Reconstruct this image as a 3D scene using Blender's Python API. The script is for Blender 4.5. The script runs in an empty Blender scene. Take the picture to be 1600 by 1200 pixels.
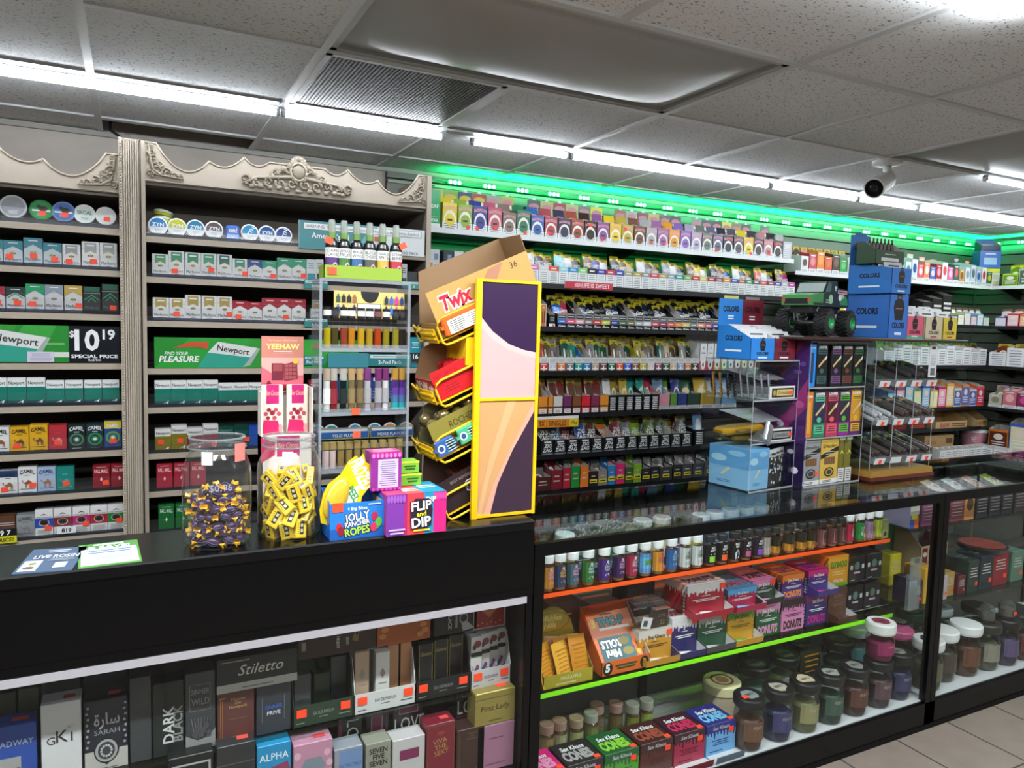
import bpy, math, random
from mathutils import Vector, Matrix
random.seed(7)
SC = bpy.context.scene
COL = SC.collection
PI = math.pi

# ---------------------------------------------------------------- camera
EYE = Vector((0.0, 0.0, 1.64))
RM = Matrix(((0.8905, -0.0117, 0.4548), (-0.4541, -0.0840, 0.8870), (0.0278, -0.9964, -0.0801)))
F_PX = 1162.0
cam = bpy.data.cameras.new('camera')
cam.sensor_width = 36.0
cam.lens = F_PX / 1600 * 36
cam.clip_start = 0.02
cam_o = bpy.data.objects.new('camera', cam)
COL.objects.link(cam_o)
_r, _u, _b = RM.col[0], -RM.col[1], -RM.col[2]
cam_o.matrix_world = Matrix(((_r.x, _u.x, _b.x, EYE.x), (_r.y, _u.y, _b.y, EYE.y), (_r.z, _u.z, _b.z, EYE.z), (0, 0, 0, 1)))
SC.camera = cam_o

# ---------------------------------------------------------------- colour management, world, lights
SC.view_settings.view_transform = 'Standard'
SC.view_settings.look = 'None'
SC.view_settings.gamma = 1.0
SC.view_settings.use_curve_mapping = False
SC.view_settings.exposure = 0.93
SC.cycles.transparent_max_bounces = 48
SC.cycles.max_bounces = 10
SC.cycles.glossy_bounces = 4
SC.cycles.caustics_reflective = False
SC.cycles.caustics_refractive = False
W = bpy.data.worlds.new('shop_air')
SC.world = W
W.use_nodes = True
W.node_tree.nodes['Background'].inputs[0].default_value = (0.75, 0.83, 0.9, 1)
W.node_tree.nodes['Background'].inputs[1].default_value = 0.10

def area(name, loc, rot, sx, sy, watts, col=(1, 1, 1), spread=PI):
    l = bpy.data.lights.new(name, 'AREA')
    l.shape = 'RECTANGLE'; l.size = sx; l.size_y = sy; l.energy = watts; l.color = col; l.spread = spread
    o = bpy.data.objects.new(name, l); COL.objects.link(o)
    o.location = loc; o.rotation_euler = rot
    return o
# unseen tube rows assumed above and behind the viewer, placed to light the shelves
area('unseen_ceiling_light', (-0.05, 1.08, 2.40), (0, 0, 0), 3.9, 0.06, 62, (0.93, 0.97, 1))
area('unseen_ceiling_light', (-0.05, 1.08, 2.375), (PI, 0, 0), 3.9, 0.03, 13, (0.93, 0.97, 1))        # upward fill added to brighten the ceiling
area('unseen_ceiling_light', (3.3, 0.6, 2.375), (PI, 0, 0), 2.6, 0.03, 3, (0.93, 0.97, 1))  # another added upward fill, for the ceiling at this end
area('unseen_ceiling_light', (3.3, 0.15, 2.40), (0, 0, 0), 2.6, 0.06, 34, (0.93, 0.97, 1))  # fill added to brighten the inside of the long showcase
area('unseen_ceiling_light', (1.2, -1.6, 2.40), (0, 0, 0), 5.5, 0.06, 40, (0.93, 0.97, 1))
area('unseen_ceiling_light', (5.2, 1.6, 2.40), (0, 0, PI / 2), 2.5, 0.06, 14, (0.93, 0.97, 1))
# green LED string along the top of the slatwall: lights the ceiling edge and the slats
GREEN = (0.0, 1.0, 0.24)
area('green_led_light', (3.75, 3.60, 2.345), (math.radians(180 - 35), 0, 0), 4.6, 0.03, 7.5, GREEN)
area('green_led_light', (6.0, 2.9, 2.345), (0, math.radians(180 + 35), 0), 0.03, 1.6, 2.5, GREEN)
area('green_led_light', (2.45, 3.62, 2.03), (math.radians(60), 0, 0), 2.5, 0.03, 0.45, GREEN)

# ---------------------------------------------------------------- helpers
def _ray(px, py):
    return RM @ Vector((px - 800.0, py - 600.0, F_PX))
def at(px, py, X=None, Y=None, Z=None):
    """where the sight line of a photo pixel meets the plane X, Y or Z = const"""
    d = _ray(px, py)
    t = (X - EYE.x) / d.x if X is not None else (Y - EYE.y) / d.y if Y is not None else (Z - EYE.z) / d.z
    return EYE + d * t
def ax(px, py, Y): return at(px, py, Y=Y).x
def az(px, py, Y): return at(px, py, Y=Y).z

def lin(c):
    return c / 12.92 if c <= 0.04045 else ((c + 0.055) / 1.055) ** 2.4
def rgb(h):
    h = h.lstrip('#')
    return tuple(int(h[i:i + 2], 16) / 255 for i in (0, 2, 4))
_mats = {}
def M(col, rough=0.42, metal=0.0, spec=0.5):
    k = (col, rough, metal, spec)
    if k in _mats: return _mats[k]
    m = bpy.data.materials.new('surface_' + col.lstrip('#')); m.use_nodes = True
    nt = m.node_tree; b = nt.nodes['Principled BSDF']
    b.inputs['Base Color'].default_value = tuple(lin(c) for c in rgb(col)) + (1,)
    b.inputs['Metallic'].default_value = metal
    b.inputs['Specular IOR Level'].default_value = spec
    n = nt.nodes.new('ShaderNodeTexNoise'); n.inputs['Scale'].default_value = 35
    r = nt.nodes.new('ShaderNodeMapRange'); r.inputs[3].default_value = rough * 0.82; r.inputs[4].default_value = min(1, rough * 1.18)
    nt.links.new(n.outputs[0], r.inputs[0]); nt.links.new(r.outputs[0], b.inputs['Roughness'])
    _mats[k] = m
    return m
def emit(col, s):
    k = ('e', col, s)
    if k in _mats: return _mats[k]
    m = bpy.data.materials.new('glow_' + col.lstrip('#')); m.use_nodes = True
    b = m.node_tree.nodes['Principled BSDF']
    c = tuple(lin(x) for x in rgb(col)) + (1,)
    b.inputs['Base Color'].default_value = c
    b.inputs['Emission Color'].default_value = c; b.inputs['Emission Strength'].default_value = s
    _mats[k] = m
    return m
def clear(tint='#ffffff', gloss=1.0, rough=0.02, haze=0.0):
    """thin clear plastic or glass: passes light, mirrors by Fresnel"""
    k = ('g', tint, gloss, rough, haze)
    if k in _mats: return _mats[k]
    m = bpy.data.materials.new('clear_' + tint.lstrip('#')); m.use_nodes = True
    nt = m.node_tree; nt.nodes.remove(nt.nodes['Principled BSDF']); out = nt.nodes['Material Output']
    t = nt.nodes.new('ShaderNodeBsdfTransparent'); t.inputs[0].default_value = tuple(lin(c) for c in rgb(tint)) + (1,)
    g = nt.nodes.new('ShaderNodeBsdfGlossy'); g.inputs['Roughness'].default_value = rough
    f = nt.nodes.new('ShaderNodeFresnel'); geo = nt.nodes.new('ShaderNodeNewGeometry'); io = nt.nodes.new('ShaderNodeMapRange')
    io.inputs[3].default_value = 1.45; io.inputs[4].default_value = 1 / 1.45          # same reflection from either side of the sheet
    nt.links.new(geo.outputs['Backfacing'], io.inputs[0]); nt.links.new(io.outputs[0], f.inputs[0])
    mu = nt.nodes.new('ShaderNodeMath'); mu.operation = 'MULTIPLY'; mu.inputs[1].default_value = gloss
    mx = nt.nodes.new('ShaderNodeMixShader')
    nt.links.new(f.outputs[0], mu.inputs[0]); nt.links.new(mu.outputs[0], mx.inputs[0])
    nt.links.new(t.outputs[0], mx.inputs[1]); nt.links.new(g.outputs[0], mx.inputs[2])
    last = mx
    if haze:
        d = nt.nodes.new('ShaderNodeBsdfDiffuse'); d.inputs[0].default_value = (0.8, 0.82, 0.85, 1)
        m2 = nt.nodes.new('ShaderNodeMixShader'); m2.inputs[0].default_value = haze
        nt.links.new(mx.outputs[0], m2.inputs[1]); nt.links.new(d.outputs[0], m2.inputs[2]); last = m2
    nt.links.new(last.outputs[0], out.inputs[0])
    _mats[k] = m
    return m
ACRYL = clear('#fafcfc', 0.9)
PANE = clear('#f8fbfa', 0.9)
FPANE = clear('#fafcfb', 0.45)
FILM = clear('#ffffff', 1.0, 0.12)
BLACK = M('#060607', 0.3, 0, 0.25)
MATTE = M('#060607', 0.6, 0, 0.2)
WHITE = M('#e9eaea', 0.45)
ORANGE = M('#ff4a26', 0.6)
STEEL = M('#b9bdc0', 0.3, 0.9)

# text outlines, made once per string
_txt = {}
def glyphs(s, bold=0.0, res=2):
    k = (s, bold, res)
    if k not in _txt:
        c = bpy.data.curves.new('lettering', 'FONT'); c.body = s; c.resolution_u = res; c.offset = bold; c.space_line = 0.86
        c.align_x = 'CENTER'
        o = bpy.data.objects.new('lettering', c)
        me = bpy.data.meshes.new_from_object(o)
        vs = [(v.co.x, v.co.y) for v in me.vertices]; fs = [tuple(p.vertices) for p in me.polygons]
        bpy.data.objects.remove(o); bpy.data.curves.remove(c); bpy.data.meshes.remove(me)
        if vs:
            x0 = min(v[0] for v in vs); x1 = max(v[0] for v in vs); y0 = min(v[1] for v in vs); y1 = max(v[1] for v in vs)
        else: x0 = x1 = y0 = y1 = 0
        n = s.count('\n')
        _txt[k] = ([(v[0] - (x0 + x1) / 2, v[1] - ((y0 + y1) / 2 if n else 0.345)) for v in vs], fs, x1 - x0, (y1 - y0) if n else 0.69)
    return _txt[k]

class MB:
    """collects polygons; build() links them as one mesh object"""
    def __init__(s): s.v = []; s.f = []; s.i = []; s.ms = []; s.sm = []
    def mi(s, m):
        if m not in s.ms: s.ms.append(m)
        return s.ms.index(m)
    def add(s, vs, fs, m, smooth=False, xf=None):
        b = len(s.v); k = s.mi(m)
        s.v += [tuple(xf @ Vector(v)) if xf else tuple(v) for v in vs]
        for f in fs: s.f.append([b + q for q in f]); s.i.append(k); s.sm.append(smooth)
        return s
    def box(s, x0, x1, y0, y1, z0, z1, m, xf=None):
        return s.add([(x0, y0, z0), (x1, y0, z0), (x1, y1, z0), (x0, y1, z0), (x0, y0, z1), (x1, y0, z1), (x1, y1, z1), (x0, y1, z1)],
                     [(0, 3, 2, 1), (4, 5, 6, 7), (0, 1, 5, 4), (1, 2, 6, 5), (2, 3, 7, 6), (3, 0, 4, 7)], m, False, xf)
    def bbox(s, x0, x1, y0, y1, z0, z1, m, r=0.003, xf=None):
        """box with chamfered vertical and front edges"""
        a = [(x0 + r, y0), (x1 - r, y0), (x1, y0 + r), (x1, y1 - r), (x1 - r, y1), (x0 + r, y1), (x0, y1 - r), (x0, y0 + r)]
        b = [((x - (x0 + x1) / 2) * (1 - 2 * r / (x1 - x0)) + (x0 + x1) / 2, (y - (y0 + y1) / 2) * (1 - 2 * r / (y1 - y0)) + (y0 + y1) / 2) for x, y in a]
        rings = [[(x, y, z0) for x, y in b], [(x, y, z0 + r) for x, y in a], [(x, y, z1 - r) for x, y in a], [(x, y, z1) for x, y in b]]
        vs = sum(rings, []); fs = [tuple(range(7, -1, -1)), tuple(range(24, 32))]
        for k in range(3):
            for j in range(8): fs.append((8 * k + j, 8 * k + (j + 1) % 8, 8 * k + 8 + (j + 1) % 8, 8 * k + 8 + j))
        return s.add(vs, fs, m, False, xf)
    def prism(s, poly, y0, y1, m, xf=None):
        """polygon in x,z pushed along y"""
        n = len(poly)
        vs = [(x, y0, z) for x, z in poly] + [(x, y1, z) for x, z in poly]
        fs = [tuple(range(n)), tuple(range(2 * n - 1, n - 1, -1))] + [(i, n + i, n + (i + 1) % n, (i + 1) % n) for i in range(n)]
        return s.add(vs, fs, m, False, xf)
    def lathe(s, prof, m, seg=20, xf=None, smooth=True, close=True):
        """prof: (r,z) or (r,z,mat) from the bottom up"""
        for a in range(len(prof) - 1):
            r0, z0 = prof[a][:2]; r1, z1 = prof[a + 1][:2]
            mm = prof[a][2] if len(prof[a]) > 2 else m
            if r0 < 1e-6 and r1 < 1e-6: continue
            vs = []; fs = []
            for j in range(seg):
                t = 2 * PI * j / seg; vs.append((r0 * math.cos(t), r0 * math.sin(t), z0))
            for j in range(seg):
                t = 2 * PI * j / seg; vs.append((r1 * math.cos(t), r1 * math.sin(t), z1))
            if r0 < 1e-6: vs = [(0, 0, z0)] + vs[seg:]; fs = [(0, 1 + (j + 1) % seg, 1 + j)[::-1] for j in range(seg)]
            elif r1 < 1e-6: vs = vs[:seg] + [(0, 0, z1)]; fs = [(j, (j + 1) % seg, seg) for j in range(seg)]
            else: fs = [(j, (j + 1) % seg, seg + (j + 1) % seg, seg + j) for j in range(seg)]
            s.add(vs, fs, mm, smooth and abs(r1 - r0) < 3 * abs(z1 - z0), xf)
        return s
    def tube(s, pts, r, m, seg=6, xf=None):
        pts = [Vector(p) for p in pts]; n = len(pts); vs = []; fs = []
        for i, p in enumerate(pts):
            d = (pts[min(i + 1, n - 1)] - pts[max(i - 1, 0)]).normalized()
            a = d.cross(Vector((0, 0, 1)) if abs(d.z) < 0.9 else Vector((1, 0, 0))).normalized(); b = d.cross(a)
            rr = r[i] if isinstance(r, (list, tuple)) else r
            for j in range(seg):
                t = 2 * PI * j / seg; vs.append(tuple(p + a * math.cos(t) * rr + b * math.sin(t) * rr))
        for i in range(n - 1):
            for j in range(seg): fs.append((seg * i + j, seg * i + (j + 1) % seg, seg * i + seg + (j + 1) % seg, seg * i + seg + j))
        fs += [tuple(range(seg - 1, -1, -1)), tuple(range(seg * (n - 1), seg * n))]
        return s.add(vs, fs, m, True, xf)
    def ball(s, c, rx, ry, rz, m, seg=10, rings=6, xf=None):
        vs = []; fs = []
        for i in range(rings + 1):
            ph = PI * i / rings
            for j in range(seg):
                t = 2 * PI * j / seg
                vs.append((c[0] + rx * math.sin(ph) * math.cos(t), c[1] + ry * math.sin(ph) * math.sin(t), c[2] - rz * math.cos(ph)))
        for i in range(rings):
            for j in range(seg): fs.append((seg * i + j, seg * i + (j + 1) % seg, seg * i + seg + (j + 1) % seg, seg * i + seg + j))
        return s.add(vs, fs, m, True, xf)
    def build(s, name, parent=None, loc=None, rot=None):
        me = bpy.data.meshes.new(name)
        me.from_pydata(s.v, [], s.f); me.update()
        for m in s.ms: me.materials.append(m)
        me.polygons.foreach_set('material_index', s.i); me.polygons.foreach_set('use_smooth', s.sm)
        o = bpy.data.objects.new(name, me); COL.objects.link(o)
        if parent: o.parent = parent
        if loc is not None: o.location = loc
        if rot is not None: o.rotation_euler = rot
        return o

class D:
    """print on a surface: fn(a, b, n) maps metres right, metres up and lift to a point"""
    def __init__(s, mb, fn, w, h, lift=0.0003, step=0.00015): s.mb = mb; s.fn = fn; s.w = w; s.h = h; s.n = lift; s.st = step; s.curved = False
    def _n(s): s.n += s.st; return s.n
    def rect(s, u0, v0, u1, v1, m):
        n = s._n(); k = 6 if s.curved else 1
        for j in range(k):
            a = (u0 + (u1 - u0) * j / k) * s.w; b = (u0 + (u1 - u0) * (j + 1) / k) * s.w
            s.mb.add([s.fn(a, v0 * s.h, n), s.fn(b, v0 * s.h, n), s.fn(b, v1 * s.h, n), s.fn(a, v1 * s.h, n)], [(0, 1, 2, 3)], m)
        return s
    def poly(s, pts, m):
        n = s._n()
        s.mb.add([s.fn(u * s.w, v * s.h, n) for u, v in pts], [tuple(range(len(pts)))], m); return s
    def oval(s, cu, cv, ru, rv, m, k=14, a0=0, a1=360):
        return s.poly([(cu + ru * math.cos(math.radians(a0 + (a1 - a0) * j / (k if a1 - a0 == 360 else k - 1))), cv + rv * math.sin(math.radians(a0 + (a1 - a0) * j / (k if a1 - a0 == 360 else k - 1)))) for j in range(k)], m)
    def text(s, t, cu, cv, hv, m, mw=0.92, bold=0.0, shear=0.0, rot=0.0, arc=0.0, stretch=None):
        """hv: letter height as a part of the surface's height (per line); mw: largest width as a part of its width"""
        vs, fs, w, hh = glyphs(t, bold)
        if not vs: return s
        n = s._n(); sc = hv * s.h / 0.69; sx = sc
        if stretch: sx = stretch * s.w / w
        elif w * sx > mw * (s.h if abs(rot) in (90, 270) else s.w): sx = mw * (s.h if abs(rot) in (90, 270) else s.w) / w
        ca, sa = math.cos(math.radians(rot)), math.sin(math.radians(rot)); out = []
        for x, y in vs:
            X = x * sx + y * sc * shear; Y = y * sc
            if arc: Y += arc * s.h * (1 - (2 * x / w) ** 2)
            out.append(s.fn(cu * s.w + X * ca - Y * sa, cv * s.h + X * sa + Y * ca, n))
        s.mb.add(out, fs, m); return s
    def lines(s, u0, v0, u1, v1, k, m, fill=0.5):
        """rows of print too small to read"""
        n = s._n(); rnd = random.Random(int(u0 * 977 + v0 * 331 + k * 17))
        for j in range(k):
            y0 = v0 + (v1 - v0) * (j + (1 - fill) / 2) / k; y1 = y0 + (v1 - v0) * fill / k
            c = (u0 + u1) / 2; hw = (u1 - u0) / 2 * rnd.uniform(0.72, 1)
            s.mb.add([s.fn((c - hw) * s.w, y0 * s.h, n), s.fn((c + hw) * s.w, y0 * s.h, n), s.fn((c + hw) * s.w, y1 * s.h, n), s.fn((c - hw) * s.w, y1 * s.h, n)], [(0, 1, 2, 3)], m)
        return s
    def frame(s, u0, v0, u1, v1, t, m):
        tu = t * s.h / s.w
        s.rect(u0, v0, u1, v0 + t, m); s.rect(u0, v1 - t, u1, v1, m); s.rect(u0, v0, u0 + tu, v1, m); s.rect(u1 - tu, v0, u1, v1, m); return s
    def drips(s, v, dv, m, k=9, top=1.0):
        """a coat of colour from the top edge that ends in drips"""
        rnd = random.Random(k * 7 + int(v * 100)); pts = [(0, top), (0, v)]
        for j in range(k):
            a = j / k; b = (j + 1) / k; d = dv * rnd.uniform(0.25, 1)
            pts += [(a + 0.2 / k, v - d), (a + 0.65 / k, v - d), (b, v)]
        pts += [(1, top)]
        n = s._n()
        # as quads, column by column, so no concave polygon
        for j in range(k):
            a = j / k; b = (j + 1) / k; q = pts[2 + 3 * j]; 
            s.mb.add([s.fn(a * s.w, v * s.h, n), s.fn(b * s.w, v * s.h, n), s.fn(b * s.w, top * s.h, n), s.fn(a * s.w, top * s.h, n)], [(0, 1, 2, 3)], m)
            s.mb.add([s.fn((a + .1 / k) * s.w, v * s.h, n), s.fn((a + .25 / k) * s.w, q[1] * s.h, n), s.fn((a + .6 / k) * s.w, q[1] * s.h, n), s.fn((a + .75 / k) * s.w, v * s.h, n)], [(0, 1, 2, 3)], m)
        return s

def front(mb, w, h, y=0.0, z=0.0, x=None, **k):
    x = -w / 2 if x is None else x
    return D(mb, lambda a, b, n: (x + a, y - n, z + b), w, h, **k)
def topface(mb, w, d, h, y=0.0):
    return D(mb, lambda a, b, n: (-w / 2 + a, y + b, h + n), w, d)
def leftface(mb, x, d, h, z=0.0, y=0.0):
    return D(mb, lambda a, b, n: (x - n, y + d - a, z + b), d, h)
def rightface(mb, x, d, h, z=0.0, y=0.0):
    return D(mb, lambda a, b, n: (x + n, y + a, z + b), d, h)
def wrap(mb, r, h, z=0.0, ang=170):
    """front part of an upright cylinder"""
    w = math.radians(ang) * r
    d = D(mb, lambda a, b, n: ((r + n) * math.sin((a - w / 2) / r), -(r + n) * math.cos((a - w / 2) / r), z + b), w, h)
    d.curved = True
    return d
def tilted(fr, u, v):
    """surface spanned from corner fr by unit vectors u and v"""
    fr, u, v = Vector(fr), Vector(u).normalized(), Vector(v).normalized(); nn = u.cross(v)
    return lambda a, b, n: tuple(fr + u * a + v * b + nn * n)

def tag(o, label, cat, group=None):
    o['label'] = label; o['category'] = cat
    if group: o['group'] = group
    return o
def thing(name, label, cat, loc=(0, 0, 0), rz=0.0, group=None):
    o = bpy.data.objects.new(name, None); COL.objects.link(o)
    o.empty_display_size = 0.02; o.location = loc; o.rotation_euler = (0, 0, rz)
    return tag(o, label, cat, group)
def struct(mb, name, loc=None):
    o = mb.build(name, None, loc); o['kind'] = 'structure'; return o
def dup(root, loc, rz=None, label=None, group=None, rot=None):
    """copy of a thing with copies of its parts and sub-parts"""
    r = root.copy(); COL.objects.link(r); r.location = loc
    if rz is not None: r.rotation_euler = (0, 0, rz)
    if rot is not None: r.rotation_euler = rot
    if label: r['label'] = label
    if group: r['group'] = group
    for ch in KIDS.get(root.name, ()):
        c = ch.copy(); COL.objects.link(c); c.parent = r; c.matrix_parent_inverse = ch.matrix_parent_inverse
        KIDS.setdefault(r.name, []).append(c)
        for g in KIDS.get(ch.name, ()):
            e = g.copy(); COL.objects.link(e); e.parent = c; KIDS.setdefault(c.name, []).append(e)
    return r
KIDS = {}
def part(mb, name, parent, label=None, loc=None, rot=None):
    o = mb.build(name, parent, loc, rot)
    KIDS.setdefault(parent.name, []).append(o)
    if label: o['label'] = label
    return o
ORD = ['first', 'second', 'third', 'fourth', 'fifth', 'sixth', 'seventh', 'eighth', 'ninth', 'tenth', 'eleventh', 'twelfth', 'thirteenth', 'fourteenth', 'fifteenth', 'sixteenth', 'seventeenth', 'eighteenth', 'nineteenth', 'twentieth'] + ['twenty-' + x for x in ('first', 'second', 'third', 'fourth', 'fifth', 'sixth', 'seventh', 'eighth', 'ninth')] + ['thirtieth'] + ['thirty-' + x for x in ('first', 'second', 'third', 'fourth', 'fifth', 'sixth', 'seventh', 'eighth', 'ninth')]
_names = {'black': '#17171a', 'white': '#e8e8e8', 'grey': '#8c8c8e', 'dark grey': '#4a4a4e', 'red': '#c62a2e', 'maroon': '#6d2233', 'pink': '#e08fb0', 'magenta': '#c8267f', 'orange': '#e8792a', 'yellow': '#e8d030', 'gold': '#b39a3e', 'brown': '#6e4630', 'tan': '#c3a680', 'green': '#2f8a45', 'dark green': '#1f4a33', 'lime': '#9ac93a', 'teal': '#1d8a88', 'blue': '#2f62c0', 'navy': '#232b52', 'sky blue': '#6ab8e0', 'purple': '#6a3f96', 'lilac': '#a58fc4', 'slate blue': '#66688a', 'cream': '#e6dcc0'}
def cname(h):
    c = rgb(h)
    return min(_names, key=lambda k: sum((a - b) ** 2 for a, b in zip(c, rgb(_names[k]))))
def sticker(parent, x, y, z, s=0.016, rot=0.0, mat=None):
    mb = MB(); mb.box(-s / 2, s / 2, -0.0012, 0, -s * 0.42, s * 0.42, mat or ORANGE)
    return part(mb, 'price_sticker', parent, 'bright orange price sticker', (x, y, z), (0, rot, 0))
def box_thing(name, label, cat, w, d, h, loc, body, deco=None, rz=0.0, group=None, r=0.002, rot=None):
    mb = MB(); mb.bbox(-w / 2, w / 2, 0, d, 0, h, body, r)
    if deco: deco(mb, w, d, h)
    o = tag(mb.build(name, None, loc, rot or (0, 0, rz)), label, cat, group)
    return o
def fpx(x0, x1, yt, yb, Y):
    """front rectangle of an upright box from its photo outline on the plane Y: centre x, width, base z, height"""
    ym = (yt + yb) / 2; a = ax(x0, ym, Y); b = ax(x1, ym, Y); xc = (x0 + x1) / 2
    zb = az(xc, yb, Y); zt = az(xc, yt, Y)
    return (a + b) / 2, b - a, zb, zt - zb
# ================================================================ the room
ZC = 2.42
GX = [-3.195 + 0.617 * k for k in range(16)]            # ceiling grid lines
GY = [-3.306 + 0.617 * k for k in range(12)]
YB, XR = 3.75, 6.12                                     # back wall, right-hand wall

def tile_material():
    m = bpy.data.materials.new('fissured_ceiling_tile'); m.use_nodes = True
    nt = m.node_tree; b = nt.nodes['Principled BSDF']; b.inputs['Roughness'].default_value = 0.8
    tc = nt.nodes.new('ShaderNodeTexCoord')
    n = nt.nodes.new('ShaderNodeTexNoise'); n.inputs['Scale'].default_value = 95; n.inputs['Detail'].default_value = 3
    mp = nt.nodes.new('ShaderNodeMapping'); mp.inputs['Scale'].default_value = (1, 1.7, 1)
    r = nt.nodes.new('ShaderNodeValToRGB'); r.color_ramp.elements[0].position = 0.335; r.color_ramp.elements[1].position = 0.40
    r.color_ramp.elements[0].color = (0.2, 0.195, 0.19, 1); r.color_ramp.elements[1].color = (0.74, 0.76, 0.78, 1)
    bp = nt.nodes.new('ShaderNodeBump'); bp.inputs['Strength'].default_value = 0.35; bp.inputs['Distance'].default_value = 0.004
    nt.links.new(tc.outputs['Object'], mp.inputs[0]); nt.links.new(mp.outputs[0], n.inputs['Vector'])
    nt.links.new(n.outputs[0], r.inputs[0]); nt.links.new(r.outputs[0], b.inputs['Base Color'])
    nt.links.new(r.outputs[0], bp.inputs['Height']); nt.links.new(bp.outputs[0], b.inputs['Normal'])
    return m
def floor_material():
    m = bpy.data.materials.new('beige_floor_tile'); m.use_nodes = True
    nt = m.node_tree; b = nt.nodes['Principled BSDF']; b.inputs['Roughness'].default_value = 0.45
    tc = nt.nodes.new('ShaderNodeTexCoord'); mp = nt.nodes.new('ShaderNodeMapping'); mp.inputs['Location'].default_value = (0.22, 0.12, 0)
    br = nt.nodes.new('ShaderNodeTexBrick'); br.offset = 0; br.inputs['Scale'].default_value = 1
    br.inputs['Brick Width'].default_value = 0.33; br.inputs['Row Height'].default_value = 0.33; br.inputs['Mortar Size'].default_value = 0.004
    br.inputs['Color1'].default_value = (0.27, 0.225, 0.185, 1); br.inputs['Color2'].default_value = (0.25, 0.21, 0.17, 1); br.inputs['Mortar'].default_value = (0.05, 0.042, 0.036, 1)
    n = nt.nodes.new('ShaderNodeTexNoise'); n.inputs['Scale'].default_value = 9; n.inputs['Detail'].default_value = 6
    mx = nt.nodes.new('ShaderNodeMix'); mx.data_type = 'RGBA'; mx.blend_type = 'MULTIPLY'; mx.inputs[0].default_value = 0.35
    nt.links.new(tc.outputs['Object'], mp.inputs[0]); nt.links.new(mp.outputs[0], br.inputs['Vector']); nt.links.new(mp.outputs[0], n.inputs['Vector'])
    nt.links.new(br.outputs[0], mx.inputs[6]); nt.links.new(n.outputs[0], mx.inputs[7]); nt.links.new(mx.outputs[2], b.inputs['Base Color'])
    return m
def stone_wall_material():
    m = bpy.data.materials.new('beige_textured_wall'); m.use_nodes = True
    nt = m.node_tree; b = nt.nodes['Principled BSDF']; b.inputs['Roughness'].default_value = 0.7
    n = nt.nodes.new('ShaderNodeTexNoise'); n.inputs['Scale'].default_value = 14; n.inputs['Detail'].default_value = 9
    r = nt.nodes.new('ShaderNodeValToRGB'); r.color_ramp.elements[0].color = (0.44, 0.385, 0.33, 1); r.color_ramp.elements[1].color = (0.66, 0.60, 0.53, 1)
    r.color_ramp.elements[0].position = 0.3; r.color_ramp.elements[1].position = 0.7
    nt.links.new(n.outputs[0], r.inputs[0]); nt.links.new(r.outputs[0], b.inputs['Base Color'])
    return m

# floor, walls
mb = MB(); mb.box(-3.2, XR + 0.1, -3.3, YB + 0.1, -0.05, 0, floor_material()); struct(mb, 'floor')
mb = MB(); mb.box(-3.2, XR + 0.1, YB, YB + 0.1, 0, 2.75, stone_wall_material()); struct(mb, 'wall_back')
mb = MB(); mb.box(XR, XR + 0.1, -3.3, YB, 0, 2.75, M('#8f8c86', 0.7)); struct(mb, 'wall_right')
mb = MB(); mb.box(-3.3, -3.2, -3.3, YB + 0.1, 0, 2.75, M('#a8a49c', 0.7)); struct(mb, 'wall_left')
mb = MB(); mb.box(-3.2, XR, -3.4, -3.3, 0, 2.75, M('#33322f', 0.8, 0, 0.2)); struct(mb, 'wall_front')

# ceiling tiles (left out: the two lamp panels, the vent and the slipped tile by the back wall)
TILE = tile_material()
lamp_cells = [(6, 8), (7, 8), (10, 8), (11, 8)]
vent_cell = (6, 9)
mb = MB()
for i in range(len(GX) - 1):
    for j in range(len(GY)):
        x0, x1, y0 = GX[i], min(GX[i + 1], XR), GY[j]; y1 = GY[j + 1] if j + 1 < len(GY) else YB
        if (i, j) in lamp_cells or (i, j) == vent_cell or x0 >= XR: continue
        if j == 11 and i == 5: y1 = y0 + 0.06            # dark gap where a tile is missing
        mb.box(x0, x1, y0, y1, ZC + 0.004, ZC + 0.018, TILE)
mb.box(-3.2, XR, -3.3, YB, ZC + 0.32, ZC + 0.34, MATTE)
struct(mb, 'ceiling')
mb = MB(); TB = M('#c6c8c9', 0.4)
for x in GX[1:]:
    for j in range(-1, len(GY)):
        y0 = -3.3 if j < 0 else GY[j]; y1 = GY[j + 1] if j + 1 < len(GY) else YB
        if j == 8 and (abs(x - GX[7]) < 0.01 or abs(x - GX[11]) < 0.01): continue
        if x < XR: mb.box(x - 0.012, x + 0.012, y0 + 0.012, y1 - 0.012, ZC - 0.003, ZC + 0.004, TB)
for y in GY: mb.box(-3.2, XR, y - 0.012, y + 0.012, ZC - 0.003, ZC + 0.004, TB)
struct(mb, 'trim_1')
mb = MB(); mb.box(-3.2, XR, YB - 0.022, YB, ZC - 0.022, ZC - 0.004, M('#a9a79f', 0.45)); struct(mb, 'trim_2')

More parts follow.
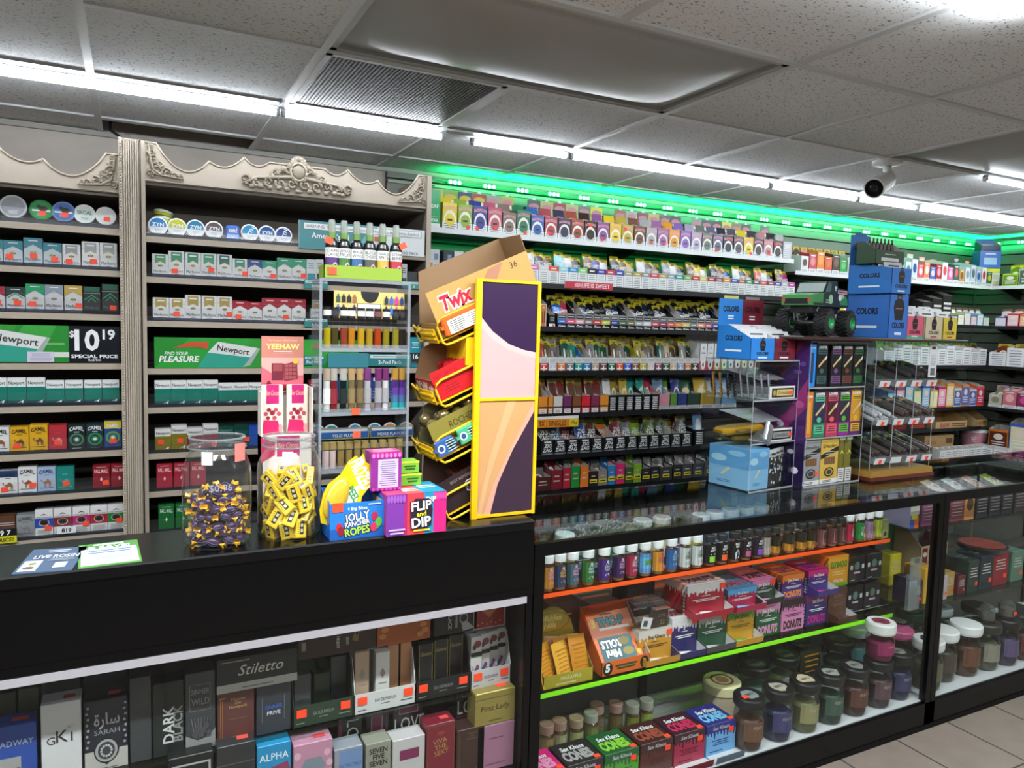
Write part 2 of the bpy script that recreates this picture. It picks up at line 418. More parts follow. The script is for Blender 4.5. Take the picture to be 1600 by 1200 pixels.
def lamp_panel(x0, x1, y0, y1, label):
    t = thing('troffer_light', label, 'ceiling light', ((x0 + x1) / 2, (y0 + y1) / 2, ZC))
    w, d = (x1 - x0) / 2 - 0.012, (y1 - y0) / 2 - 0.012
    mb = MB(); fr = M('#a9abab', 0.4)
    mb.box(-w, w, -d, -d + 0.02, 0.0, 0.03, fr); mb.box(-w, w, d - 0.02, d, 0.0, 0.03, fr); mb.box(-w, -w + 0.02, -d, d, 0, 0.03, fr); mb.box(w - 0.02, w, -d, d, 0, 0.03, fr)
    mb.box(-w, w, -d, d, 0.06, 0.07, fr); part(mb, 'frame', t)
    mb = MB(); n = 16; vs = []; fs = []
    for i in range(n + 1):
        for j in range(n + 1):
            u, v = i / n * 2 - 1, j / n * 2 - 1
            vs.append((u * (w - 0.02), v * (d - 0.02), 0.012 - 0.030 * (1 - u ** 6) * (1 - v ** 4)))
    for i in range(n):
        for j in range(n): fs.append((i * (n + 1) + j, i * (n + 1) + j + 1, (i + 1) * (n + 1) + j + 1, (i + 1) * (n + 1) + j))
    mb.add(vs, fs, M('#a2a3a1', 0.36), True); part(mb, 'diffuser', t)
lamp_panel(GX[6], GX[8], GY[8], GY[9], 'unlit grey ceiling light panel sagging beside the mesh vent')
lamp_panel(GX[10], GX[12], GY[8], GY[9], 'unlit grey ceiling light panel beyond the white security camera')

# return-air vent
vx, vy = (GX[6] + GX[7]) / 2, (GY[9] + GY[10]) / 2; h = 0.617 / 2 - 0.012
t = thing('ceiling_vent', 'square perforated ceiling vent with dark duct behind it', 'vent', (vx, vy, ZC))
mb = MB(); fr = M('#c2c4c5', 0.4)
for a in (-1, 1):
    mb.box(-h, h, a * (h - 0.009) - 0.009, a * (h - 0.009) + 0.009, -0.004, 0.01, fr); mb.box(a * (h - 0.009) - 0.009, a * (h - 0.009) + 0.009, -h, h, -0.004, 0.01, fr)
part(mb, 'frame', t)
mb = MB(); gm = M('#54565a', 0.4)
for k in range(44):
    p = -h + 0.018 + (2 * h - 0.036) * (k + 0.5) / 44
    mb.box(p - 0.0028, p + 0.0028, -h + 0.012, h - 0.012, 0.0, 0.0025, gm); mb.box(-h + 0.012, h - 0.012, p - 0.0028, p + 0.0028, 0.0004, 0.0029, gm)
part(mb, 'grille', t)
mb = MB()
mb.box(-h, h, -h, h, 0.24, 0.25, M('#26262a', 0.5)); mb.box(-h, -h + 0.01, -h, h, 0.012, 0.25, M('#26262a', 0.5)); mb.box(h - 0.01, h, -h, h, 0.012, 0.25, M('#26262a', 0.5)); mb.box(-h, h, h - 0.01, h, 0.012, 0.25, M('#26262a', 0.5)); mb.box(-h, h, -h, -h + 0.01, 0.012, 0.25, M('#26262a', 0.5))
part(mb, 'duct_box', t)
mb = MB(); mb.tube([(0.02 + 0.17 * math.cos(a * PI / 12), 0.02 + 0.17 * math.sin(a * PI / 12), 0.05) for a in range(25)], 0.014, M('#b9bcc0', 0.35, 0.6)); part(mb, 'duct_collar', t)

# LED tubes along the ceiling
YT = 2.93
tube_px = [(-460, 46), (445, 174), (706, 214), None, (742, 222), (900, 245), (1221, 291), (1358, 312), (1452, 326), (1680, 361)]
def led_tube(x0, x1, y, label, grp, strength=25):
    t = thing('ceiling_tube_lamp', label, 'tube light', ((x0 + x1) / 2, y, ZC - 0.005), 0, grp)
    w = (x1 - x0) / 2
    mb = MB(); mb.box(-w, w, -0.0075, 0.0075, -0.012, 0.0, M('#d6d9db', 0.4)); part(mb, 'housing', t)
    mb = MB(); k = 11; vs = []; fs = []
    for a in range(k + 1):
        th = -0.6 + (PI + 1.2) * a / k
        for s in (-w + 0.016, w - 0.016): vs.append((s, -0.0105 * math.cos(th), -0.0175 - 0.0105 * math.sin(th)))
    for a in range(k): fs.append((2 * a, 2 * a + 1, 2 * a + 3, 2 * a + 2))
    mb.add(vs, fs, emit('#f0f7ff', strength), True); part(mb, 'diffuser', t, 'glowing white tube')
    for s in (-1, 1):
        mb = MB(); mb.bbox(min(s * w, s * (w - 0.016)), max(s * w, s * (w - 0.016)), -0.013, 0.013, -0.030, -0.001, M('#c3c7ca', 0.4), 0.004); part(mb, 'end_cap', t)
xs = [None if p is None else at(p[0], p[1], Z=2.385).x for p in tube_px]
tl = ['lit LED tube over the counter, passing above the jars of sweets', 'lit LED tube directly beside the perforated ceiling vent', 'short lit LED tube just beyond the gap in the tube row', 'lit LED tube above the slatwall, second after the gap', 'short lit LED tube ending beside the security camera', 'lit LED tube behind the security camera', 'farthest lit LED tube of the long row, near the corner']
k = 0
for a, b in zip(xs, xs[1:]):
    if a is None or b is None: continue
    led_tube(a + 0.004, b - 0.004, YT, tl[k], 'ceiling tube lamps over the shelves'); k += 1
led_tube(at(1538, 283, Z=2.385).x, 5.0, at(1538, 283, Z=2.385).y, 'lit LED tube of the nearer row, starting beside the security camera', 'ceiling tube lamps over the shelves')

# security camera
t = thing('security_camera', 'white bullet security camera hanging under the ceiling', 'security camera', (3.03, 2.28, ZC - 0.003))
cw = M('#e3e4e2', 0.35)
mb = MB(); mb.lathe([(0, 0), (0.062, 0), (0.062, -0.016), (0.03, -0.022), (0, -0.022)][::-1], cw, 18); part(mb, 'mount_plate', t)
mb = MB(); mb.tube([(0, 0, -0.02), (-0.002, -0.004, -0.05), (-0.012, -0.02, -0.075)], 0.017, cw, 10); part(mb, 'bracket_arm', t)
body = Vector((-0.93, -0.28, -0.42)).normalized(); q = body.to_track_quat('Z', 'Y').to_matrix().to_4x4()
xf = Matrix.Translation(Vector((0.03, 0.02, -0.075))) @ q
mb = MB(); mb.lathe([(0, -0.02), (0.036, -0.016), (0.042, 0.0), (0.045, 0.13), (0.045, 0.15), (0.038, 0.15)], cw, 20, xf); part(mb, 'camera_body', t)
mb = MB(); mb.lathe([(0, 0.1505), (0.0395, 0.1505), (0.0395, 0.146)][::-1], M('#0a0a0c', 0.15), 20, xf); c = part(mb, 'lens_face', t)
mb = MB(); mb.lathe([(0.0, 0.158), (0.012, 0.157), (0.018, 0.151)][::-1], M('#26282e', 0.08), 16, xf)
o = mb.build('lens', c); KIDS.setdefault(c.name, []).append(o)

# cable out of the ceiling gap over the pilaster
mb = MB(); p0 = at(172, 203, Y=3.5); p1 = at(186, 213, Y=3.3); p2 = at(200, 224, Y=3.12)
mb.tube([(p0.x, 3.6, ZC + 0.02), p0, p1, p2], 0.005, MATTE); tag(mb.build('power_cable'), 'black cable drooping from the dark ceiling gap over the pilaster', 'cable')

# ---------------------------------------------------------------- slatwall, back and right-hand runs
SLAT = M('#6f716b', 0.38)
def slat_run(name, label, length, zs, ze):
    t = thing(name, label, 'slatwall')
    mb = MB(); z = zs; k = 0
    mb.box(0, length, 0.028, 0.034, zs, ze, M('#1f211f', 0.6))
    while z < ze - 0.001:
        z1 = min(z + 0.068, ze)
        mb.box(0, length, 0.0, 0.02, z, z1, SLAT); mb.box(0, length, 0.02, 0.028, z + 0.012, z1 - 0.012, M('#1f211f', 0.6)); z += 0.0765
    part(mb, 'slat_panel', t)
    return t
X0 = 1.162                                                # edge of the wooden cabinet
t = slat_run('slatwall', 'grey slatwall along the back wall under green LEDs', XR - 0.005 - X0, 0.30, 2.395); t.location = (X0, YB - 0.04, 0)
mb = MB(); mb.box(0, XR - 0.005 - X0, -0.012, 0.02, 2.338, 2.352, M('#9a9a86', 0.4)); part(mb, 'top_rail', t)
t2 = slat_run('slatwall', 'grey slatwall on the side wall beyond the corner', 2.2, 0.30, 2.395); t2.location = (XR - 0.04, YB - 0.045, 0); t2.rotation_euler = (0, 0, -PI / 2)

# green LED string: modules of three diodes
t = thing('led_string', 'string of green LED modules along the top of the slatwall', 'led string', (0, 0, 0))
GH = emit('#8affc8', 2.6)
led_px = [(710, 286)]
x = 1.519; n = 0
mods = []
while x < 5.95: mods.append((x, 3.69, 2.372, 0)); x += 0.2
y = 3.55
while y > 2.6: mods.append((6.06, y, 2.372, 1)); y -= 0.2
proto = None
for (x, y, z, rr) in mods:
    mb = MB(); mb.bbox(-0.04, 0.04, -0.008, 0.008, -0.009, 0.009, M('#3cc88a', 0.4), 0.003)
    o = part(mb, 'led_module', t, None, (x, y, z), (0, 0, -PI / 2 * rr))
    for d in (-0.026, 0, 0.026):
        b = MB(); b.ball((0, 0, 0), 0.011, 0.005, 0.011, GH, 10, 6)
        e = b.build('diode', o, (d, -0.009, 0)); KIDS.setdefault(o.name, []).append(e)
mb = MB()
mb.tube([(1.19, 3.12, 2.235), (1.21, 3.3, 2.27), (1.26, 3.6, 2.33), (1.42, 3.69, 2.378)] + [(x, 3.692, 2.372) for x, y, z, r in mods if not r], 0.003, M('#2f9a6a', 0.4)); part(mb, 'wire', t)
# ================================================================ wooden cigarette cabinets
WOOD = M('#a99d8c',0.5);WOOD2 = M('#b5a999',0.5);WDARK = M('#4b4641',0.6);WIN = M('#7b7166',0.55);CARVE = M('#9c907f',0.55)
YF = 3.10                                                 # front of the packs
def spiral(mb,cx,cz,r0,turns,y,t0=0.0,hand=1,th=0.007,m=None):
    pts = [];n = int(10 * turns) + 4
    for k in range(n):
        a = t0 + hand * 2 * PI * turns * k / (n - 1);r = r0 * (1 - 0.86 * k / (n - 1))
        pts.append((cx + r * math.cos(a),y,cz + r * math.sin(a)))
    mb.tube(pts,[th * (1 - 0.5 * k / (n - 1)) for k in range(n)],m or CARVE,6)
def crest(w,h):
    """symmetrical carved crest, base centre at the origin"""
    mb = MB()
    for s in (-1,1):
        spiral(mb,s * 0.06 * w,0.22 * h,0.16 * h,1.4,-0.003,PI / 2,s)
        spiral(mb,s * 0.16 * w,0.20 * h,0.17 * h,1.5,-0.003,PI / 2,-s)
        spiral(mb,s * 0.26 * w,0.22 * h,0.14 * h,1.4,-0.003,-PI / 2,s)
        spiral(mb,s * 0.36 * w,0.14 * h,0.12 * h,1.3,-0.003,PI / 2,-s)
        spiral(mb,s * 0.455 * w,0.24 * h,0.16 * h,1.2,-0.003,-PI / 2,-s)
        spiral(mb,s * 0.09 * w,0.62 * h,0.12 * h,1.3,-0.003,0,s)
        spiral(mb,s * 0.19 * w,0.50 * h,0.11 * h,1.3,-0.003,0,-s)
        mb.tube([(s * 0.05 * w,-0.003,0.42 * h),(s * 0.2 * w,-0.003,0.36 * h),(s * 0.36 * w,-0.003,0.30 * h),(s * 0.48 * w,-0.003,0.10 * h)],[0.009,0.008,0.007,0.004],CARVE)
        for k in range(5):
            mb.ball((s * (0.10 + 0.075 * k) * w,-0.004,(0.05 + 0.02 * (k % 2)) * h),0.012,0.006,0.009,CARVE,8,5)
            mb.ball((s * (0.03 + 0.05 * k) * w,-0.004,(0.86 - 0.12 * k) * h),0.011,0.006,0.013,CARVE,8,5)
    mb.ball((0,-0.004,0.58 * h),0.045 * w + 0.006,0.008,0.2 * h,CARVE,14,8)
    mb.tube([(0.07 * w * math.cos(a * PI / 8),-0.006,(0.58 + 0.25 * math.sin(a * PI / 8)) * h) for a in range(17)],0.005,WOOD2)
    for a in range(7): mb.ball((0.05 * w * math.cos(PI * a / 6),-0.004,(0.82 + 0.14 * math.sin(PI * a / 6)) * h),0.012,0.006,0.012,CARVE,8,5)
    mb.ball((0,-0.004,0.02 * h),0.016,0.006,0.05 * h,CARVE,8,5)
    return mb
def corner_carving(s,w=0.115,h=0.125):
    """openwork corner leaf; s=+1 has its upright at x=0 and runs to +x"""
    mb = MB()
    mb.tube([(s * 0.008,-0.003,h),(s * 0.012,-0.003,0.6 * h),(s * 0.02,-0.003,0.25 * h),(s * 0.05,-0.003,0.09 * h),(s * w,-0.003,0.03 * h)],[0.003,0.005,0.006,0.005,0.003],CARVE)
    for k,(u,v,r) in enumerate(((0.3,0.25,0.022),(0.18,0.52,0.018),(0.55,0.17,0.018),(0.14,0.75,0.014),(0.76,0.12,0.013),(0.10,0.12,0.014),(0.36,0.44,0.012),(0.12,0.90,0.009),(0.90,0.10,0.009))):
        spiral(mb,s * u * w,v * h,r,1.4,-0.003,k,1 if k % 2 else -1,0.0045)
    return mb
def scallop_top(x0,x1,zb,zt,mirror=True):
    L = x1 - x0;pts = []
    segs = [(0.0,0.035,0,0,0),(0.035,0.2,0.068,0,0.042),(0.2,0.315,0.030,0.042,0.012),(0.315,0.40,0.024,0.012,0.020)]
    half = []
    for a,b,dep,d0,d1 in segs:
        for k in range(9):
            t = k / 8;half.append((a + (b - a) * t,d0 + (d1 - d0) * t + dep * math.sin(PI * t) ** 0.8))
    pts = [(x0 + L * u,zt - d) for u,d in half] + [(x1 - L * u,zt - d) for u,d in reversed(half)]
    return pts
def cabinet(name,label,x0,x1,zs,val_b,val_t,corner,sign_row):
    t = thing(name,label,'display cabinet')
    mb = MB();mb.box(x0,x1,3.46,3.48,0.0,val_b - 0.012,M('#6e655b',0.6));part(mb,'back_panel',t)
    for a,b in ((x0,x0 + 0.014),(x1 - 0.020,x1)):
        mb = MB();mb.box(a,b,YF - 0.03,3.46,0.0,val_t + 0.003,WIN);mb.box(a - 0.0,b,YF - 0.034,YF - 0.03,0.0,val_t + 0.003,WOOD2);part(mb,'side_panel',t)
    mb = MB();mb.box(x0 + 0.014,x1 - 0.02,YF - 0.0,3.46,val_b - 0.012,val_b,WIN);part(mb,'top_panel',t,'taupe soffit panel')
    # scalloped valance, as strips so that each face stays convex
    mb = MB();top = scallop_top(x0 + 0.014,x1 - 0.02,val_b,val_t)
    for (xa,za),(xb,zb) in zip(top,top[1:]):
        if xb - xa > 1e-5: mb.prism([(xa,val_b),(xb,val_b),(xb,zb),(xa,za)],YF - 0.024,YF - 0.004,WOOD2)
    v = part(mb,'valance',t)
    mb = MB();mb.tube([(x,YF - 0.024,z) for x,z in top],0.004,WOOD);o = mb.build('edge_bead',v);KIDS.setdefault(v.name,[]).append(o)
    part(crest(0.44,0.135),'carved_crest',t,None,((x0 + x1) / 2,YF - 0.026,val_b + 0.012))
    part(corner_carving(1,0.125,0.12),'carved_corner',t,None,(x0 + 0.018,YF - 0.026,val_b + 0.012))
    part(corner_carving(-1,0.125,0.12),'carved_corner',t,None,(x1 - 0.024,YF - 0.026,val_b + 0.012))
    for k,z in enumerate(zs):
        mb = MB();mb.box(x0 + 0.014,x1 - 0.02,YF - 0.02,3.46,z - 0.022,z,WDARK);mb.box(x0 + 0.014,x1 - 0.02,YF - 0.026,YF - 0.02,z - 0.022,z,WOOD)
        s = part(mb,'shelf',t)
        if k == sign_row: continue
        mb = MB();mb.box(x0 + 0.016,x1 - 0.022,YF - 0.022,YF - 0.019,z,z + 0.052,clear('#ffffff',0.8,0.05,0.01));mb.box(x0 + 0.016,x1 - 0.022,YF - 0.0245,YF - 0.021,z,z + 0.013,clear('#9a9eac',1.0,0.1,0.03))
        o = mb.build('price_lip',s);KIDS.setdefault(s.name,[]).append(o)
    return t
ZL = [1.942,1.793,1.634,1.457,1.305,1.137,0.987,0.828]
ZR = [1.926,1.778,1.616,1.438,1.291,1.117,0.971,0.811]
cabL = cabinet('display_cabinet','taupe wooden cigarette cabinet, cut by the frame, beyond the fluted pilaster',-1.20,-0.014,ZL,2.072,2.205,None,3)
cabR = cabinet('display_cabinet','taupe wooden cigarette cabinet with whole carved crest, next to the green-lit slatwall',0.037,1.158,ZR,2.126,2.262,None,3)
# fluted pilaster between them
t = thing('pilaster','fluted taupe pilaster standing between the two wooden cabinets','pilaster',(-0.001,YF - 0.062,0))
mb = MB();w = 0.033
mb.box(-w,w,0.006,0.026,0,2.262,WOOD)
for k in range(7):
    x = -0.018 + k * 0.0072;mb.box(x,x + 0.0042,0.0,0.006,0,2.258,WOOD2)
mb.box(-w,-0.022,-0.003,0.006,0,2.262,WOOD2);mb.box(0.0325,w,-0.003,0.006,0,2.262,WOOD2);part(mb,'fluted_post',t)
mb = MB()
for k in range(150): mb.ball((-0.0275,-0.004,0.75 + 0.01 * k),0.003,0.003,0.0042,WOOD,6,4)
part(mb,'rope_bead',t)

# ---------------------------------------------------------------- packs
RED = M('#b3242c',0.3)
def d_marl(accent,body='#dfe1e1',small=False,ink='#2a2a2c',arrow=None,seal=None):
    A,I = M(accent,0.28),M(ink,0.4)
    def f(mb,w,d,h):
        p = front(mb,w,h)
        if small:
            p.poly([(0.17,0.96),(0.17,0.58),(0.5,0.70),(0.83,0.58),(0.83,0.96)][::-1],A);p.rect(0.28,0.84,0.72,0.89,WHITE)
            p.poly([(0.17,0.58),(0.5,0.70),(0.83,0.58),(0.5,0.66)][::-1],M('#b8a866',0.3,0.6))
        else:
            p.poly([(0,1),(0,0.60),(0.5,0.78)][::1],A);p.poly([(1,1),(0,1),(0.5,0.78),(1,0.60)],A)
            p.rect(0.0,0.985,1,1,A)
            if arrow: p.poly([(0.08,0.58),(0.5,0.76),(0.92,0.58),(0.92,0.53),(0.5,0.71),(0.08,0.53)][::-1],M(arrow))
            p.rect(0.25,0.89,0.75,0.92,WHITE if ink != '#d8dadb' else A)
        p.oval(0.5,0.50,0.10,0.05,M('#9c8a50',0.3,0.5));p.rect(0.36,0.47,0.41,0.53,I);p.rect(0.59,0.47,0.64,0.53,I)
        p.text('Marlboro',0.5,0.27,0.11,I,0.86,stretch=0.82);p.lines(0.3,0.13,0.7,0.17,1,M('#8a8a8a'))
        p.rect(0,0.742,1,0.748,M('#8f9293'))
        topface(mb,w,d,h).rect(0,0,1,1,M(body,0.4) if small else A)
    return f
def d_newp(low,txt='#1b1b1d',split=0.68,foot=True):
    L = M(low,0.25)
    def f(mb,w,d,h):
        p = front(mb,w,h)
        p.rect(0,0,1,split,L);p.text('Newport',0.5,(1 + split) / 2 - 0.02,0.115,M(txt),0.86,stretch=0.84,bold=0.01)
        if foot: p.rect(0,0,1,0.2,M('#1b4e58',0.25) if low == '#157a6a' else L)
        p.poly([(0.5,0.10),(0.88,0.22),(0.80,0.06),(0.74,0.15)],WHITE)
        s = leftface(mb,-w / 2,d,h);s.rect(0,0,1,split,L)
    return f
def camel(p,cu,cv,s,m):
    """dromedary in profile"""
    for pts in ([(-.5,.05),(-.42,.22),(-.2,.26),(-.05,.5),(.15,.52),(.3,.28),(.45,.18),(.48,-.1),(-.35,-.12)],
                [(-.5,.05),(-.62,.2),(-.6,.5),(-.78,.52),(-.86,.40),(-.72,.38),(-.68,.1),(-.45,-.05)],
                [(-.36,-.1),(-.26,-.1),(-.28,-.6),(-.36,-.6)],[(-.2,-.1),(-.1,-.1),(-.16,-.6),(-.24,-.6)],
                [(.2,-.1),(.34,-.1),(.28,-.6),(.2,-.6)],[(.36,-.1),(.48,-.1),(.46,-.6),(.38,-.6)]):
        p.poly([(cu + x * s,cv + y * s * p.w / p.h) for x,y in pts][::-1],m)
def d_camel(body,ink,beast,band=None,label='CAMEL',dark=False):
    def f(mb,w,d,h):
        p = front(mb,w,h)
        if band: p.rect(0,0.74,1,1,M(band,0.3))
        if dark:
            for r,c in ((0.42,beast),(0.30,body),(0.20,beast),(0.1,'#d8dce0')): p.oval(0.5,0.42,r,r * w / h,M(c,0.3))
        else:
            camel(p,0.54,0.40,0.44,M(beast,0.4));p.rect(0.12,0.20,0.88,0.22,M(ink,0.5))
        p.text(label,0.5,0.79,0.13,M(ink if not dark else '#dfe3e6',0.4),0.9,bold=0.03,arc=0.06,stretch=0.82);p.lines(0.3,0.68,0.7,0.72,1,M(ink,0.5))
        p.lines(0.2,0.04,0.8,0.12,2,M(ink,0.5),0.25)
    return f
def d_spirit(c):
    def f(mb,w,d,h):
        p = front(mb,w,h)
        p.rect(0,0.34,1,0.68,M(c,0.3));p.oval(0.5,0.52,0.30,0.13,M('#c9b8a0',0.4));p.oval(0.5,0.53,0.26,0.11,M('#4a3638',0.4))
        p.poly([(0.34,0.47),(0.42,0.62),(0.5,0.50),(0.58,0.63),(0.68,0.47)][::-1],M('#191317'));p.poly([(0.28,0.78),(0.5,0.86),(0.72,0.78),(0.5,0.81)],M('#55565a'))
        p.text('NATURAL AMERICAN SPIRIT',0.5,0.72,0.05,M('#3a3a3c'),0.86);p.lines(0.08,0.05,0.92,0.28,5,M('#77787a'),0.35)
    return f
def d_pall(ink='#e8c9c9'):
    def f(mb,w,d,h):
        p = front(mb,w,h);p.text('PALL MALL',0.5,0.76,0.14,M(ink,0.4),0.84,bold=0.02,stretch=0.8);p.poly([(0.42,0.42),(0.5,0.52),(0.58,0.42),(0.5,0.34)],M(ink,0.4));p.lines(0.2,0.9,0.8,0.93,1,M(ink,0.5))
    return f
def d_plain(c2,txt='',ink='#c8cbd0'):
    def f(mb,w,d,h):
        p = front(mb,w,h);p.rect(0.05,0.62,0.95,0.64,M(c2));p.rect(0.05,0.70,0.95,0.72,M(c2))
        if txt: p.text(txt,0.5,0.82,0.1,M(ink),0.86)
        p.poly([(0.5,0.12),(0.86,0.22),(0.78,0.08),(0.72,0.15)],M(ink))
    return f
def d_blk(g):
    def f(mb,w,d,h):
        p = front(mb,w,h);G = M(g,0.3)
        p.rect(0.08,0.8,0.92,0.98,M('#165c46',0.3));p.poly([(0.06,0.52),(0.5,0.7),(0.94,0.52),(0.94,0.49),(0.5,0.66),(0.06,0.49)][::-1],G);p.poly([(0.25,0.45),(0.5,0.6),(0.75,0.45),(0.75,0.42),(0.5,0.56),(0.25,0.42)][::-1],G)
        p.text('Marlboro',0.5,0.24,0.1,M('#5c6466',0.3),0.84,stretch=0.8);p.rect(0,0.742,1,0.75,M('#c9ced0'))
    return f
W_ = '#dcdedf'
# (height mm, body, design, sticker, words)
S100,SK = 0.100,0.087
def pack_row(unit,zrow,x_start,pitch,rows,place,y=YF,sn=None):
    n = len(rows)
    for k,(h,body,des,stk,words) in enumerate(rows):
        if h is None: continue
        x = x_start + pitch * k
        o = box_thing('cigarette_pack',f'{words}, {ORD[k]} from left, {place}','cigarette pack',0.0555,0.023,h,(x + random.uniform(-.001,.001),y + random.uniform(0,.003),zrow),M(body,0.32),des,random.uniform(-0.025,0.025),None,0.0015)
        if stk: sticker(o,random.uniform(-0.012,0.02),-0.0018,0.03 + random.uniform(-0.006,0.01),0.021,random.uniform(-.1,.1))
        if zrow < 1.2:                                   # the pack behind shows its top from above
            b = o.copy();COL.objects.link(b);b.location = (x,y + 0.027,zrow);b['label'] = f'{words}, standing behind the {ORD[k]} pack, {place}'
tealW,grn = d_marl('#1b7f92','#b7c4c9'),d_marl('#1f9a72',W_)
L = 'left cabinet'
xl = lambda px,py: ax(px,py,YF)
pl = 0.0585
a = xl(-14,402) + 0.005
row = [(SK,'#bcc8cc',tealW,0,'teal-topped pale pack cut by the frame'),(SK,'#bcc8cc',tealW,1,'short teal-topped pale pack'),(S100,'#bcc8cc',d_marl('#1b7f92',ink='#1d6f7f'),1,'tall teal-topped pale pack'),(SK,'#bcc8cc',tealW,1,'short teal-topped pack'),(SK,W_,d_marl('#8f979a',small=True),1,'white pack with small grey chevron'),(S100,W_,d_marl('#9aa1a4',small=True),1,'tall white pack with grey chevron'),(S100,W_,d_marl('#9aa1a4',small=True),0,'tall white pack with grey chevron')]
pack_row(cabL,ZL[1],xl(170,405) - 6 * 0.058,0.058,row,'left cabinet second shelf')
row = [(SK,'#c9ccce',d_marl('#a5243c'),1,'crimson-topped grey pack'),(SK,'#c9ccce',d_marl('#1d3a34',arrow='#1f8a5a'),1,'black and green chevron grey pack'),(S100,'#c9ccce',d_marl('#189a62'),1,'bright green-topped grey pack'),(S100,'#c4c8cc',d_marl('#8f9bab'),0,'silver-topped grey pack'),(S100,'#c9ccce',d_marl('#c2a350'),1,'gold-topped grey pack'),(S100,'#141617',d_blk('#2aa06f'),0,'black pack with green chevrons'),(0.112,'#141617',d_blk('#2aa06f'),1,'tall black pack with green chevrons')]
pack_row(cabL,ZL[2],xl(172,475) - 6 * 0.058,0.058,row,'left cabinet third shelf')
row = [(S100 if k < 3 else 0.090,'#e2e4e4',d_newp('#157a6a'),0,'tall white-topped green pack' if k < 3 else 'short white-topped green pack') for k in range(7)]
pack_row(cabL,ZL[4],xl(173,608) - 6 * 0.058,0.058,row,'left cabinet fifth shelf')
row = [(S100 - 0.005,'#dcdcda',d_camel('#dcdcda','#1d1d20','#8a4a22'),0,'white pack with brown camel'),(S100 - .006,'#d9a51e',d_camel('#d9a51e','#4a3214','#5a4420'),1,'yellow pack with dark camel'),(S100,'#d9a51e',d_camel('#d9a51e','#4a3214','#5a4420'),0,'yellow pack with dark camel'),(0.097,'#b03038',d_camel('#b03038','#c8505a','#d88a90',label=''),1,'red pack with faint camel'),(0.098,'#1b2422',d_camel('#1b2422','#dfe3e6','#4a7a62',dark=True),0,'black pack with grey-green rings'),(0.098,'#1f3136',d_camel('#1f3136','#dfe3e6','#2f8a5a',dark=True),0,'dark pack with green rings'),(0.104,'#2a4a8a',d_camel('#2a4a8a','#1d1d20','#6aa04a','#d8c030',dark=True),1,'blue pack with yellow top and rings')]
pack_row(cabL,ZL[5],xl(176,675) - 6 * 0.058,0.058,row,'left cabinet sixth shelf')
row = [(S100,'#d8d8d8',d_camel('#d8d8d8','#2a2a2e','#7a4a2a'),0,'white pack with brown camel'),(0.090,'#d8d8d8',d_camel('#d8d8d8','#2a2a2e','#8a6230','#24406a'),1,'white pack with blue top and camel'),(S100,'#dcdcdc',d_camel('#dcdcdc','#2a2a2e','#8a4a22','#dcdcdc'),1,'tall white pack with orange-brown camel'),(0.096,'#9fb4cc',d_camel('#9fb4cc','#2a4a7a','#a06a4a'),0,'pale blue pack with brown camel'),(0.094,'#1f8078',d_camel('#1f8078','#7ac0ba','#4a9a98',label=''),1,'teal pack with faint camel'),(None,) * 5,(0.092,'#8c1f2c',d_pall(),1,'slim dark red pack'),(0.092,'#8c1f2c',d_pall(),0,'slim dark red pack')]
pack_row(cabL,ZL[6],xl(186,738) - 7 * 0.0575,0.0575,row,'left cabinet seventh shelf')
row = [(0.088,'#5b3d2c',d_plain('#d8d8d8'),0,'brown pack in a white frame'),(0.086,'#8d9092',d_camel('#8d9092','#55585a','#7d8082'),0,'silver-grey pack'),(S100,'#dedede',d_spirit('#2348a8'),1,'white pack with blue band'),(S100,'#dedede',d_spirit('#7a2a34'),0,'white pack with brown-red band'),(S100,'#dedede',d_spirit('#b02a6a'),1,'white pack with magenta band'),(S100,'#dedede',d_spirit('#a02436'),0,'white pack with crimson band'),(S100,'#dedede',d_spirit('#1f7a34'),1,'white pack with green band')]
pack_row(cabL,ZL[7],xl(182,808) - 6 * 0.0575,0.0575,row,'left cabinet eighth shelf')
# right cabinet
mw = lambda c: d_marl(c,small=True)
row = [(0.087,W_,mw('#4a9a62'),0,'white pack with pale green chevron'),(0.101,W_,mw('#2a8f68'),1,'tall white pack with green chevron'),(S100,W_,mw('#2a8f68'),0,'tall white pack with green chevron'),(S100,W_,mw('#2f9a74'),1,'tall white pack with green chevron'),(S100,W_,mw('#176a62'),0,'tall white pack with dark teal chevron'),(0.087,W_,mw('#2a8f72'),1,'short white pack with green chevron'),(0.087,W_,d_marl('#2a4a8c'),0,'short white pack with navy top'),(0.087,W_,grn,1,'short white pack with green top'),(0.101,W_,grn,0,'tall white pack with green top'),(0.101,W_,grn,1,'tall white pack with green top')]
pack_row(cabR,ZR[1],xl(250,418),0.0564,row,'right cabinet second shelf')
gw,rd = mw('#b09a52'),d_marl('#a82034')
row = [(0.087,W_,gw,0,'short white pack with gold chevron'),(0.087,W_,gw,1,'short white pack with gold chevron'),(0.101,W_,gw,0,'tall white pack with gold chevron'),(S100,W_,gw,0,'tall white pack with gold chevron'),(S100,W_,gw,1,'tall white pack with gold chevron'),(0.086,W_,rd,1,'short red-topped white pack'),(0.084,W_,rd,0,'short red-topped white pack'),(0.101,W_,rd,0,'tall red-topped white pack'),(0.101,W_,rd,1,'tall red-topped white pack'),(0.101,W_,rd,0,'tall red-topped white pack')]
pack_row(cabR,ZR[2],xl(251,482),0.0564,row,'right cabinet third shelf')
row = [(S100 if k < 4 else 0.088,'#e2e4e4',d_newp('#157a6a'),0,'tall white-topped green pack' if k < 4 else 'short white-topped green pack') for k in range(9)]
pack_row(cabR,ZR[4],xl(254,611),0.0564,row,'right cabinet fifth shelf')
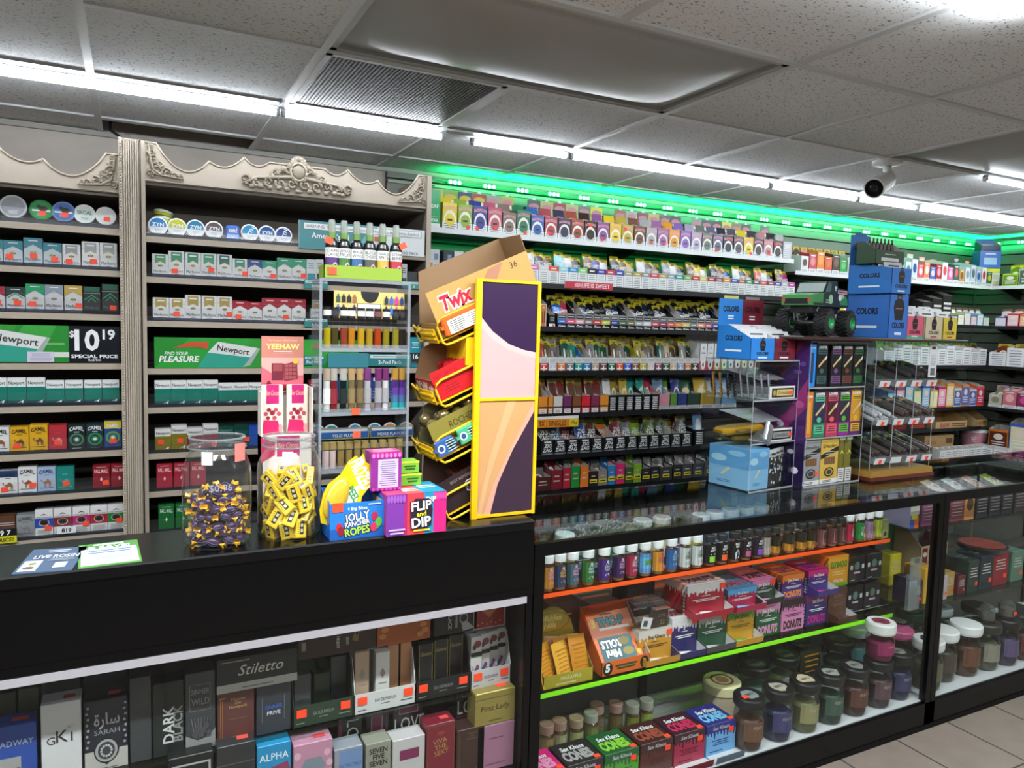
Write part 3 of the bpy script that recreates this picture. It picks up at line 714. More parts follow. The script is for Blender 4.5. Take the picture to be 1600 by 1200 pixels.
row = [(0.088,'#dcdcda',d_newp('#7d7420',foot=False),1,'white pack with olive base'),(S100,'#dcdcda',d_newp('#7d7420',foot=False),1,'tall white pack with olive base'),(0.088,'#dcdcda',d_newp('#7a1f34',foot=False),0,'white pack with wine-red base'),(S100,'#dcdcda',d_newp('#7a1f34',foot=False),1,'tall white pack with wine-red base'),(0.092,'#14423c',d_plain('#1f6a5a','Newport','#6ab09a'),0,'dark green pack'),(0.096,'#123e3a',d_plain('#1f7a66'),1,'tall dark green pack'),(0.09,'#1f4fa8',d_plain('#3a6ac0'),0,'blue pack')]
pack_row(cabR,ZR[5],xl(255,675),0.0564,row,'right cabinet sixth shelf')
row = [(S100,'#a8283c',d_pall(),0,'crimson pack with pale lettering')] * 3
pack_row(cabR,ZR[6],xl(257,738),0.0600,row,'right cabinet seventh shelf')
row = [(S100,'#1a6a34',d_pall('#cfe0d2'),0,'deep green pack with pale lettering')] * 3
pack_row(cabR,ZR[7],xl(260,800),0.0610,row,'right cabinet eighth shelf')

# ---------------------------------------------------------------- round tins
def tin(label,x,z,d,rim,face,txt,ink,low=None,stk=False,rot=0.0,y=YF + 0.012,tilt=0.16,txt2=None):
    r = d / 2
    t = thing('round_tin',label,'tin',(x,y,z + r * math.cos(tilt) + 0.012));t.rotation_euler = (PI / 2 - tilt,0,0)
    mb = MB();mb.lathe([(0,-0.022),(r - 0.002,-0.022),(r,-0.018),(r,-0.004)],M(rim,0.35),26);part(mb,'can_body',t)
    mb = MB();mb.lathe([(r + 0.0006,-0.008),(r + 0.0006,-0.001),(r - 0.002,0.0),(0,0.0)],M(rim,0.3),26)
    p = D(mb,lambda a,b,n: (-r + a,-r + b,n),d,d)
    p.oval(0.5,0.5,0.43,0.43,M(face,0.3),24)
    if low:
        p.poly([(0.5 + 0.43 * math.cos(math.radians(a)),0.5 + 0.43 * math.sin(math.radians(a))) for a in range(190,351,10)],M(low,0.3))
    if txt == '#': p.rect(0.12,0.42,0.88,0.5,M('#d8dcd8'));p.oval(0.58,0.56,0.2,0.13,M('#1c1c1e'));p.oval(0.4,0.66,0.1,0.08,M('#1c1c1e'))
    elif txt: p.text(txt,0.5 + 0.06 * math.sin(math.radians(rot)),0.56,0.21,M(ink,0.4),0.68,bold=0.02,rot=rot)
    p.lines(0.3,0.18,0.7,0.34,3,M('#8f9aa0' if low else ink),0.3)
    part(mb,'lid',t)
    if stk:
        m2 = MB();m2.box(-0.010,0.010,-0.008,0.008,0,0.001,ORANGE);part(m2,'price_sticker',t,'bright orange price sticker',(0.004,-0.012,0.0012))
    return t
zt = ZL[0]
for px,d,rim,face,txt,ink,stk,words in ((20,0.080,'#b9bcc0','#8d9196','','#d9dcdf',0,'metallic silver round tin'),(64,0.072,'#1d7a3a','#1f8a44','#','#e0e6e0',1,'green round tin'),(99,0.072,'#6a86b8','#3f66a8','#','#dfe6ee',1,'blue round tin'),(132,0.068,'#dfe2e2','#cfd8d4','SKOAL','#1f6a4a',0,'white round tin with green print'),(165,0.066,'#dfe1e1','#d4d8d6','','#8a9a90',1,'plain white round tin')):
    tin(f'{words} leaning on the left cabinet top shelf',ax(px,338,YF),zt + 0.004,d,rim,face,txt,ink,stk=stk)
zt = ZR[0]
for px,rim,face,txt,words,rot in ((247,'#e4e6e7','#1f78b8','ZYN','white-rimmed blue tin, first of its row,',0),(277,'#e4e6e7','#bcc022','ZYN','white-rimmed lime tin',0),(306,'#e4e6e7','#1f7a9c','ZYN','white-rimmed teal-blue tin',0),(335,'#e4e6e7','#5c4a4c','ZYN','white-rimmed brown tin',0),(391,'#e4e6e7','#2a86b4','ZYN','blue tin with lettering turned sideways',60),(418,'#e4e6e7','#24508c','ZYN','white-rimmed navy tin',0),(444,'#e4e6e7','#24407c','ZYN','navy tin with lettering turned upright',75)):
    tin(f'{words} on the right cabinet top shelf',ax(px,357,YF),zt,0.066,rim,face,txt,'#e9eef2',low='#d9dde0',rot=rot)
mb = MB();mb.bbox(-0.025,0.025,0,0.018,0,0.066,M('#3f6ec4',0.3),0.006);front(mb,0.05,0.066).text('on!',0.5,0.72,0.26,WHITE,0.8,bold=0.02).rect(0.06,0.06,0.94,0.48,M('#86a6e0'))
tag(mb.build('flat_tin',None,(ax(364,358,YF),YF + 0.003,ZR[0])),'flat blue rectangular tin between the round tins','tin')
for k in range(2):
    t = thing('round_tin',('lower' if k == 0 else 'upper tilted') + ' lime tin stacked behind the first blue tin','tin',(ax(254,335,3.17),3.17,ZR[0] + 0.058 + 0.024 * k));t.rotation_euler = (-0.18,0.12 + 0.05 * k,0)
    mb = MB();mb.lathe([(0,0),(0.033,0),(0.034,0.004),(0.034,0.018),(0.032,0.022),(0,0.022)],M('#b4bd3a',0.3),24);mb.lathe([(0.0345,0.013),(0.0345,0.021)],M('#e3e6dd',0.3),24);mb.lathe([(0.026,0.0223),(0,0.0223)],M('#cfd64a',0.3),20);part(mb,'can_body',t)
# the stack rests on an unopened tin sleeve hidden behind the front tins
box_thing('carton','grey carton under the two stacked lime tins','carton',0.062,0.06,0.057,(ax(254,335,3.17),3.14,ZR[0]),M('#5c5f63'))

# ---------------------------------------------------------------- printed signs on the shelves
def sign(name,label,x0,x1,z0,z1,y,body,deco,d=0.012,cat='sign',edge=None):
    w,h = x1 - x0,z1 - z0;mb = MB();mb.box(-w / 2,w / 2,0,d,0,h,edge or body);deco(front(mb,w,h));return tag(mb.build(name,None,((x0 + x1) / 2,y,z0)),label,cat)
def big_pack(p,cu,w=0.24):
    q = [(cu - w * 0.35,0.70),(cu + w * 0.50,0.52),(cu + w * 0.62,0.62),(cu - w * 0.2,0.82)]
    G = M('#2f9a86',0.3)
    p.poly([(cu - w * 0.62,-0.0 + 0.02),(cu + w * 0.26,0.02),(cu + w * 0.42,0.36),(cu - w * 0.42,0.52)],G)
    p.poly([(cu - w * 0.42,0.52),(cu + w * 0.42,0.36),(cu + w * 0.56,0.68),(cu - w * 0.22,0.88)],M('#d5d8d6',0.3))
    p.poly([(cu + w * 0.26,0.02),(cu + w * 0.42,0.10),(cu + w * 0.62,0.66),(cu + w * 0.56,0.68),(cu + w * 0.42,0.36)],M('#9aa8a4',0.3))
    p.text('Newport',cu + w * 0.08,0.61,0.19,M('#1c1c20'),w * 0.75,rot=-9,bold=0.015)
def green_bg(p,u1):
    p.rect(0,0,u1,1,M('#2a8a34',0.25))
    for a,b,c in ((0.0,0.35,'#2f9a3c'),(0.55,0.8,'#3aa040'),(0.3,0.55,'#36923a')): p.poly([(a * u1,0),(b * u1,0),((b + 0.12) * u1,1),((a + 0.16) * u1,1)],M(c,0.25))
def d_sign_left(p):
    green_bg(p,0.745);big_pack(p,0.47,0.30)
    p.rect(0.59,0.14,0.745,0.28,M('#cfd6cf'));p.lines(0.62,0.46,0.73,0.54,2,M('#9ad08a'),0.3)
    p.rect(0.745,0,1,1,M('#10161e',0.25));p.text('$',0.76,0.78,0.17,WHITE,bold=0.02)
    p.text('10',0.835,0.62,0.54,WHITE,0.14,bold=0.03,stretch=0.125);p.text('19',0.945,0.78,0.26,WHITE,0.09,bold=0.03)
    p.text('SPECIAL PRICE',0.872,0.17,0.09,WHITE,0.235,bold=0.03,stretch=0.235);p.text('PLUS TAX',0.872,0.06,0.05,WHITE,0.12,bold=0.02)
z0,z1 = az(100,566,YF - 0.02),az(100,509,YF - 0.02)
s = sign('price_sign','green advertising sign with large white price on black',ax(-150,540,YF - .02),ax(187,540,YF - .02),z0,z1,YF - 0.024,M('#123a1c',0.3),d_sign_left)
mb = MB();mb.box(-0.04,0.04,-0.0012,0,-0.018,0.018,M('#c9c6d6',0.4));D(mb,lambda a,b,n: (-0.04 + a,-0.0012 - n,-0.018 + b),0.08,0.036).lines(0.06,0.1,0.94,0.9,7,M('#9a96b4'),0.35)
part(mb,'paper_note',s,'small white paper note',(ax(65,556,YF) - s.location.x,-0.004,az(65,557,YF) - z0))
def d_sign_right(p):
    green_bg(p,1.0);big_pack(p,0.34,0.24)
    p.text('FIND YOUR',0.098,0.48,0.11,WHITE,0.13,shear=0.2,stretch=0.105,bold=.01);p.text('PLEASURE',0.11,0.30,0.19,WHITE,0.2,bold=0.03,shear=0.2,stretch=0.175)
    p.poly([(0.08,0.66),(0.16,0.86),(0.245,0.88),(0.235,0.62),(0.2,0.70)][::-1],M('#c8502f',0.3));p.rect(0.50,0.12,0.68,0.26,M('#c9d6c4'));p.lines(0.52,0.16,0.66,0.22,1,M('#8aa08a'),0.5)
sign('price_sign','green advertising sign with red swoosh behind the pink chocolate stand',ax(241,550,YF - .02),ax(560,550,YF - .02),az(330,575,YF - .02),az(330,528,YF - .02),YF - 0.024,M('#123a1c',0.3),d_sign_right)
def d_vuse(p):
    p.poly([(0,0),(0.42,0),(0.56,1),(0,1)],M('#2a7f86',0.3));p.poly([(0.42,0),(0.47,0),(0.61,1),(0.56,1)],M('#5aa8b4',0.3))
    p.frame(0.03,0.70,0.97,0.93,0.012,M('#3a4046'));p.rect(0.035,0.71,0.965,0.92,M('#e4e9ea'));p.text('WARNING: This product contains nicotine. Nicotine is an addictive chemical.',0.5,0.815,0.115,M('#30363c'),0.9,stretch=0.9)
    p.text("America's #1",0.235,0.50,0.18,WHITE,0.34,bold=0.02);p.text('Vuse',0.25,0.25,0.18,WHITE,0.2,bold=0.02);p.text('6-POD PACK',0.86,0.10,0.10,M('#3a4a55'),0.2);p.rect(0.58,0.45,0.64,0.62,M('#c05a5a'))
sign('advertising_sign','teal and white warning sign behind the spray bottles',ax(467,362,YF - .03),ax(663,375,YF - .03),az(565,395,YF - .03),az(565,352,YF - .03),YF - 0.034,M('#d3dadc',0.3),d_vuse)
def d_pod(t,c='#2a7f86'):
    def f(p):
        p.rect(0,0,1,1,M(c,0.3));p.rect(0.04,0.66,0.96,0.9,M('#d6dee0'));p.lines(0.06,0.7,0.94,0.86,1,M('#55686c'),0.5);p.text(t,0.5,0.33,0.3,WHITE,0.86,bold=0.02)
    return f
for (x0,x1,y0,y1,t,lb,c) in ((475,512,438,451,'6-Pod','small teal shelf sign on the second shelf beside the perfume tower','#2a7f7c'),(475,512,498,511,'6-Pod','small teal shelf sign on the third shelf beside the perfume tower','#2a7f7c'),(475,506,556,570,'Pod Pack','small teal shelf sign below the square green box','#2a7a88'),(512,575,552,574,'','plain blue-green shelf strip behind the perfume vials','#3f8a98'),(575,642,553,572,'2-Pod Pack','teal shelf strip with small warning behind the perfume vials','#2a7a80'),(628,664,440,452,'2','teal shelf sign behind the tilted gold carton','#2a8a80')):
    xa,xb = ax(x0,y0,YF - .03),ax(x1,y0,YF - .03);zc = az((x0 + x1) / 2,(y0 + y1) / 2,YF - .03);hh = (y1 - y0) / 375 / 2 * 1.02
    sign('shelf_sign',lb,xa,xb,zc - hh,zc + hh,YF - 0.036,M(c,0.3),d_pod(t,c) if t else (lambda p: None),0.006)
for (x0,x1,t,c,lb) in ((492,576,'YELO PLUS','#2f66a8','blue shelf strip with yellow edge, next to the tower side'),(578,645,'MORE FLAVORS','#2a5a98','blue shelf strip with yellow edge, under the orange tins')):
    zc = az(560,676,YF - .03)
    def f(p,t=t,c=c): p.rect(0,0,1,1,M('#c9b23a'));p.rect(0.01,0.06,0.99,0.94,M(c,0.3));p.rect(0.03,0.64,0.97,0.88,M('#d6dee0'));p.text(t,0.5,0.32,0.26,WHITE,0.8,bold=0.01)
    sign('shelf_sign',lb,ax(x0,676,YF - .03),ax(x1,676,YF - .03),zc - 0.024,zc + 0.024,YF - 0.036,M(c,0.3),f,0.006)
# pouch tins behind the perfume tower
for k,(px,c) in enumerate(((497,'#2a7ab0'),(519,'#1f8a88'),(556,'#2a86b4'),(587,'#2a86b4'),(611,'#c8702a'),(636,'#c8702a'))):
    tin(f'{cname(c)} pouch tin with white rim, {ORD[k]} from left behind the perfume tower',ax(px,663,YF + 0.01),ZR[5] + 0.004,0.064,'#e4e6e7',c,'YELO','#e9eef2',low='#d9dde0',y=YF + 0.02)
# vape cartons on the right half of the cabinet
vp = [(487,405,438,16,'#d2d8da','#2f8fa0','white vape box with teal stripes'),(500,405,438,12,'#d2d8da','#1d2326','white vape box with black stripes'),(631,412,438,12,'#c9ced0','#1d2326','white vape box with dark screen behind the last spray bottle'),(645,424,440,16,'#22272a','#3a4044','black vape box behind the gold carton'),(492,482,497,12,'#c9d0d2','#2a3032','pale vape box on the third shelf beside the tower'),(493,524,552,20,'#1f4a48','#7aa8a4','square dark green box with white scrollwork'),(650,527,552,18,'#1f93a8','#d0e6ea','bright teal vape box beside the price tag'),(490,594,612,14,'#8a2434','#d8b0b4','dark red vape box behind the pink stand')]
for px,yt,yb,w,c,c2,lb in vp:
    x,wd,z,h = fpx(px - w / 2,px + w / 2,yt,yb,YF)
    zz = min(ZR,key=lambda q: abs(q - z))
    def f(mb,w,d,h,c2=c2): front(mb,w,h).rect(0.12,0.14,0.88,0.44,M(c2)).lines(0.15,0.62,0.8,0.86,3,M(c2),0.4)
    box_thing('vape_box',lb,'vape box',wd,0.03,h + z - zz,(x,YF + 0.004,zz),M(c,0.3),f)
for k,(px,c) in enumerate(((522,'#2f6ac0'),(535,'#24506a'),(546,'#2a8a8c'),(560,'#3a3a4a'),(573,'#4a4a56'),(585,'#2a3a8a'),(598,'#3a4a9a'),(612,'#283a72'),(626,'#2a2f50'))):
    x,wd,z,h = fpx(px - 6.4,px + 6.4,584,628,YF + 0.02)
    def f(mb,w,d,h): front(mb,w,h).oval(0.5,0.8,0.16,0.08,WHITE).lines(0.2,0.1,0.8,0.4,3,M('#9aa6b8'),0.3)
    box_thing('vape_box',f'slim {cname(c)} vape box, {ORD[k]} of the row behind the tower','vape box',wd - 0.001,0.03,h + (z - ZR[4]),(x,YF + 0.02,ZR[4]),M(c,0.3),f,0,'slim vape boxes behind the perfume tower')
def f(p): p.text('16',0.36,0.5,0.6,WHITE,0.5,bold=.02);p.text('74',0.8,0.62,0.36,WHITE,0.3)
sign('price_tag','black price tag with white digits under the teal vape box',ax(640,555,YF - .03),ax(664,555,YF - .03),az(652,563,YF - .03),az(652,551,YF - .03),YF - 0.036,M('#15191c'),f,0.004)
# black special-price holder at the left frame edge
def f(p): p.rect(0,0,1,0.5,M('#c8c41e'));p.text('9 7',0.62,0.74,0.34,WHITE,0.8,bold=0.02);p.text('PRICE!',0.6,0.24,0.26,M('#141414'),0.8,bold=0.02)
sign('price_tag','black and yellow special price holder beside the brown pack',ax(-20,838,YF - .03),ax(27,838,YF - .03),az(5,848,YF - .03),az(5,826,YF - .03),YF - 0.04,M('#101010'),f,0.006)
def f(p): p.text('819',0.5,0.5,0.6,M('#141414'),0.8,bold=0.03)
sign('price_tag','white price tag with black digits under the brown-red banded pack',ax(89,828,YF - .03),ax(119,828,YF - .03),az(104,833,YF - .03),az(104,823,YF - .03),YF - 0.034,M('#dedede'),f,0.003)
# ================================================================ slatwall shelves and their cartons
YS = 3.40                                                 # front edge of the slatwall shelves
SHZ = [2.087,1.850,1.626,1.393,1.165,0.944,0.752]
def wall_shelf(label,x0,x1,z,y0=YS,y1=YB - 0.045,lip='#d8dcdc',lip_h=0.012,rz=0):
    t = thing('wall_shelf',label,'shelf',(x0,y0,z),rz)
    L = x1 - x0;d = y1 - y0
    mb = MB();mb.box(0,L,0,d,-0.016,0,M('#15171a',0.45));part(mb,'board',t)
    mb = MB();mb.box(0,L,-0.006,0,-0.018,lip_h,M(lip,0.35));part(mb,'front_rail',t)
    n = max(2,int(L / 0.62))
    for k in range(n):
        x = L * (k + 0.12) / n
        mb = MB();mb.prism([(0,0),(d,0),(d,-0.075),(d - 0.03,-0.075)],-0.004,0.004,M('#0c0d0f',0.4),Matrix.Translation((x,0,-0.016)) @ Matrix.Rotation(PI / 2,4,'Z'));part(mb,'bracket',t)
    return t
SN = ['top','second','third','fourth','fifth','sixth','lowest']
XS1 = 3.70
for k,z in enumerate(SHZ):
    wall_shelf(f'{SN[k]} black shelf of the back slatwall nearer the wooden cabinet',X0 + 0.01,XS1 if k < 2 else 3.90,z,lip='#d9dddd' if k == 0 else '#15171a',lip_h=0.008)
mb = MB();mb.box(X0 + 0.2,XS1 - 0.1,3.618,3.634,SHZ[0] - 0.027,SHZ[0] - 0.0165,M('#3cc88a',0.4));tag(mb.build('led_strip'),'thin green LED strip under the top slatwall shelf','led strip')

CARD = M('#c4c2bc',0.6)
def carton(label,loc,w,d,hf,hb,col,deco=None,header=None,rz=0.0,group=None,name='display_carton',inner=None,tab=False,cat='display carton'):
    """open display box: low front, sides that climb to the back"""
    mb = MB();c = M(col,0.36);I = inner or CARD;t = 0.0016
    mb.box(-w / 2,w / 2,0,t,0,hf,c);mb.box(-w / 2,w / 2,0,d,0,t,c);mb.box(-w / 2,w / 2,d - t,d,0,hb,c)
    for s in (-1,1):
        x = s * (w / 2 - t)
        q = [(0,0),(d,0),(d,hb),(d * 0.62,hb),(0,hf)]
        vs = [(s * w / 2,a,b) for a,b in q] + [(x,a,b) for a,b in q];n = 5
        mb.add(vs,[(0,1,2,3,4) if s > 0 else (4,3,2,1,0)],c);mb.add(vs,[(9,8,7,6,5) if s > 0 else (5,6,7,8,9)] + [(i,n + i,n + (i + 1) % n,(i + 1) % n) for i in range(n)],I)
    mb.add([(-w / 2 + t,d - t - .0004,t),(w / 2 - t,d - t - .0004,t),(w / 2 - t,d - t - .0004,hb),(-w / 2 + t,d - t - .0004,hb)],[(0,1,2,3)],I)
    if deco: deco(mb,w,d,hf)
    o = tag(mb.build(name,None,loc,(0,0,rz)),label,cat,group)
    if header:
        hc,hh,ink = header
        m2 = MB();m2.box(-w / 2,w / 2,d - 0.004,d - 0.002,hb - 0.01,hb + hh,M(hc,0.36));p = D(m2,lambda a,b,n: (-w / 2 + a,d - 0.004 - n,hb + b),w,hh)
        if tab: m2.prism([(0.012 * math.cos(PI * k / 8),hb + hh + 0.014 * math.sin(PI * k / 8) - 0.001) for k in range(9)],d - 0.004,d - 0.002,WHITE)
        if ink: p.oval(0.5,0.42,0.32,0.24,M('#e6e2d6'),12);p.oval(0.5,0.62,0.42,0.18,M(ink),12);p.lines(0.2,0.1,0.8,0.3,2,M('#2a2a2a'),0.4)
        part(m2,'header_card',o)
    return o
_pouch = {}
def pouch(label,loc,w,h,col,head,tilt=0.18,rz=0.0,style=0,group=None,name='cigarillo_pouch',cat='pouch',rot=None):
    k = (round(w,3),round(h,3),col,head,style)
    r = rot or (-tilt,0,rz)
    if k in _pouch: return dup(_pouch[k],loc,None,label,group,r)
    mb = MB();n = 6;m = M(col,0.22);t = 0.007
    prof = [(0,0.0008),(0.04,0.002),(0.2,0.8 * t),(0.55,t),(0.8,0.55 * t),(0.9,0.0015),(1,0.0008)]
    for s in (1,-1):
        vs = [(w * (-0.5 + i / n),-s * th * (1 - (2 * i / n - 1) ** 4) - s * 0.0005,h * v) for v,th in prof for i in range(n + 1)]
        fs = [(a * (n + 1) + i,a * (n + 1) + i + 1,(a + 1) * (n + 1) + i + 1,(a + 1) * (n + 1) + i) for a in range(len(prof) - 1) for i in range(n)]
        mb.add(vs,fs if s > 0 else [f[::-1] for f in fs],m,True)
    p = front(mb,w,h,-t - 0.0004)
    if head:
        mb.box(-w / 2,w / 2,-0.0022,0.0022,0.84 * h,h,M(head,0.3));q = front(mb,w,h,-0.0024)
        q.lines(0.25,0.89,0.75,0.95,1,M('#4a4418'),0.6)
    if style == 0: p.text('BACKWOODS',0.5,0.66,0.10,M('#e8a0a8'),0.9,arc=0.06,bold=0.03);p.oval(0.5,0.42,0.32,0.16,M('#dcd4c0'));p.oval(0.5,0.43,0.24,0.10,M(col));p.lines(0.2,0.08,0.8,0.2,2,M('#d8d8d0'),0.4)
    elif style == 1: p.text('SWEETS',0.5,0.66,0.11,WHITE,0.86,bold=0.02);p.oval(0.5,0.38,0.30,0.17,M('#dfe0e0'));p.poly([(0.3,0.42),(0.7,0.42),(0.64,0.32),(0.5,0.26),(0.36,0.32)][::-1],M('#33343a'))
    elif style == 2: p.text('Game',0.5,0.60,0.15,M('#d9dcdc'),0.86,bold=0.02,shear=0.2);p.lines(0.2,0.2,0.8,0.42,2,M('#a8a8a0'),0.3)
    elif style == 3: p.rect(0.22,0.12,0.40,0.70,M('#d9dcda'));p.rect(0.56,0.12,0.72,0.66,M('#6f5a3a'));p.oval(0.62,0.2,0.16,0.07,M('#d8c030'))
    elif style == 4:
        for x in (0.22,0.42,0.62,0.8): p.rect(x - 0.06,0.06,x + 0.05,0.78,M('#5a3a24',0.4))
    elif style == 5: p.text('ZIG\nZAG',0.5,0.56,0.13,M('#e6e8e8'),0.8,bold=0.02,shear=0.15);p.lines(0.15,0.2,0.85,0.3,1,M('#d8d8d8'),0.6)
    elif style == 6: p.oval(0.5,0.5,0.3,0.2,M('#e8e0d0'));p.oval(0.5,0.5,0.2,0.13,M(head or '#8a2a3a'));p.lines(0.15,0.12,0.85,0.28,2,M('#e0e0e0'),0.4)
    elif style == 8: p.lines(0.1,0.15,0.9,0.85,7,M('#c07a1e',0.2),0.25)
    elif style == 7: p.rect(0,0,1,0.30,M('#cfcfcf'));p.lines(0.08,0.04,0.92,0.26,3,M('#55585c'),0.4);p.oval(0.5,0.55,0.3,0.12,M('#e8d8b0'))
    o = mb.build(name,None,loc,r);tag(o,label,cat,group);_pouch[k] = o
    return o
def d_arch(face,strip=0.30,oval='#e6e2d8'):
    def f(mb,w,d,h):
        p = front(mb,w,h);p.rect(0,0,1,strip,M('#dfe3e2'));p.lines(0.1,0.05,0.9,strip - 0.04,3,M('#6e7476'),0.35)
        p.oval(0.5,strip + 0.02,0.42,0.42,M(oval),16,0,180);p.oval(0.5,strip + 0.08,0.32,0.24,M(face),14);p.text('BACKWOODS',0.5,0.80,0.11,M('#e8a0a8'),0.86,arc=0.05,bold=0.03)
        p.lines(0.3,strip + 0.02,0.7,strip + 0.14,1,M('#3a3a36'),0.6)
    return f
def d_band(c2,c3='#e2e5e4'):
    def f(mb,w,d,h):
        p = front(mb,w,h);p.rect(0,0,1,0.72,M(c3));p.rect(0,0.74,1,0.98,M(c2));p.lines(0.1,0.08,0.9,0.68,6,M('#7d8686'),0.35);p.lines(0.15,0.8,0.85,0.92,1,M('#e6e6e2'),0.6)
    return f
def d_game(c2):
    def f(mb,w,d,h):
        p = front(mb,w,h);p.rect(0,0.66,1,1,M('#8a8c8c'));p.rect(0.08,0.70,0.92,0.94,M('#24262a'));p.lines(0.14,0.74,0.86,0.9,1,M('#b8b8b0'),0.5);p.rect(0,0.34,1,0.64,M(c2));p.lines(0.12,0.42,0.88,0.56,1,M('#e4e4e0'),0.5)
        p.text('Game',0.52,0.15,0.22,M('#e4e6e6'),0.8,bold=0.03,shear=0.2)
    return f
def d_cross(c2):
    def f(mb,w,d,h):
        p = front(mb,w,h);p.rect(0,0.62,1,1,M('#d6d8d6'));p.lines(0.08,0.66,0.92,0.94,3,M('#8d9090'),0.4);p.rect(0.42,0.06,0.58,0.42,WHITE);p.rect(0.14,0.18,0.86,0.28,WHITE);p.lines(0.2,0.46,0.8,0.56,1,M('#e8e8e0'),0.6)
    return f
def d_wrap(c2,mode=0):
    def f(mb,w,d,h):
        p = front(mb,w,h)
        if mode == 0: p.rect(0.03,0.46,0.97,0.92,M(c2));p.rect(0,0.38,1,0.44,M('#2a2422'));p.rect(0.12,0.06,0.88,0.32,M('#d9d6d2'));p.lines(0.2,0.1,0.8,0.28,2,M('#b09090'),0.4)
        elif mode == 1: p.lines(0.1,0.12,0.9,0.88,7,M('#dcdcdc'),0.55)
        else: p.rect(0,0,1,0.3,M('#d0d2d2'));p.lines(0.08,0.05,0.92,0.27,3,M('#4a4d52'),0.4)
    return f
def d_zig(mb,w,d,h):
    p = front(mb,w,h);p.text('ZIG\nZAG',0.5,0.50,0.22,M('#e0e2e2'),0.8,bold=0.03,shear=0.15);p.lines(0.12,0.80,0.88,0.94,1,M('#d6d6d6'),0.7);p.rect(0.04,0.02,0.96,0.18,M('#5c6064'));p.lines(0.1,0.06,0.9,0.14,1,M('#8a8e92'),0.5)

def row_x(k,n,p0,p1,yp,Y):
    px = p0 + (p1 - p0) * (k + 0.5) / n
    return ax(px,yp,Y)
place_of = lambda s: f'{s} slatwall shelf'
# --- top shelf: wide cartons with arched lettering
top = '#dcc832 #8fae3c #3c4690 #b85c6c #86726a #347a56 #3a66a6 #a84c56 #3b3a52 #9c5038 #3a281f #8a5892 #e2c232 #b8a43c #74503a #a6a8aa #9a689e #e0982c #8664b2 #ada0be #687468 #646680 #2c3146 #55545a #dcc420 #443a44 #ba868c #343338 #b4b6b8'.split()
hdr = '#c8b82e #7fae40 #20285e #b03040 #9a9a94 #c2aa52 #3a62aa #3a4348 #c0ad6a #a83246 #b8b07a #77737a #e0d23a #333b33 #a8625c #a3a6a8 #8a3a56 #c8ae6a #6a4048 #35333c #55555c #8a8d92 #3a3d4c #33363c #d6cc2e #8a7a52 #45424c #3a3c44 #6e6e6e'.split()
n = len(top);pit = (ax(1238,398,YS) - ax(691,352,YS)) / n
for k in range(n):
    x = ax(691,352,YS) + pit * (k + 0.5);w = pit - 0.003;pl_ = place_of('top')
    hf = 0.112 if k not in (0,1,2,3,5) else 0.13
    carton(f'{cname(top[k])} arched carton with {cname(hdr[k])} header card, {ORD[k]} from left, {pl_}',(x,YS + 0.004,SHZ[0]),w,0.20,hf,0.14,top[k],d_arch(top[k]) if k != 28 else d_wrap('#909090',1),(hdr[k],0.085,'#c8848c' if k > 3 else '#d8b848') if k % 7 != 6 else None,0,None,tab=k > 1)
    pouch(f'{cname(top[k])} pouch in the {ORD[k]} carton of the {pl_}',(x,YS + 0.045,SHZ[0] + 0.003),w * 0.86,0.165,top[k],None,0.2,0,0)
# stickers on a few cartons' fronts
for o in [o for o in COL.objects if o.name.startswith('display_carton')][:40]:
    if random.random() < 0.45: sticker(o,random.uniform(-.02,.02),-0.002,random.choice((0.02,0.03,0.09)),0.017)
# green-and-white leaf stand at the left end of the top shelf
mb = MB();w,h = ax(688,350,YS) - ax(668,350,YS),0.185;mb.box(-w / 2,w / 2,0,0.14,0,h,M('#2aa060',0.3));p = front(mb,w,h);p.rect(0,0,1,0.14,M('#d8e6de'));p.text('LEAF',0.5,0.58,0.09,M('#d6efe0'),0.8,bold=.02);p.text('LEAF',0.5,0.22,0.08,M('#d6efe0'),0.8,bold=.02);p.rect(0.5,0.14,0.51,1,M('#7ac8a0'));p.rect(0,0.30,1,0.31,M('#7ac8a0'))
tag(mb.build('display_carton',None,(ax(678,350,YS),YS + 0.004,SHZ[0])),'plain green leaf carton against the wooden cabinet on the top slatwall shelf','display carton')
# --- second shelf
s2f = '#e07ab0 #cfd2d4 #e8502a #8ecfd8 #3a94d0 #7ac86a #2c2c30 #3a3f9a #c83a4a #4a55a8 #9a9a86 #b0a24a #8a8c88 #c8404a #b89a4a #8c96a4 #1f9a90 #7fae5a #c8283c #d8c24a #b02446 #8a4a4a #d8943a #2a56a8 #a85a3a #2a8a5a #5a5a5c #c85a52 #8a3a4a #2a3a9a #a8b4b8 #c83a9a'.split()
n2 = len(s2f);a,b = ax(826,440,YS),ax(1242,462,YS);pit = (b - a) / n2
for k,c in enumerate(s2f):
    x = a + pit * (k + 0.5);low = 6 <= k <= 9
    carton(f'narrow white carton with {cname(c)} band, {ORD[k]} from left on the second slatwall shelf',(x,YS + 0.004,SHZ[1] + 0.0),pit - 0.002,0.2,0.10,0.108,'#dde0df' if not low else c,d_band(c),None)
    pouch(f'yellow-topped {cname(c)} pouch in the {ORD[k]} carton of the second slatwall shelf',(x,YS + 0.03 + 0.012 * (k % 3),SHZ[1] + 0.003),pit * 0.96,0.182 - 0.010 * (k % 3),['#d6d8d8','#3a3a40','#7a5a34',c][k % 4],'#d8c62a',0.22,0,1)
def f(p): p.rect(0,0.0,1,0.78,M('#c23a48',0.3));p.text('LIFE IS SWEET',0.64,0.40,0.46,M('#f0d8d8'),0.6,bold=0.02);p.oval(0.26,0.4,0.07,0.26,M('#d89aa0'))
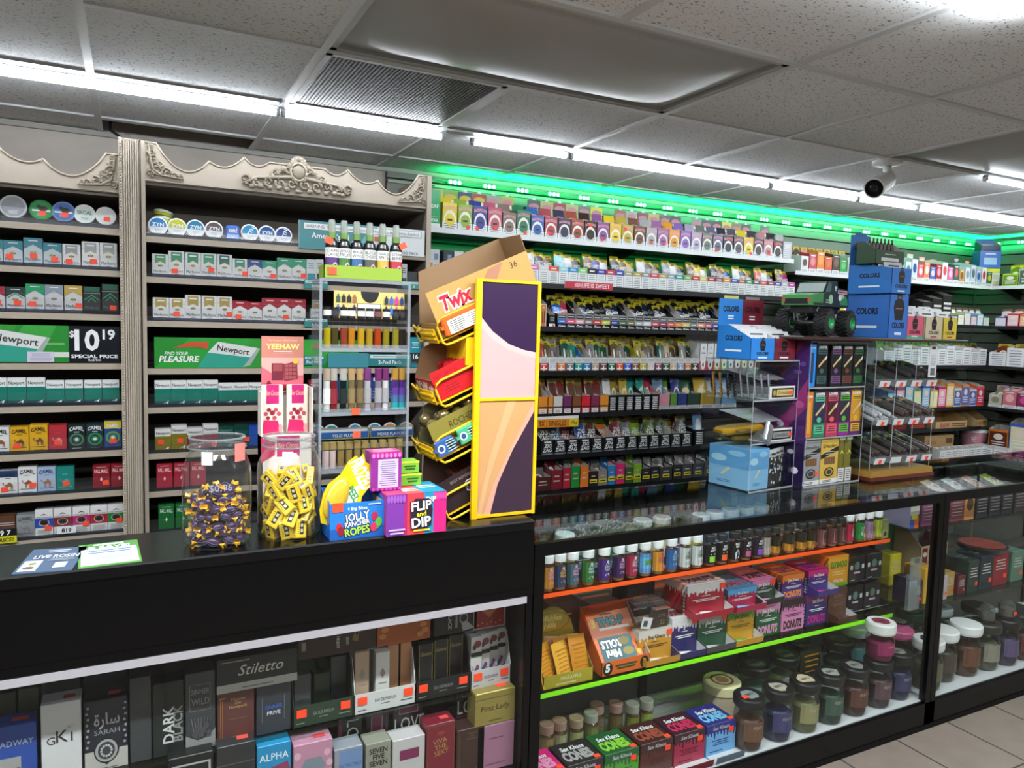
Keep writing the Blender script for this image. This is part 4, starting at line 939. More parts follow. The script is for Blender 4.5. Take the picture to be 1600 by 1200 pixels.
sign('shelf_sign','red and white shelf banner reading life is sweet',ax(881,444,YS),ax(955,450,YS),SHZ[1] - 0.012,SHZ[1] + 0.035,YS - 0.012,M('#d9dcdc'),f,0.005)
# slim cigar boxes left of the tilted gold carton
for px,c,lb in ((679,'#8c2a38','red and white cigar box beside the wooden cabinet'),(717,'#2a4f9a','blue and white cigar box in the second shelf corner'),(735,'#6ac0a0','mint and white cigar box just behind the gold carton flap'),(752,'#9ab8b0','pale mint cigar box half behind the gold carton flap'),(700,'#24303c','dark blue cigar box between red and blue ones')):
    x = ax(px,410,YS + 0.06)
    def g(mb,w,d,h,c=c): p = front(mb,w,h);p.rect(0,0,1,0.42,M(c));p.rect(0,0.42,1,0.56,M('#d89a3a'));p.rect(0.45,0.66,0.85,0.86,M('#7a90b8'));p.lines(0.1,0.1,0.9,0.34,2,M('#d8d8d8'),0.3)
    box_thing('cigar_box',lb,'cigar box',0.052,0.12,0.145,(x,YS + 0.06,SHZ[1]),M('#cfd3d4' if c != '#24303c' else c,0.3),g)
def f(p): p.rect(0.03,0.05,0.97,0.88,M('#b86a86',0.3));p.text('10',0.22,0.42,0.5,M('#f2e2e8'),0.3,bold=.02)
sign('price_sign','pink price sign with white digits behind the gold carton',ax(674,428,YS),ax(735,432,YS),SHZ[1] + 0.0,SHZ[1] + 0.075,YS - 0.0125,M('#dcdcdc'),f,0.005)
# --- third shelf: black cartons with white script
s3 = '#2f6fc8 #e05070 #d8a0a8 #8a7a7a #c83a48 #c8c82a #2a3a9a #4a6a4a #7a7a5a #a8aaa8 #d0d4d4 #c84a5a #8a3a6a #d85a4a #e0863a #d8c46a #7a8a90 #e09a80 #c85a70 #3a4a9a #8a8ca0 #c8c8c8'.split()
n3 = len(s3);a,b = ax(871,512,YS),ax(1146,520,YS);pit = (b - a) / n3
for k,c in enumerate(s3):
    x = a + pit * (k + 0.5)
    carton(f'black carton with {cname(c)} band and white script, {ORD[k]} on the third slatwall shelf',(x,YS + 0.004,SHZ[2]),pit - 0.0015,0.2,0.076,0.16 if k % 6 == 2 else 0.088,'#17191c',d_game(c),('#2a2a2c',0.03,None) if k % 4 == 1 else None)
    pouch(f'black pouch with yellow top in the {ORD[k]} carton of the third slatwall shelf',(x,YS + 0.03 + 0.02 * (k % 3),SHZ[2] + 0.003),pit * 0.96,0.150 + 0.014 * (k % 3),['#1d1d20','#2a2420','#1d1d20','#243a5c'][k % 4] if k > 1 else c,'#cfc12a',0.36,0.1 * (k % 2),2)
    pouch(f'black pouch with yellow top at the back of the {ORD[k]} carton, third slatwall shelf',(x + 0.004,YS + 0.105,SHZ[2] + 0.003),pit * 0.96,0.178 + 0.012 * (k % 2),'#1d1d20','#cfc12a',0.2,0,2)
carton('orange cigar carton at the start of the third slatwall shelf',(ax(849,512,YS),YS + 0.004,SHZ[2]),0.036,0.16,0.125,0.17,'#c87a3a',lambda mb,w,d,h: front(mb,w,h).frame(0.04,0.02,0.96,0.98,0.02,WHITE).rect(0.3,0.2,0.42,0.7,M('#5a2a1a')).rect(0.58,0.2,0.70,0.7,M('#5a2a1a')).lines(0.3,0.8,0.7,0.88,1,WHITE))
carton('black carton with white and red foot beside the orange cigar carton',(ax(863,512,YS),YS + 0.004,SHZ[2]),0.036,0.18,0.07,0.12,'#14181a',lambda mb,w,d,h: front(mb,w,h).rect(0,0,1,0.32,WHITE).rect(0.55,0.04,0.85,0.28,ORANGE).lines(0.1,0.5,0.9,0.85,2,M('#7a8a7a')))
# --- fourth shelf: cartons with white crosses
s4 = '#c83a3a #c9c9d6 #e07a3a #6f7478 #1a9a8a #2a7ac0 #b89a84 #6a3a44 #1f6a4a #e0502a #2f5ac8 #8a4a3a #b8a82e #d9d6d2 #8a3a5a #2a5a34 #d8bc94 #8aa0c8 #c87a3a #2f3a34'.split()
n4 = len(s4);a,b = ax(843,580,YS),ax(1092,580,YS);pit = (b - a) / n4
for k,c in enumerate(s4):
    x = a + pit * (k + 0.5)
    carton(f'{cname(c)} carton with white cross, {ORD[k]} from left on the fourth slatwall shelf',(x,YS + 0.004,SHZ[3]),pit - 0.0015,0.2,0.078,0.165 if k % 7 == 5 else 0.09,c,d_cross(c))
    pouch(f'tall {cname(c)} pouch in the {ORD[k]} carton of the fourth slatwall shelf',(x,YS + 0.03 + 0.02 * (k % 3),SHZ[3] + 0.003),pit * 0.96,0.176 - 0.012 * (k % 3),[c,'#6f5a3a','#8a8884','#1f5a4a'][k % 4],'#cfc12a',0.28,0,3)
    pouch(f'pouch with yellow top at the back of the {ORD[k]} carton, fourth slatwall shelf',(x,YS + 0.11,SHZ[3] + 0.003),pit * 0.96,0.19 + 0.008 * (k % 2),['#6f5a3a','#4a6a3a','#8a8884'][k % 3],'#cfc12a',0.15,0,3)
fl = '#d84a5a #c83a5a #d8a04a #8ab04a #4a9ab0 #d84a4a #8ab86a #c8607a'.split();a = ax(1093,580,YS);pit = 0.0545
for k,c in enumerate(fl):
    x = a + pit * (k + 0.5)
    def g(mb,w,d,h,c=c): p = front(mb,w,h);p.rect(0,0,1,0.36,M(c));p.oval(0.5,0.24,0.34,0.18,WHITE);p.rect(0.16,0.24,0.84,0.42,WHITE);p.oval(0.5,0.24,0.12,0.07,M('#2a4a3a'));p.lines(0.2,0.62,0.8,0.7,1,M('#8a8d92'),0.5);p.oval(0.5,0.84,0.06,0.03,M('#55585a'))
    carton(f'white carton with {cname(c)} foot and rounded label, {ORD[k]} on the fourth slatwall shelf',(x,YS + 0.004,SHZ[3]),pit - 0.002,0.14,0.165,0.18,'#dcdedf',g,('#cfd1d2',0.04,None),tab=True)
# --- fifth shelf: wraps
s5 = [('#d8862a',0,15,4,'#b8862a'),('#d8862a',0,8,4,'#b8862a'),('#cfc8c0',0,15,4,'#8a7a52'),('#6a2a5a',0,14,4,'#a8902a'),('#7a4a2a',0,14,4,'#a8902a'),('#c8202f',0,14,4,'#a8902a'),('#7a2a4a',0,14,4,'#a8902a'),('#d8862a',0,14,4,'#a8902a'),('#14181a',1,12.5,6,'#d8dcdc'),('#14181a',1,13,6,'#a8903a'),('#14181a',1,13,6,'#c8a83a'),('#14181a',1,13,6,'#1f9a8a'),('#14181a',1,13,6,'#1f9a8a'),('#14181a',1,12,6,'#b82a4a'),('#c88a98',2,17,6,'#6a8aa8'),('#5a8a3a',2,11,6,'#5a8a3a'),('#2a3a7a',2,15,6,'#2a3a8a'),('#24402f',2,20,7,'#1f5a3a'),('#a88a2a',2,22,7,'#c8a82a'),('#8a8a88',2,10,6,'#d8d8d8'),('#6a90b8',2,24,6,'#8ab0d8')]
px = 841;pc = {4: ['#7a4a24','#8a6a3a','#6a2a2a','#8a1f2a']}
for k,(c,mode,wpx,st,hd) in enumerate(s5):
    xa,xb = ax(px,645,YS),ax(px + wpx,645,YS);px += wpx + 0.3;x,w = (xa + xb) / 2,xb - xa - 0.002
    carton(f'{cname(c)} wrap carton, {ORD[k]} from left on the fifth slatwall shelf',(x,YS + 0.004,SHZ[4]),w,0.2,0.098,0.165 if k in (0,1,12,14) else 0.108,c,d_wrap(c,mode))
    pouch(f'{cname(hd)}-topped wrap pouch in the {ORD[k]} carton of the fifth slatwall shelf',(x,YS + 0.04 + 0.02 * (k % 2),SHZ[4] + 0.003),w * 0.96,0.188,pc[4][k % 4] if st == 4 else hd,hd if st != 7 else None,0.26,0.0,st)
    if k < 14: pouch(f'wrap pouch at the back of the {ORD[k]} carton, fifth slatwall shelf',(x,YS + 0.12,SHZ[4] + 0.003),w * 0.96,0.196,pc[4][(k + 1) % 4] if st == 4 else hd,hd,0.12,0,st)
# --- sixth shelf: black cartons lettered ZIG ZAG
def f(p): p.rect(0,0,1,0.76,M('#d8862a',0.3));p.rect(0.78,0.0,1,0.76,M('#d8c02a',0.3));p.text('3X | SINGLES',0.37,0.38,0.46,M('#3a2410'),0.66,bold=.01);p.text('79¢',0.89,0.38,0.36,M('#3a2410'),0.18)
sign('shelf_sign','orange and yellow singles sign above the sixth slatwall shelf',ax(838,655,YS),ax(902,655,YS),az(870,667,YS),az(870,650,YS),YS - 0.012,M('#dcdcdc'),f,0.006)
s6 = '#5a4a3a #2a5a7a #8a2a34 #2a4a8a #5a3426 #c8742a #7a2a34 #7a7d80 #8ab82a #5a7a24 #2a5a3a #8a8a2a #55605c'.split();n6 = len(s6);a,b = ax(846,705,YS),ax(1081,700,YS);pit = (b - a) / n6
for k,c in enumerate(s6):
    x = a + pit * (k + 0.5)
    carton(f'black carton lettered in white, {ORD[k]} from left on the sixth slatwall shelf',(x,YS + 0.004,SHZ[5]),pit - 0.002,0.2,0.085,0.15 if k % 5 == 0 else 0.093,'#16191c',d_zig)
    pouch(f'{cname(c)} pouch with gold top in the {ORD[k]} carton of the sixth slatwall shelf',(x,YS + 0.03 + 0.02 * (k % 3),SHZ[5] + 0.003),pit * 0.94,0.182 - 0.010 * (k % 3),c,'#a8964a',0.28,0.0,5)
    pouch(f'pouch with gold top at the back of the {ORD[k]} carton, sixth slatwall shelf',(x + 0.006,YS + 0.11,SHZ[5] + 0.003),pit * 0.94,0.196,s6[(k + 3) % n6],'#a8964a',0.14,0,5)
carton('black warning carton with pale blue pouch at the end of the sixth slatwall shelf',(ax(1093,700,YS),YS + 0.004,SHZ[5]),0.075,0.1,0.10,0.11,'#16191c',d_wrap('#dddddd',1))
pouch('tall pale blue pouch with dark emblem on the sixth slatwall shelf',(ax(1094,690,YS),YS + 0.02,SHZ[5] + 0.003),0.07,0.235,'#6fa4cc','#d2e2ec',0.12,0,6)
# --- lowest shelf: slanted boxes with yellow tags
s7 = [('#4a2420',25,0.105),('#7a1f2c',18,0.15),('#a8283a',13,0.16),('#1f8a3a',14,0.165),('#d8742a',14,0.165),('#2a2022',14,0.12),('#8a8078',15,0.12),('#2a78b8',13,0.15),('#d02a6a',14,0.165),('#3a5a2a',13,0.13),('#7aa82a',13,0.15),('#2a2a2c',14,0.11),('#242a34',14,0.12),('#3a3a3c',20,0.11),('#2c2c30',15,0.12),('#4a4648',16,0.12),('#3a4450',18,0.12),('#54504a',18,0.13)]
px = 836
for k,(c,wpx,hh) in enumerate(s7):
    xa,xb = ax(px,765,YS),ax(px + wpx,765,YS);px += wpx;x,w = (xa + xb) / 2,xb - xa - 0.002
    o = carton(f'{cname(c)} slant-front carton, {ORD[k]} from left on the lowest slatwall shelf',(x,YS + 0.004,SHZ[6]),w,0.2,hh * 0.75,hh * 0.9,c,lambda mb,w,d,h: front(mb,w,h).lines(0.2,0.35,0.8,0.8,2,M('#b8a8a0'),0.3))
    pouch(f'{cname(c)} packet in the {ORD[k]} carton of the lowest slatwall shelf',(x,YS + 0.05,SHZ[6] + 0.003),w * 0.9,hh * 1.12,['#6a6664',c,'#34383c'][k % 3],None,0.3,0,6)
    if k > 4:
        m2 = MB();m2.box(-0.024,0.024,-0.003,-0.001,0.0,0.02,M('#d8c82a',0.4));m2.add([(-0.018,-0.0034,0.006),(0.018,-0.0034,0.006),(0.018,-0.0034,0.014),(-0.018,-0.0034,0.014)],[(0,1,2,3)],M('#4a4410'));part(m2,'price_label',o,'yellow price label',(0,0,hh * 0.2))

# ================================================================ second section and side wall
SZ2 = [2.020,1.722,1.424,1.113,0.956,0.783]
XC = 5.79
FARN = ['top','second','third','fourth','fifth','sixth']
for k,z in enumerate(SZ2):
    wall_shelf(f'{FARN[k]} black shelf of the far slatwall section before the corner',XS1 + 0.02 if k == 0 else 3.92,XC,z,lip='#d9dddd' if k in (0,) else '#1a1c1e',lip_h=0.006)
for k,z in enumerate(SZ2):
    if k == 4: continue
    wall_shelf(f'{FARN[k]} black shelf on the side wall slatwall',XC,XC + 1.0,z,YS,YS + 0.28,lip='#d9dddd' if k == 0 else '#1a1c1e',lip_h=0.006,rz=-PI / 2)
def small_box(label,x,y,z,w,h,c,c2,rz=0.0,head=None,d=0.12,style=0,name='display_carton'):
    def g(mb,w,d,h):
        p = front(mb,w,h)
        if style == 0: p.rect(0,0,1,0.22,M('#dfe2e2'));p.lines(0.1,0.05,0.9,0.18,2,M('#7a7d80'),0.4);p.oval(0.5,0.6,0.3,0.22,M(c2));p.lines(0.15,0.86,0.85,0.94,1,M('#e8e8e8'),0.6)
        elif style == 1: p.rect(0.06,0.1,0.94,0.9,M(c2));p.lines(0.14,0.2,0.86,0.5,3,M('#e4e4e4'),0.4);p.oval(0.5,0.68,0.24,0.14,M('#e6d8c8'))
        elif style == 2: p.rect(0,0,1,1,M('#dcdfe0'));p.lines(0.08,0.1,0.92,0.92,6,M('#8a8f94'),0.4)
        else: p.lines(0.1,0.2,0.9,0.8,4,M(c2),0.5)
    return carton(label,(x,y,z),w,d,h,h * 1.15,c,g,head,rz,None,name)
# far section: (start px, end px, pixel height, colours)
def far_row(shelf,p0,p1,cols,h,style,words,y=YS + 0.004,pch=None,hd=None):
    z = SZ2[shelf];n = len(cols);yp = 440
    a,b = at(p0,500,Y=y).x,at(p1,500,Y=y).x
    for k,c in enumerate(cols):
        x = a + (b - a) * (k + 0.5) / n;w = (b - a) / n - 0.003
        small_box(f'{cname(c[0])} {words}, {ORD[k]} from left on the far section {FARN[shelf]} shelf',x,y,z,w,h * (0.85 + 0.3 * ((k * 7) % 5) / 4),c[0],c[1],0,(c[1],0.045,'#e8d8d0') if hd and k % 2 == 0 else None,0.14,style)
        if pch: pouch(f'{cname(c[1])} pouch in the {ORD[k]} carton of the far section {FARN[shelf]} shelf',(x,y + 0.04,z + 0.003),w * 0.85,h + 0.05,c[1],pch,0.25,0,6)
C2 = lambda s: [tuple(q.split('/')) for q in s.split()]
far_row(0,1246,1330,C2('#d9dcdc/#5a4a3a #c84a52/#d88a90 #e8863a/#e8a04a #d8603a/#e07a4a #4a3a30/#7a5a4a #2f9a4a/#6ac06a #b8c0b8/#8aa090'),0.12,0,'carton',pch='#c8a83a')
far_row(0,1399,1545,C2('#7ac0d0/#c84a6a #d8dcdc/#3a8a8a #c8d8e8/#2a4a8a #e05a6a/#f0d0c8 #e88a6a/#e8d8c8 #5a6ab8/#c8d0e8 #b82a44/#e8a8b0 #e0e0dc/#e04a5a #e86aa0/#f0c8d8 #3a6a68/#e05a5a #c89a5a/#8a5a2a #d0dce4/#8a9aa8 #c0ccd8/#5a6a7a #a8b8d8/#3a5a8a #e6e0e6/#c83a3a #3a6a5a/#d8c02a'),0.13,0,'carton',hd=True)
far_row(1,1250,1330,C2('#8a8a86/#d8c02a #d8d42a/#3a3a34 #c8ccc8/#8a8a7a #b0a890/#d8c02a'),0.14,1,'carton')
far_row(1,1440,1486,C2('#2a2a28/#e0e0e0 #2a2a28/#e0e0e0 #2a2a28/#e0e0e0'),0.19,3,'carton',y=YS + 0.06)
far_row(1,1486,1546,C2('#6a4a9a/#e0d0e8 #8ab84a/#e8e8d8 #b0b4b8/#e0e0e0 #6a5a7a/#d8c8d8 #6ab8d8/#e0ecf0 #2f9a7a/#d8ecd8'),0.085,1,'carton',pch='#7a6a52')
far_row(2,1385,1546,C2('#dde0e1/#5a8a3a #dde0e1/#6a6a3a #dde0e1/#3a6a4a #dde0e1/#c8a03a #dde0e1/#4a7a3a #dde0e1/#7a8a4a #dde0e1/#5a6a52 #dde0e1/#3a5aa0 #dde0e1/#2a6ac0 #dde0e1/#c8a02a #dde0e1/#8a4a3a #dde0e1/#6a2a2a'),0.125,2,'white-fronted carton',pch='#4a8a3a')
far_row(3,1395,1547,C2('#3a5a8a/#8ac0e0 #8a4a6a/#e0b0c0 #4a6a8a/#b0d0e0 #6a8a4a/#d8e0a0 #3a5a9a/#a0c0e0 #d8c84a/#e8e0b0 #b8285a/#e8a0c0 #d8a04a/#e8d0a0 #e0d0c0/#3a6ab0 #e08a4a/#4a6ab8 #d0c8d8/#3a5aa8 #d8603a/#c82a5a'),0.155,1,'tall carton')
far_row(4,1400,1460,C2('#3a2a26/#b02a2a #2a2426/#c84a3a'),0.09,3,'carton')
# open kraft trays and tub on the fifth and sixth far shelves
for k,(p0,p1,c,lb) in enumerate(((1462,1512,'#b89a70','kraft tray with red script on the far section fifth shelf'),(1526,1543,'#b0986a','tall open kraft carton near the corner'))):
    xa,xb = at(p0,665,Y=YS).x,at(p1,665,Y=YS).x
    carton(lb,((xa + xb) / 2,YS + 0.004,SZ2[4]),xb - xa - 0.004,0.2,0.055,0.13,c,lambda mb,w,d,h: front(mb,w,h).text('RAW',0.3,0.5,0.6,M('#a82a24'),0.3,bold=.02).lines(0.5,0.2,0.95,0.8,2,M('#6a4a2a')),inner=M('#a88a5e',0.6))
box_thing('cardboard_box','plain brown cardboard box on the far section sixth shelf','cardboard box',0.34,0.24,0.125,(at(1470,690,Y=YS).x,YS + 0.01,SZ2[5]),M('#a5855c',0.6),lambda mb,w,d,h: front(mb,w,h).text('RAW',0.25,0.6,0.3,M('#7a3a24'),0.3).rect(0.72,0.5,0.95,0.82,M('#5a3a2a')))
t = thing('candy_tub','clear tub with pink and blue label beside the brown cardboard box','tub',(at(1522,690,Y=YS + 0.08).x,YS + 0.09,SZ2[5]))
mb = MB();mb.lathe([(0,0),(0.085,0),(0.098,0.12),(0.1,0.125)],M('#c88a9a',0.3),24);p = wrap(mb,0.095,0.12);p.poly([(0.3,0.9),(0.7,0.9),(0.5,0.2)][::-1],M('#2f5ab0'));p.lines(0.1,0.4,0.25,0.8,3,M('#e8d0d8'));part(mb,'tub_body',t)
mb = MB();mb.lathe([(0.103,0.122),(0.103,0.138),(0.09,0.142),(0,0.142)],M('#d8dcdc',0.3),24);part(mb,'lid',t)
# row of white warning labels on the lowest far shelf
for k in range(9):
    xa = at(1452 + 9.2 * k,720,Y=YS).x;xb = at(1452 + 9.2 * (k + 1),720,Y=YS).x
    small_box(f'white-labelled carton, {ORD[k]} from left on the far section sixth shelf edge',(xa + xb) / 2,YS - 0.075,SZ2[5] - 0.075,xb - xa - 0.003,0.105,'#d6d9da','#8a8f94',0,None,0.06,2)
wall_shelf('narrow black ledge under the white-labelled cartons',4.9,XC,SZ2[5] - 0.075,YS - 0.08,YS + 0.02)
# side wall run: boxes face the room, turned a quarter
def side_row(shelf,ys,cols,h,style,words,pch=None,hd=False):
    z = SZ2[shelf];n = len(cols);y = ys[0];step = (ys[1] - ys[0]) / n
    for k,c in enumerate(cols):
        yy = y + step * (k + 0.5)
        small_box(f'{cname(c[0])} {words}, {ORD[k]} from the corner on the side wall {FARN[shelf]} shelf',XC + 0.004,yy,z,abs(step) - 0.004,h * (0.85 + 0.3 * ((k * 3) % 4) / 3),c[0],c[1],-PI / 2,(c[1],0.07,None) if hd else None,0.14,style)
        if pch: pouch(f'{cname(c[1])} pouch in the {ORD[k]} side wall carton of the {FARN[shelf]} shelf',(XC + 0.05,yy,z + 0.003),abs(step) * 0.8,h + 0.05,c[1],pch,0.25,-PI / 2,6)
side_row(0,(3.33,2.75),C2('#a8c83a/#6a8a1a #aab4b0/#4a5a4a #3a5ac0/#d83a4a #c8c84a/#8a8a2a #6a8ac8/#d8d8e8'),0.11,1,'carton','#d8d42a',True)
side_row(1,(3.36,2.75),C2('#3a4a8a/#d8d8e8 #c82a3a/#e8c8c8 #d8602a/#e8b088 #8a90b0/#d8d8e0 #b02a5a/#e0a8c0 #3a3a9a/#c84a9a #7a8ab8/#d0d8e8'),0.085,1,'carton','#8a6a4a')
side_row(2,(3.38,2.75),C2('#dde0e1/#7a3a2a #dde0e1/#8a5a3a #dde0e1/#4a8a3a #dde0e1/#d8c02a #dde0e1/#6a3a5a'),0.125,2,'white-fronted carton','#c8b02a')
side_row(3,(3.36,2.75),C2('#b8b8a8/#8a8a6a #c8707a/#e8b0b0 #7a2a5a/#c84a8a #8a3a8a/#d890d0 #9a2a6a/#e080b0 #c83a7a/#e8a0c0'),0.12,0,'carton','#c0a8b0')
side_row(5,(3.34,2.75),C2('#c8742a/#5a2a1a #3a5ab0/#d8d8b0 #d8a42a/#3a6a2a #e0e0d0/#8a6a2a'),0.20,1,'snack bag carton')
for k in range(6):
    small_box(f'white-labelled carton, {ORD[k]} from the corner on the side wall edge',XC - 0.075,3.30 - 0.1 * k,SZ2[5] - 0.075,0.094,0.105,'#d6d9da','#8a8f94',-PI / 2,None,0.06,2)
wall_shelf('narrow black ledge under the side wall labelled cartons',XC - 0.08,XC + 0.62,SZ2[5] - 0.075,3.38,3.48,rz=-PI / 2)
# stacked blue display in the corner
for k,(c,h,lb) in enumerate((('#e0dccf',0.11,'white multi-window carton at the foot of the corner stack'),('#d8cf3a',0.03,'yellow-edged tray in the middle of the corner stack'),('#3a6ac0',0.13,'blue carton on top of the corner stack'))):
    z = SZ2[0] + (0,0.112,0.144)[k]
    def g(mb,w,d,h,k=k):
        p = front(mb,w,h)
        if k == 0:
            for i in range(3):
                for j in range(2): p.rect(0.06 + 0.31 * i,0.1 + 0.45 * j,0.32 + 0.31 * i,0.46 + 0.45 * j,M(['#c83a3a','#b8c83a','#c8c8b0'][i]))
        elif k == 2: p.rect(0.2,0.2,0.8,0.6,M('#a8c8e8'));p.lines(0.2,0.75,0.8,0.9,1,M('#e0e8f0'))
    box_thing('display_carton',lb,'display carton',0.15,0.12,h,(5.80,YS + 0.03,z),M(c,0.3),g,-0.6)
carton('dark blue open carton crowning the corner stack',(5.80,YS + 0.03,SZ2[0] + 0.275),0.14,0.11,0.04,0.07,'#22305c',None,('#4a78c8',0.03,None),-0.6)
# ================================================================ counters
YFR = 1.854                                               # common front plane of the counters
ZT,ZB = 1.003,1.075                                     # glass counter top, black ledge
XE = 1.038                                                # end of the black counter
GLOSSB = M('#08080a',0.22,0,0.4)
# black counter with glazed front
t = thing('display_counter','black counter with glazed perfume shelves under a deep black fascia','counter',(0,0,0))
mb = MB();mb.bbox(-1.6,XE,YFR - 0.004,2.112,ZB - 0.03,ZB,GLOSSB,0.004);part(mb,'counter_top',t)
mb = MB();mb.box(-1.6,XE,YFR,YFR + 0.018,0.853,ZB - 0.03,BLACK);mb.box(-1.6,XE,YFR - 0.003,YFR,0.853,0.872,BLACK);part(mb,'fascia',t)
mb = MB();mb.box(-1.6,XE - 0.02,YFR - 0.002,YFR + 0.010,0.830,0.850,M('#a8a5aa',0.4));part(mb,'metal_strip',t,'pale metal strip')
mb = MB();mb.box(XE - 0.02,XE,YFR,YFR + 0.03,0.0,0.853,BLACK);part(mb,'corner_post',t)
mb = MB();mb.box(XE - 0.012,XE - 0.002,YFR + 0.03,2.10,0.0,ZB - 0.03,BLACK);part(mb,'end_panel',t)
mb = MB();mb.box(-1.6,XE - 0.012,2.09,2.10,0.0,ZB - 0.03,M('#1c1c1e',0.5));part(mb,'back_panel',t)
mb = MB();mb.box(-1.6,XE - 0.02,YFR + 0.002,YFR + 0.007,0.10,0.832,FPANE);part(mb,'glass_front',t,'glass front')
mb = MB();mb.box(-1.6,XE - 0.012,YFR + 0.02,2.09,0.0,0.10,BLACK);mb.box(-1.6,XE,YFR,YFR + 0.02,0.0,0.10,BLACK);part(mb,'plinth',t)
ZPA,ZPB = 0.556,0.315
for z in (ZPA,ZPB):
    mb = MB();mb.box(-1.6,XE - 0.014,1.88 if z == ZPB else 1.915,2.088,z - 0.008,z,clear('#dfe8e4',1.0));part(mb,'glass_shelf',t,'glass shelf')

# glass showcases: frame, panes, shelves
def showcase(label,x0,x1,y0,y1,posts,shelves,base=0.118):
    t = thing('glass_showcase',label,'showcase')
    mb = MB()
    mb.box(x0,x1,y0,y0 + 0.022,ZT - 0.040,ZT - 0.002,BLACK);mb.box(x0,x1,y1 - 0.02,y1,ZT - 0.036,ZT - 0.002,BLACK)
    mb.box(x0,x0 + 0.022,y0 + 0.022,y1 - 0.02,ZT - 0.03,ZT - 0.006,BLACK);mb.box(x1 - 0.022,x1,y0 + 0.022,y1 - 0.02,ZT - 0.03,ZT - 0.006,BLACK)
    part(mb,'top_rim',t)
    for a,b in posts:
        mb = MB();mb.box(a,b,y0,y0 + 0.03,0.0,ZT - 0.04,BLACK);part(mb,'corner_post',t)
        mb = MB();mb.box(a,b,y1 - 0.03,y1,0.0,ZT - 0.036,BLACK);part(mb,'corner_post',t)
    mb = MB();mb.box(x0 + 0.002,x1 - 0.002,y0 + 0.003,y1 - 0.003,ZT - 0.006,ZT,PANE);part(mb,'glass_top',t,'clear glass top')
    mb = MB();mb.box(posts[0][1],posts[-1][0],y0 + 0.008,y0 + 0.013,base,ZT - 0.04,FPANE);part(mb,'glass_front',t,'clear glass front')
    mb = MB();mb.box(x0,x1,y0,y0 + 0.02,0.0,base - 0.004,BLACK);mb.box(x0,x1,y0 - 0.004,y0,0.0,0.02,MATTE);part(mb,'plinth',t)
    mb = MB();mb.box(x0 + 0.01,x1 - 0.01,y0 + 0.02,y1 - 0.02,base - 0.016,base,M('#d6d7da',0.35));part(mb,'bottom_deck',t,'white bottom deck')
    mb = MB();mb.box(x0,x1,y1 - 0.02,y1 - 0.012,0.0,ZT - 0.5,M('#4a4845',0.5));part(mb,'back_panel',t)
    for a,b in ((0,0.34),(0.36,0.66),(0.68,1)):
        mb = MB();mb.box(x0 + (x1 - x0) * a,x0 + (x1 - x0) * b,y1 - 0.016,y1 - 0.011,ZT - 0.5,ZT - 0.036,clear('#cfd6d4',1.0));part(mb,'sliding_pane',t)
    for z,ya,xb,m,lb,th in shelves:
        mb = MB();mb.box(x0 + 0.03,xb,ya,y1 - 0.03,z - th,z,m);mb.box(x0 + 0.03,xb,ya - 0.003,ya,z - th - 0.001,z + 0.001,edge_of[m.name] if m.name in edge_of else m);part(mb,'shelf',t,lb)
    for x in [x0 + 0.25 + 0.55 * k for k in range(int((x1 - x0) / 0.55))]:
        mb = MB();mb.box(x,x + 0.035,y1 - 0.036,y1 - 0.02,0.1,ZT - 0.04,BLACK);part(mb,'shelf_upright',t)
        for z,ya,xb,m,lb,th in shelves:
            mb = MB();mb.prism([(ya + 0.04,z - th),(y1 - 0.036,z - th),(y1 - 0.036,z - th - 0.05)],-0.003,0.003,BLACK,Matrix.Translation((x + 0.018,0,0)) @ Matrix.Rotation(PI / 2,4,'Z'));part(mb,'shelf_bracket',t)
    return t
edge_of = {}
def acrylic(name,tint,edge):
    m = clear(tint,0.6,0.03);m.name = name;edge_of[name] = M(edge,0.3);return m
AOR,AGR = acrylic('orange_acrylic','#ffb890','#ff5a14'),acrylic('green_acrylic','#d4ff9c','#8cf414')
YO,YG = 2.02,1.985
ZO,ZG = 0.776,0.462
caseA = showcase('long black-framed glass showcase with orange and green shelves',XE + 0.004,2.955,YFR,2.40,[(XE + 0.004,1.076),(2.925,2.955)],[(ZO,YO,2.86,AOR,'orange acrylic shelf',0.012),(ZG,YG,2.86,AGR,'green acrylic shelf',0.013)])
caseB = showcase('black-framed glass showcase beyond the middle post, cut by the frame',2.958,4.6,YFR,2.40,[(2.958,2.990),(4.57,4.6)],[(0.80,2.02,4.57,clear('#dfe8e4',1.0),'glass shelf',0.008),(0.46,1.98,4.57,clear('#dfe8e4',1.0),'glass shelf',0.008)])

# ================================================================ things on the black ledge
def leaflet(name,label,px,body,deco):
    """flat sheet given by four photo corners on the ledge"""
    c = [at(x,y,Z=ZB + 0.002) for x,y in px]
    u = (c[1] - c[0]);v = (c[3] - c[0]);w,h = u.length,v.length;o = c[0].copy()
    ang = math.atan2(u.y,u.x);mb = MB()
    sh = (v.x * math.cos(-ang) - v.y * math.sin(-ang))
    hh = v.x * math.sin(-ang) + v.y * math.cos(-ang)
    mb.box(0,w,0,hh,0,0.002,body)
    p = D(mb,lambda a,b,n: (a,b,0.002 + n),w,hh);deco(p)
    return tag(mb.build(name,None,(o.x,o.y,ZB),(0,0,ang)),label,'leaflet')
def f(p):
    p.rect(0.05,0.06,0.36,0.48,M('#d8dcdc'));p.oval(0.2,0.18,0.1,0.06,M('#6a5a4a'));p.oval(0.22,0.34,0.07,0.05,M('#7a8a5a'));p.lines(0.3,0.78,0.75,0.92,2,M('#c2cad6'),.5);p.text('LIVE ROSIN',0.55,0.62,0.13,M('#e0e4ea'),0.8,bold=.02);p.rect(0.62,0.12,0.84,0.34,M('#b8c2ce'));p.lines(0.42,0.42,0.95,0.52,2,M('#a8b2c0'),.4)
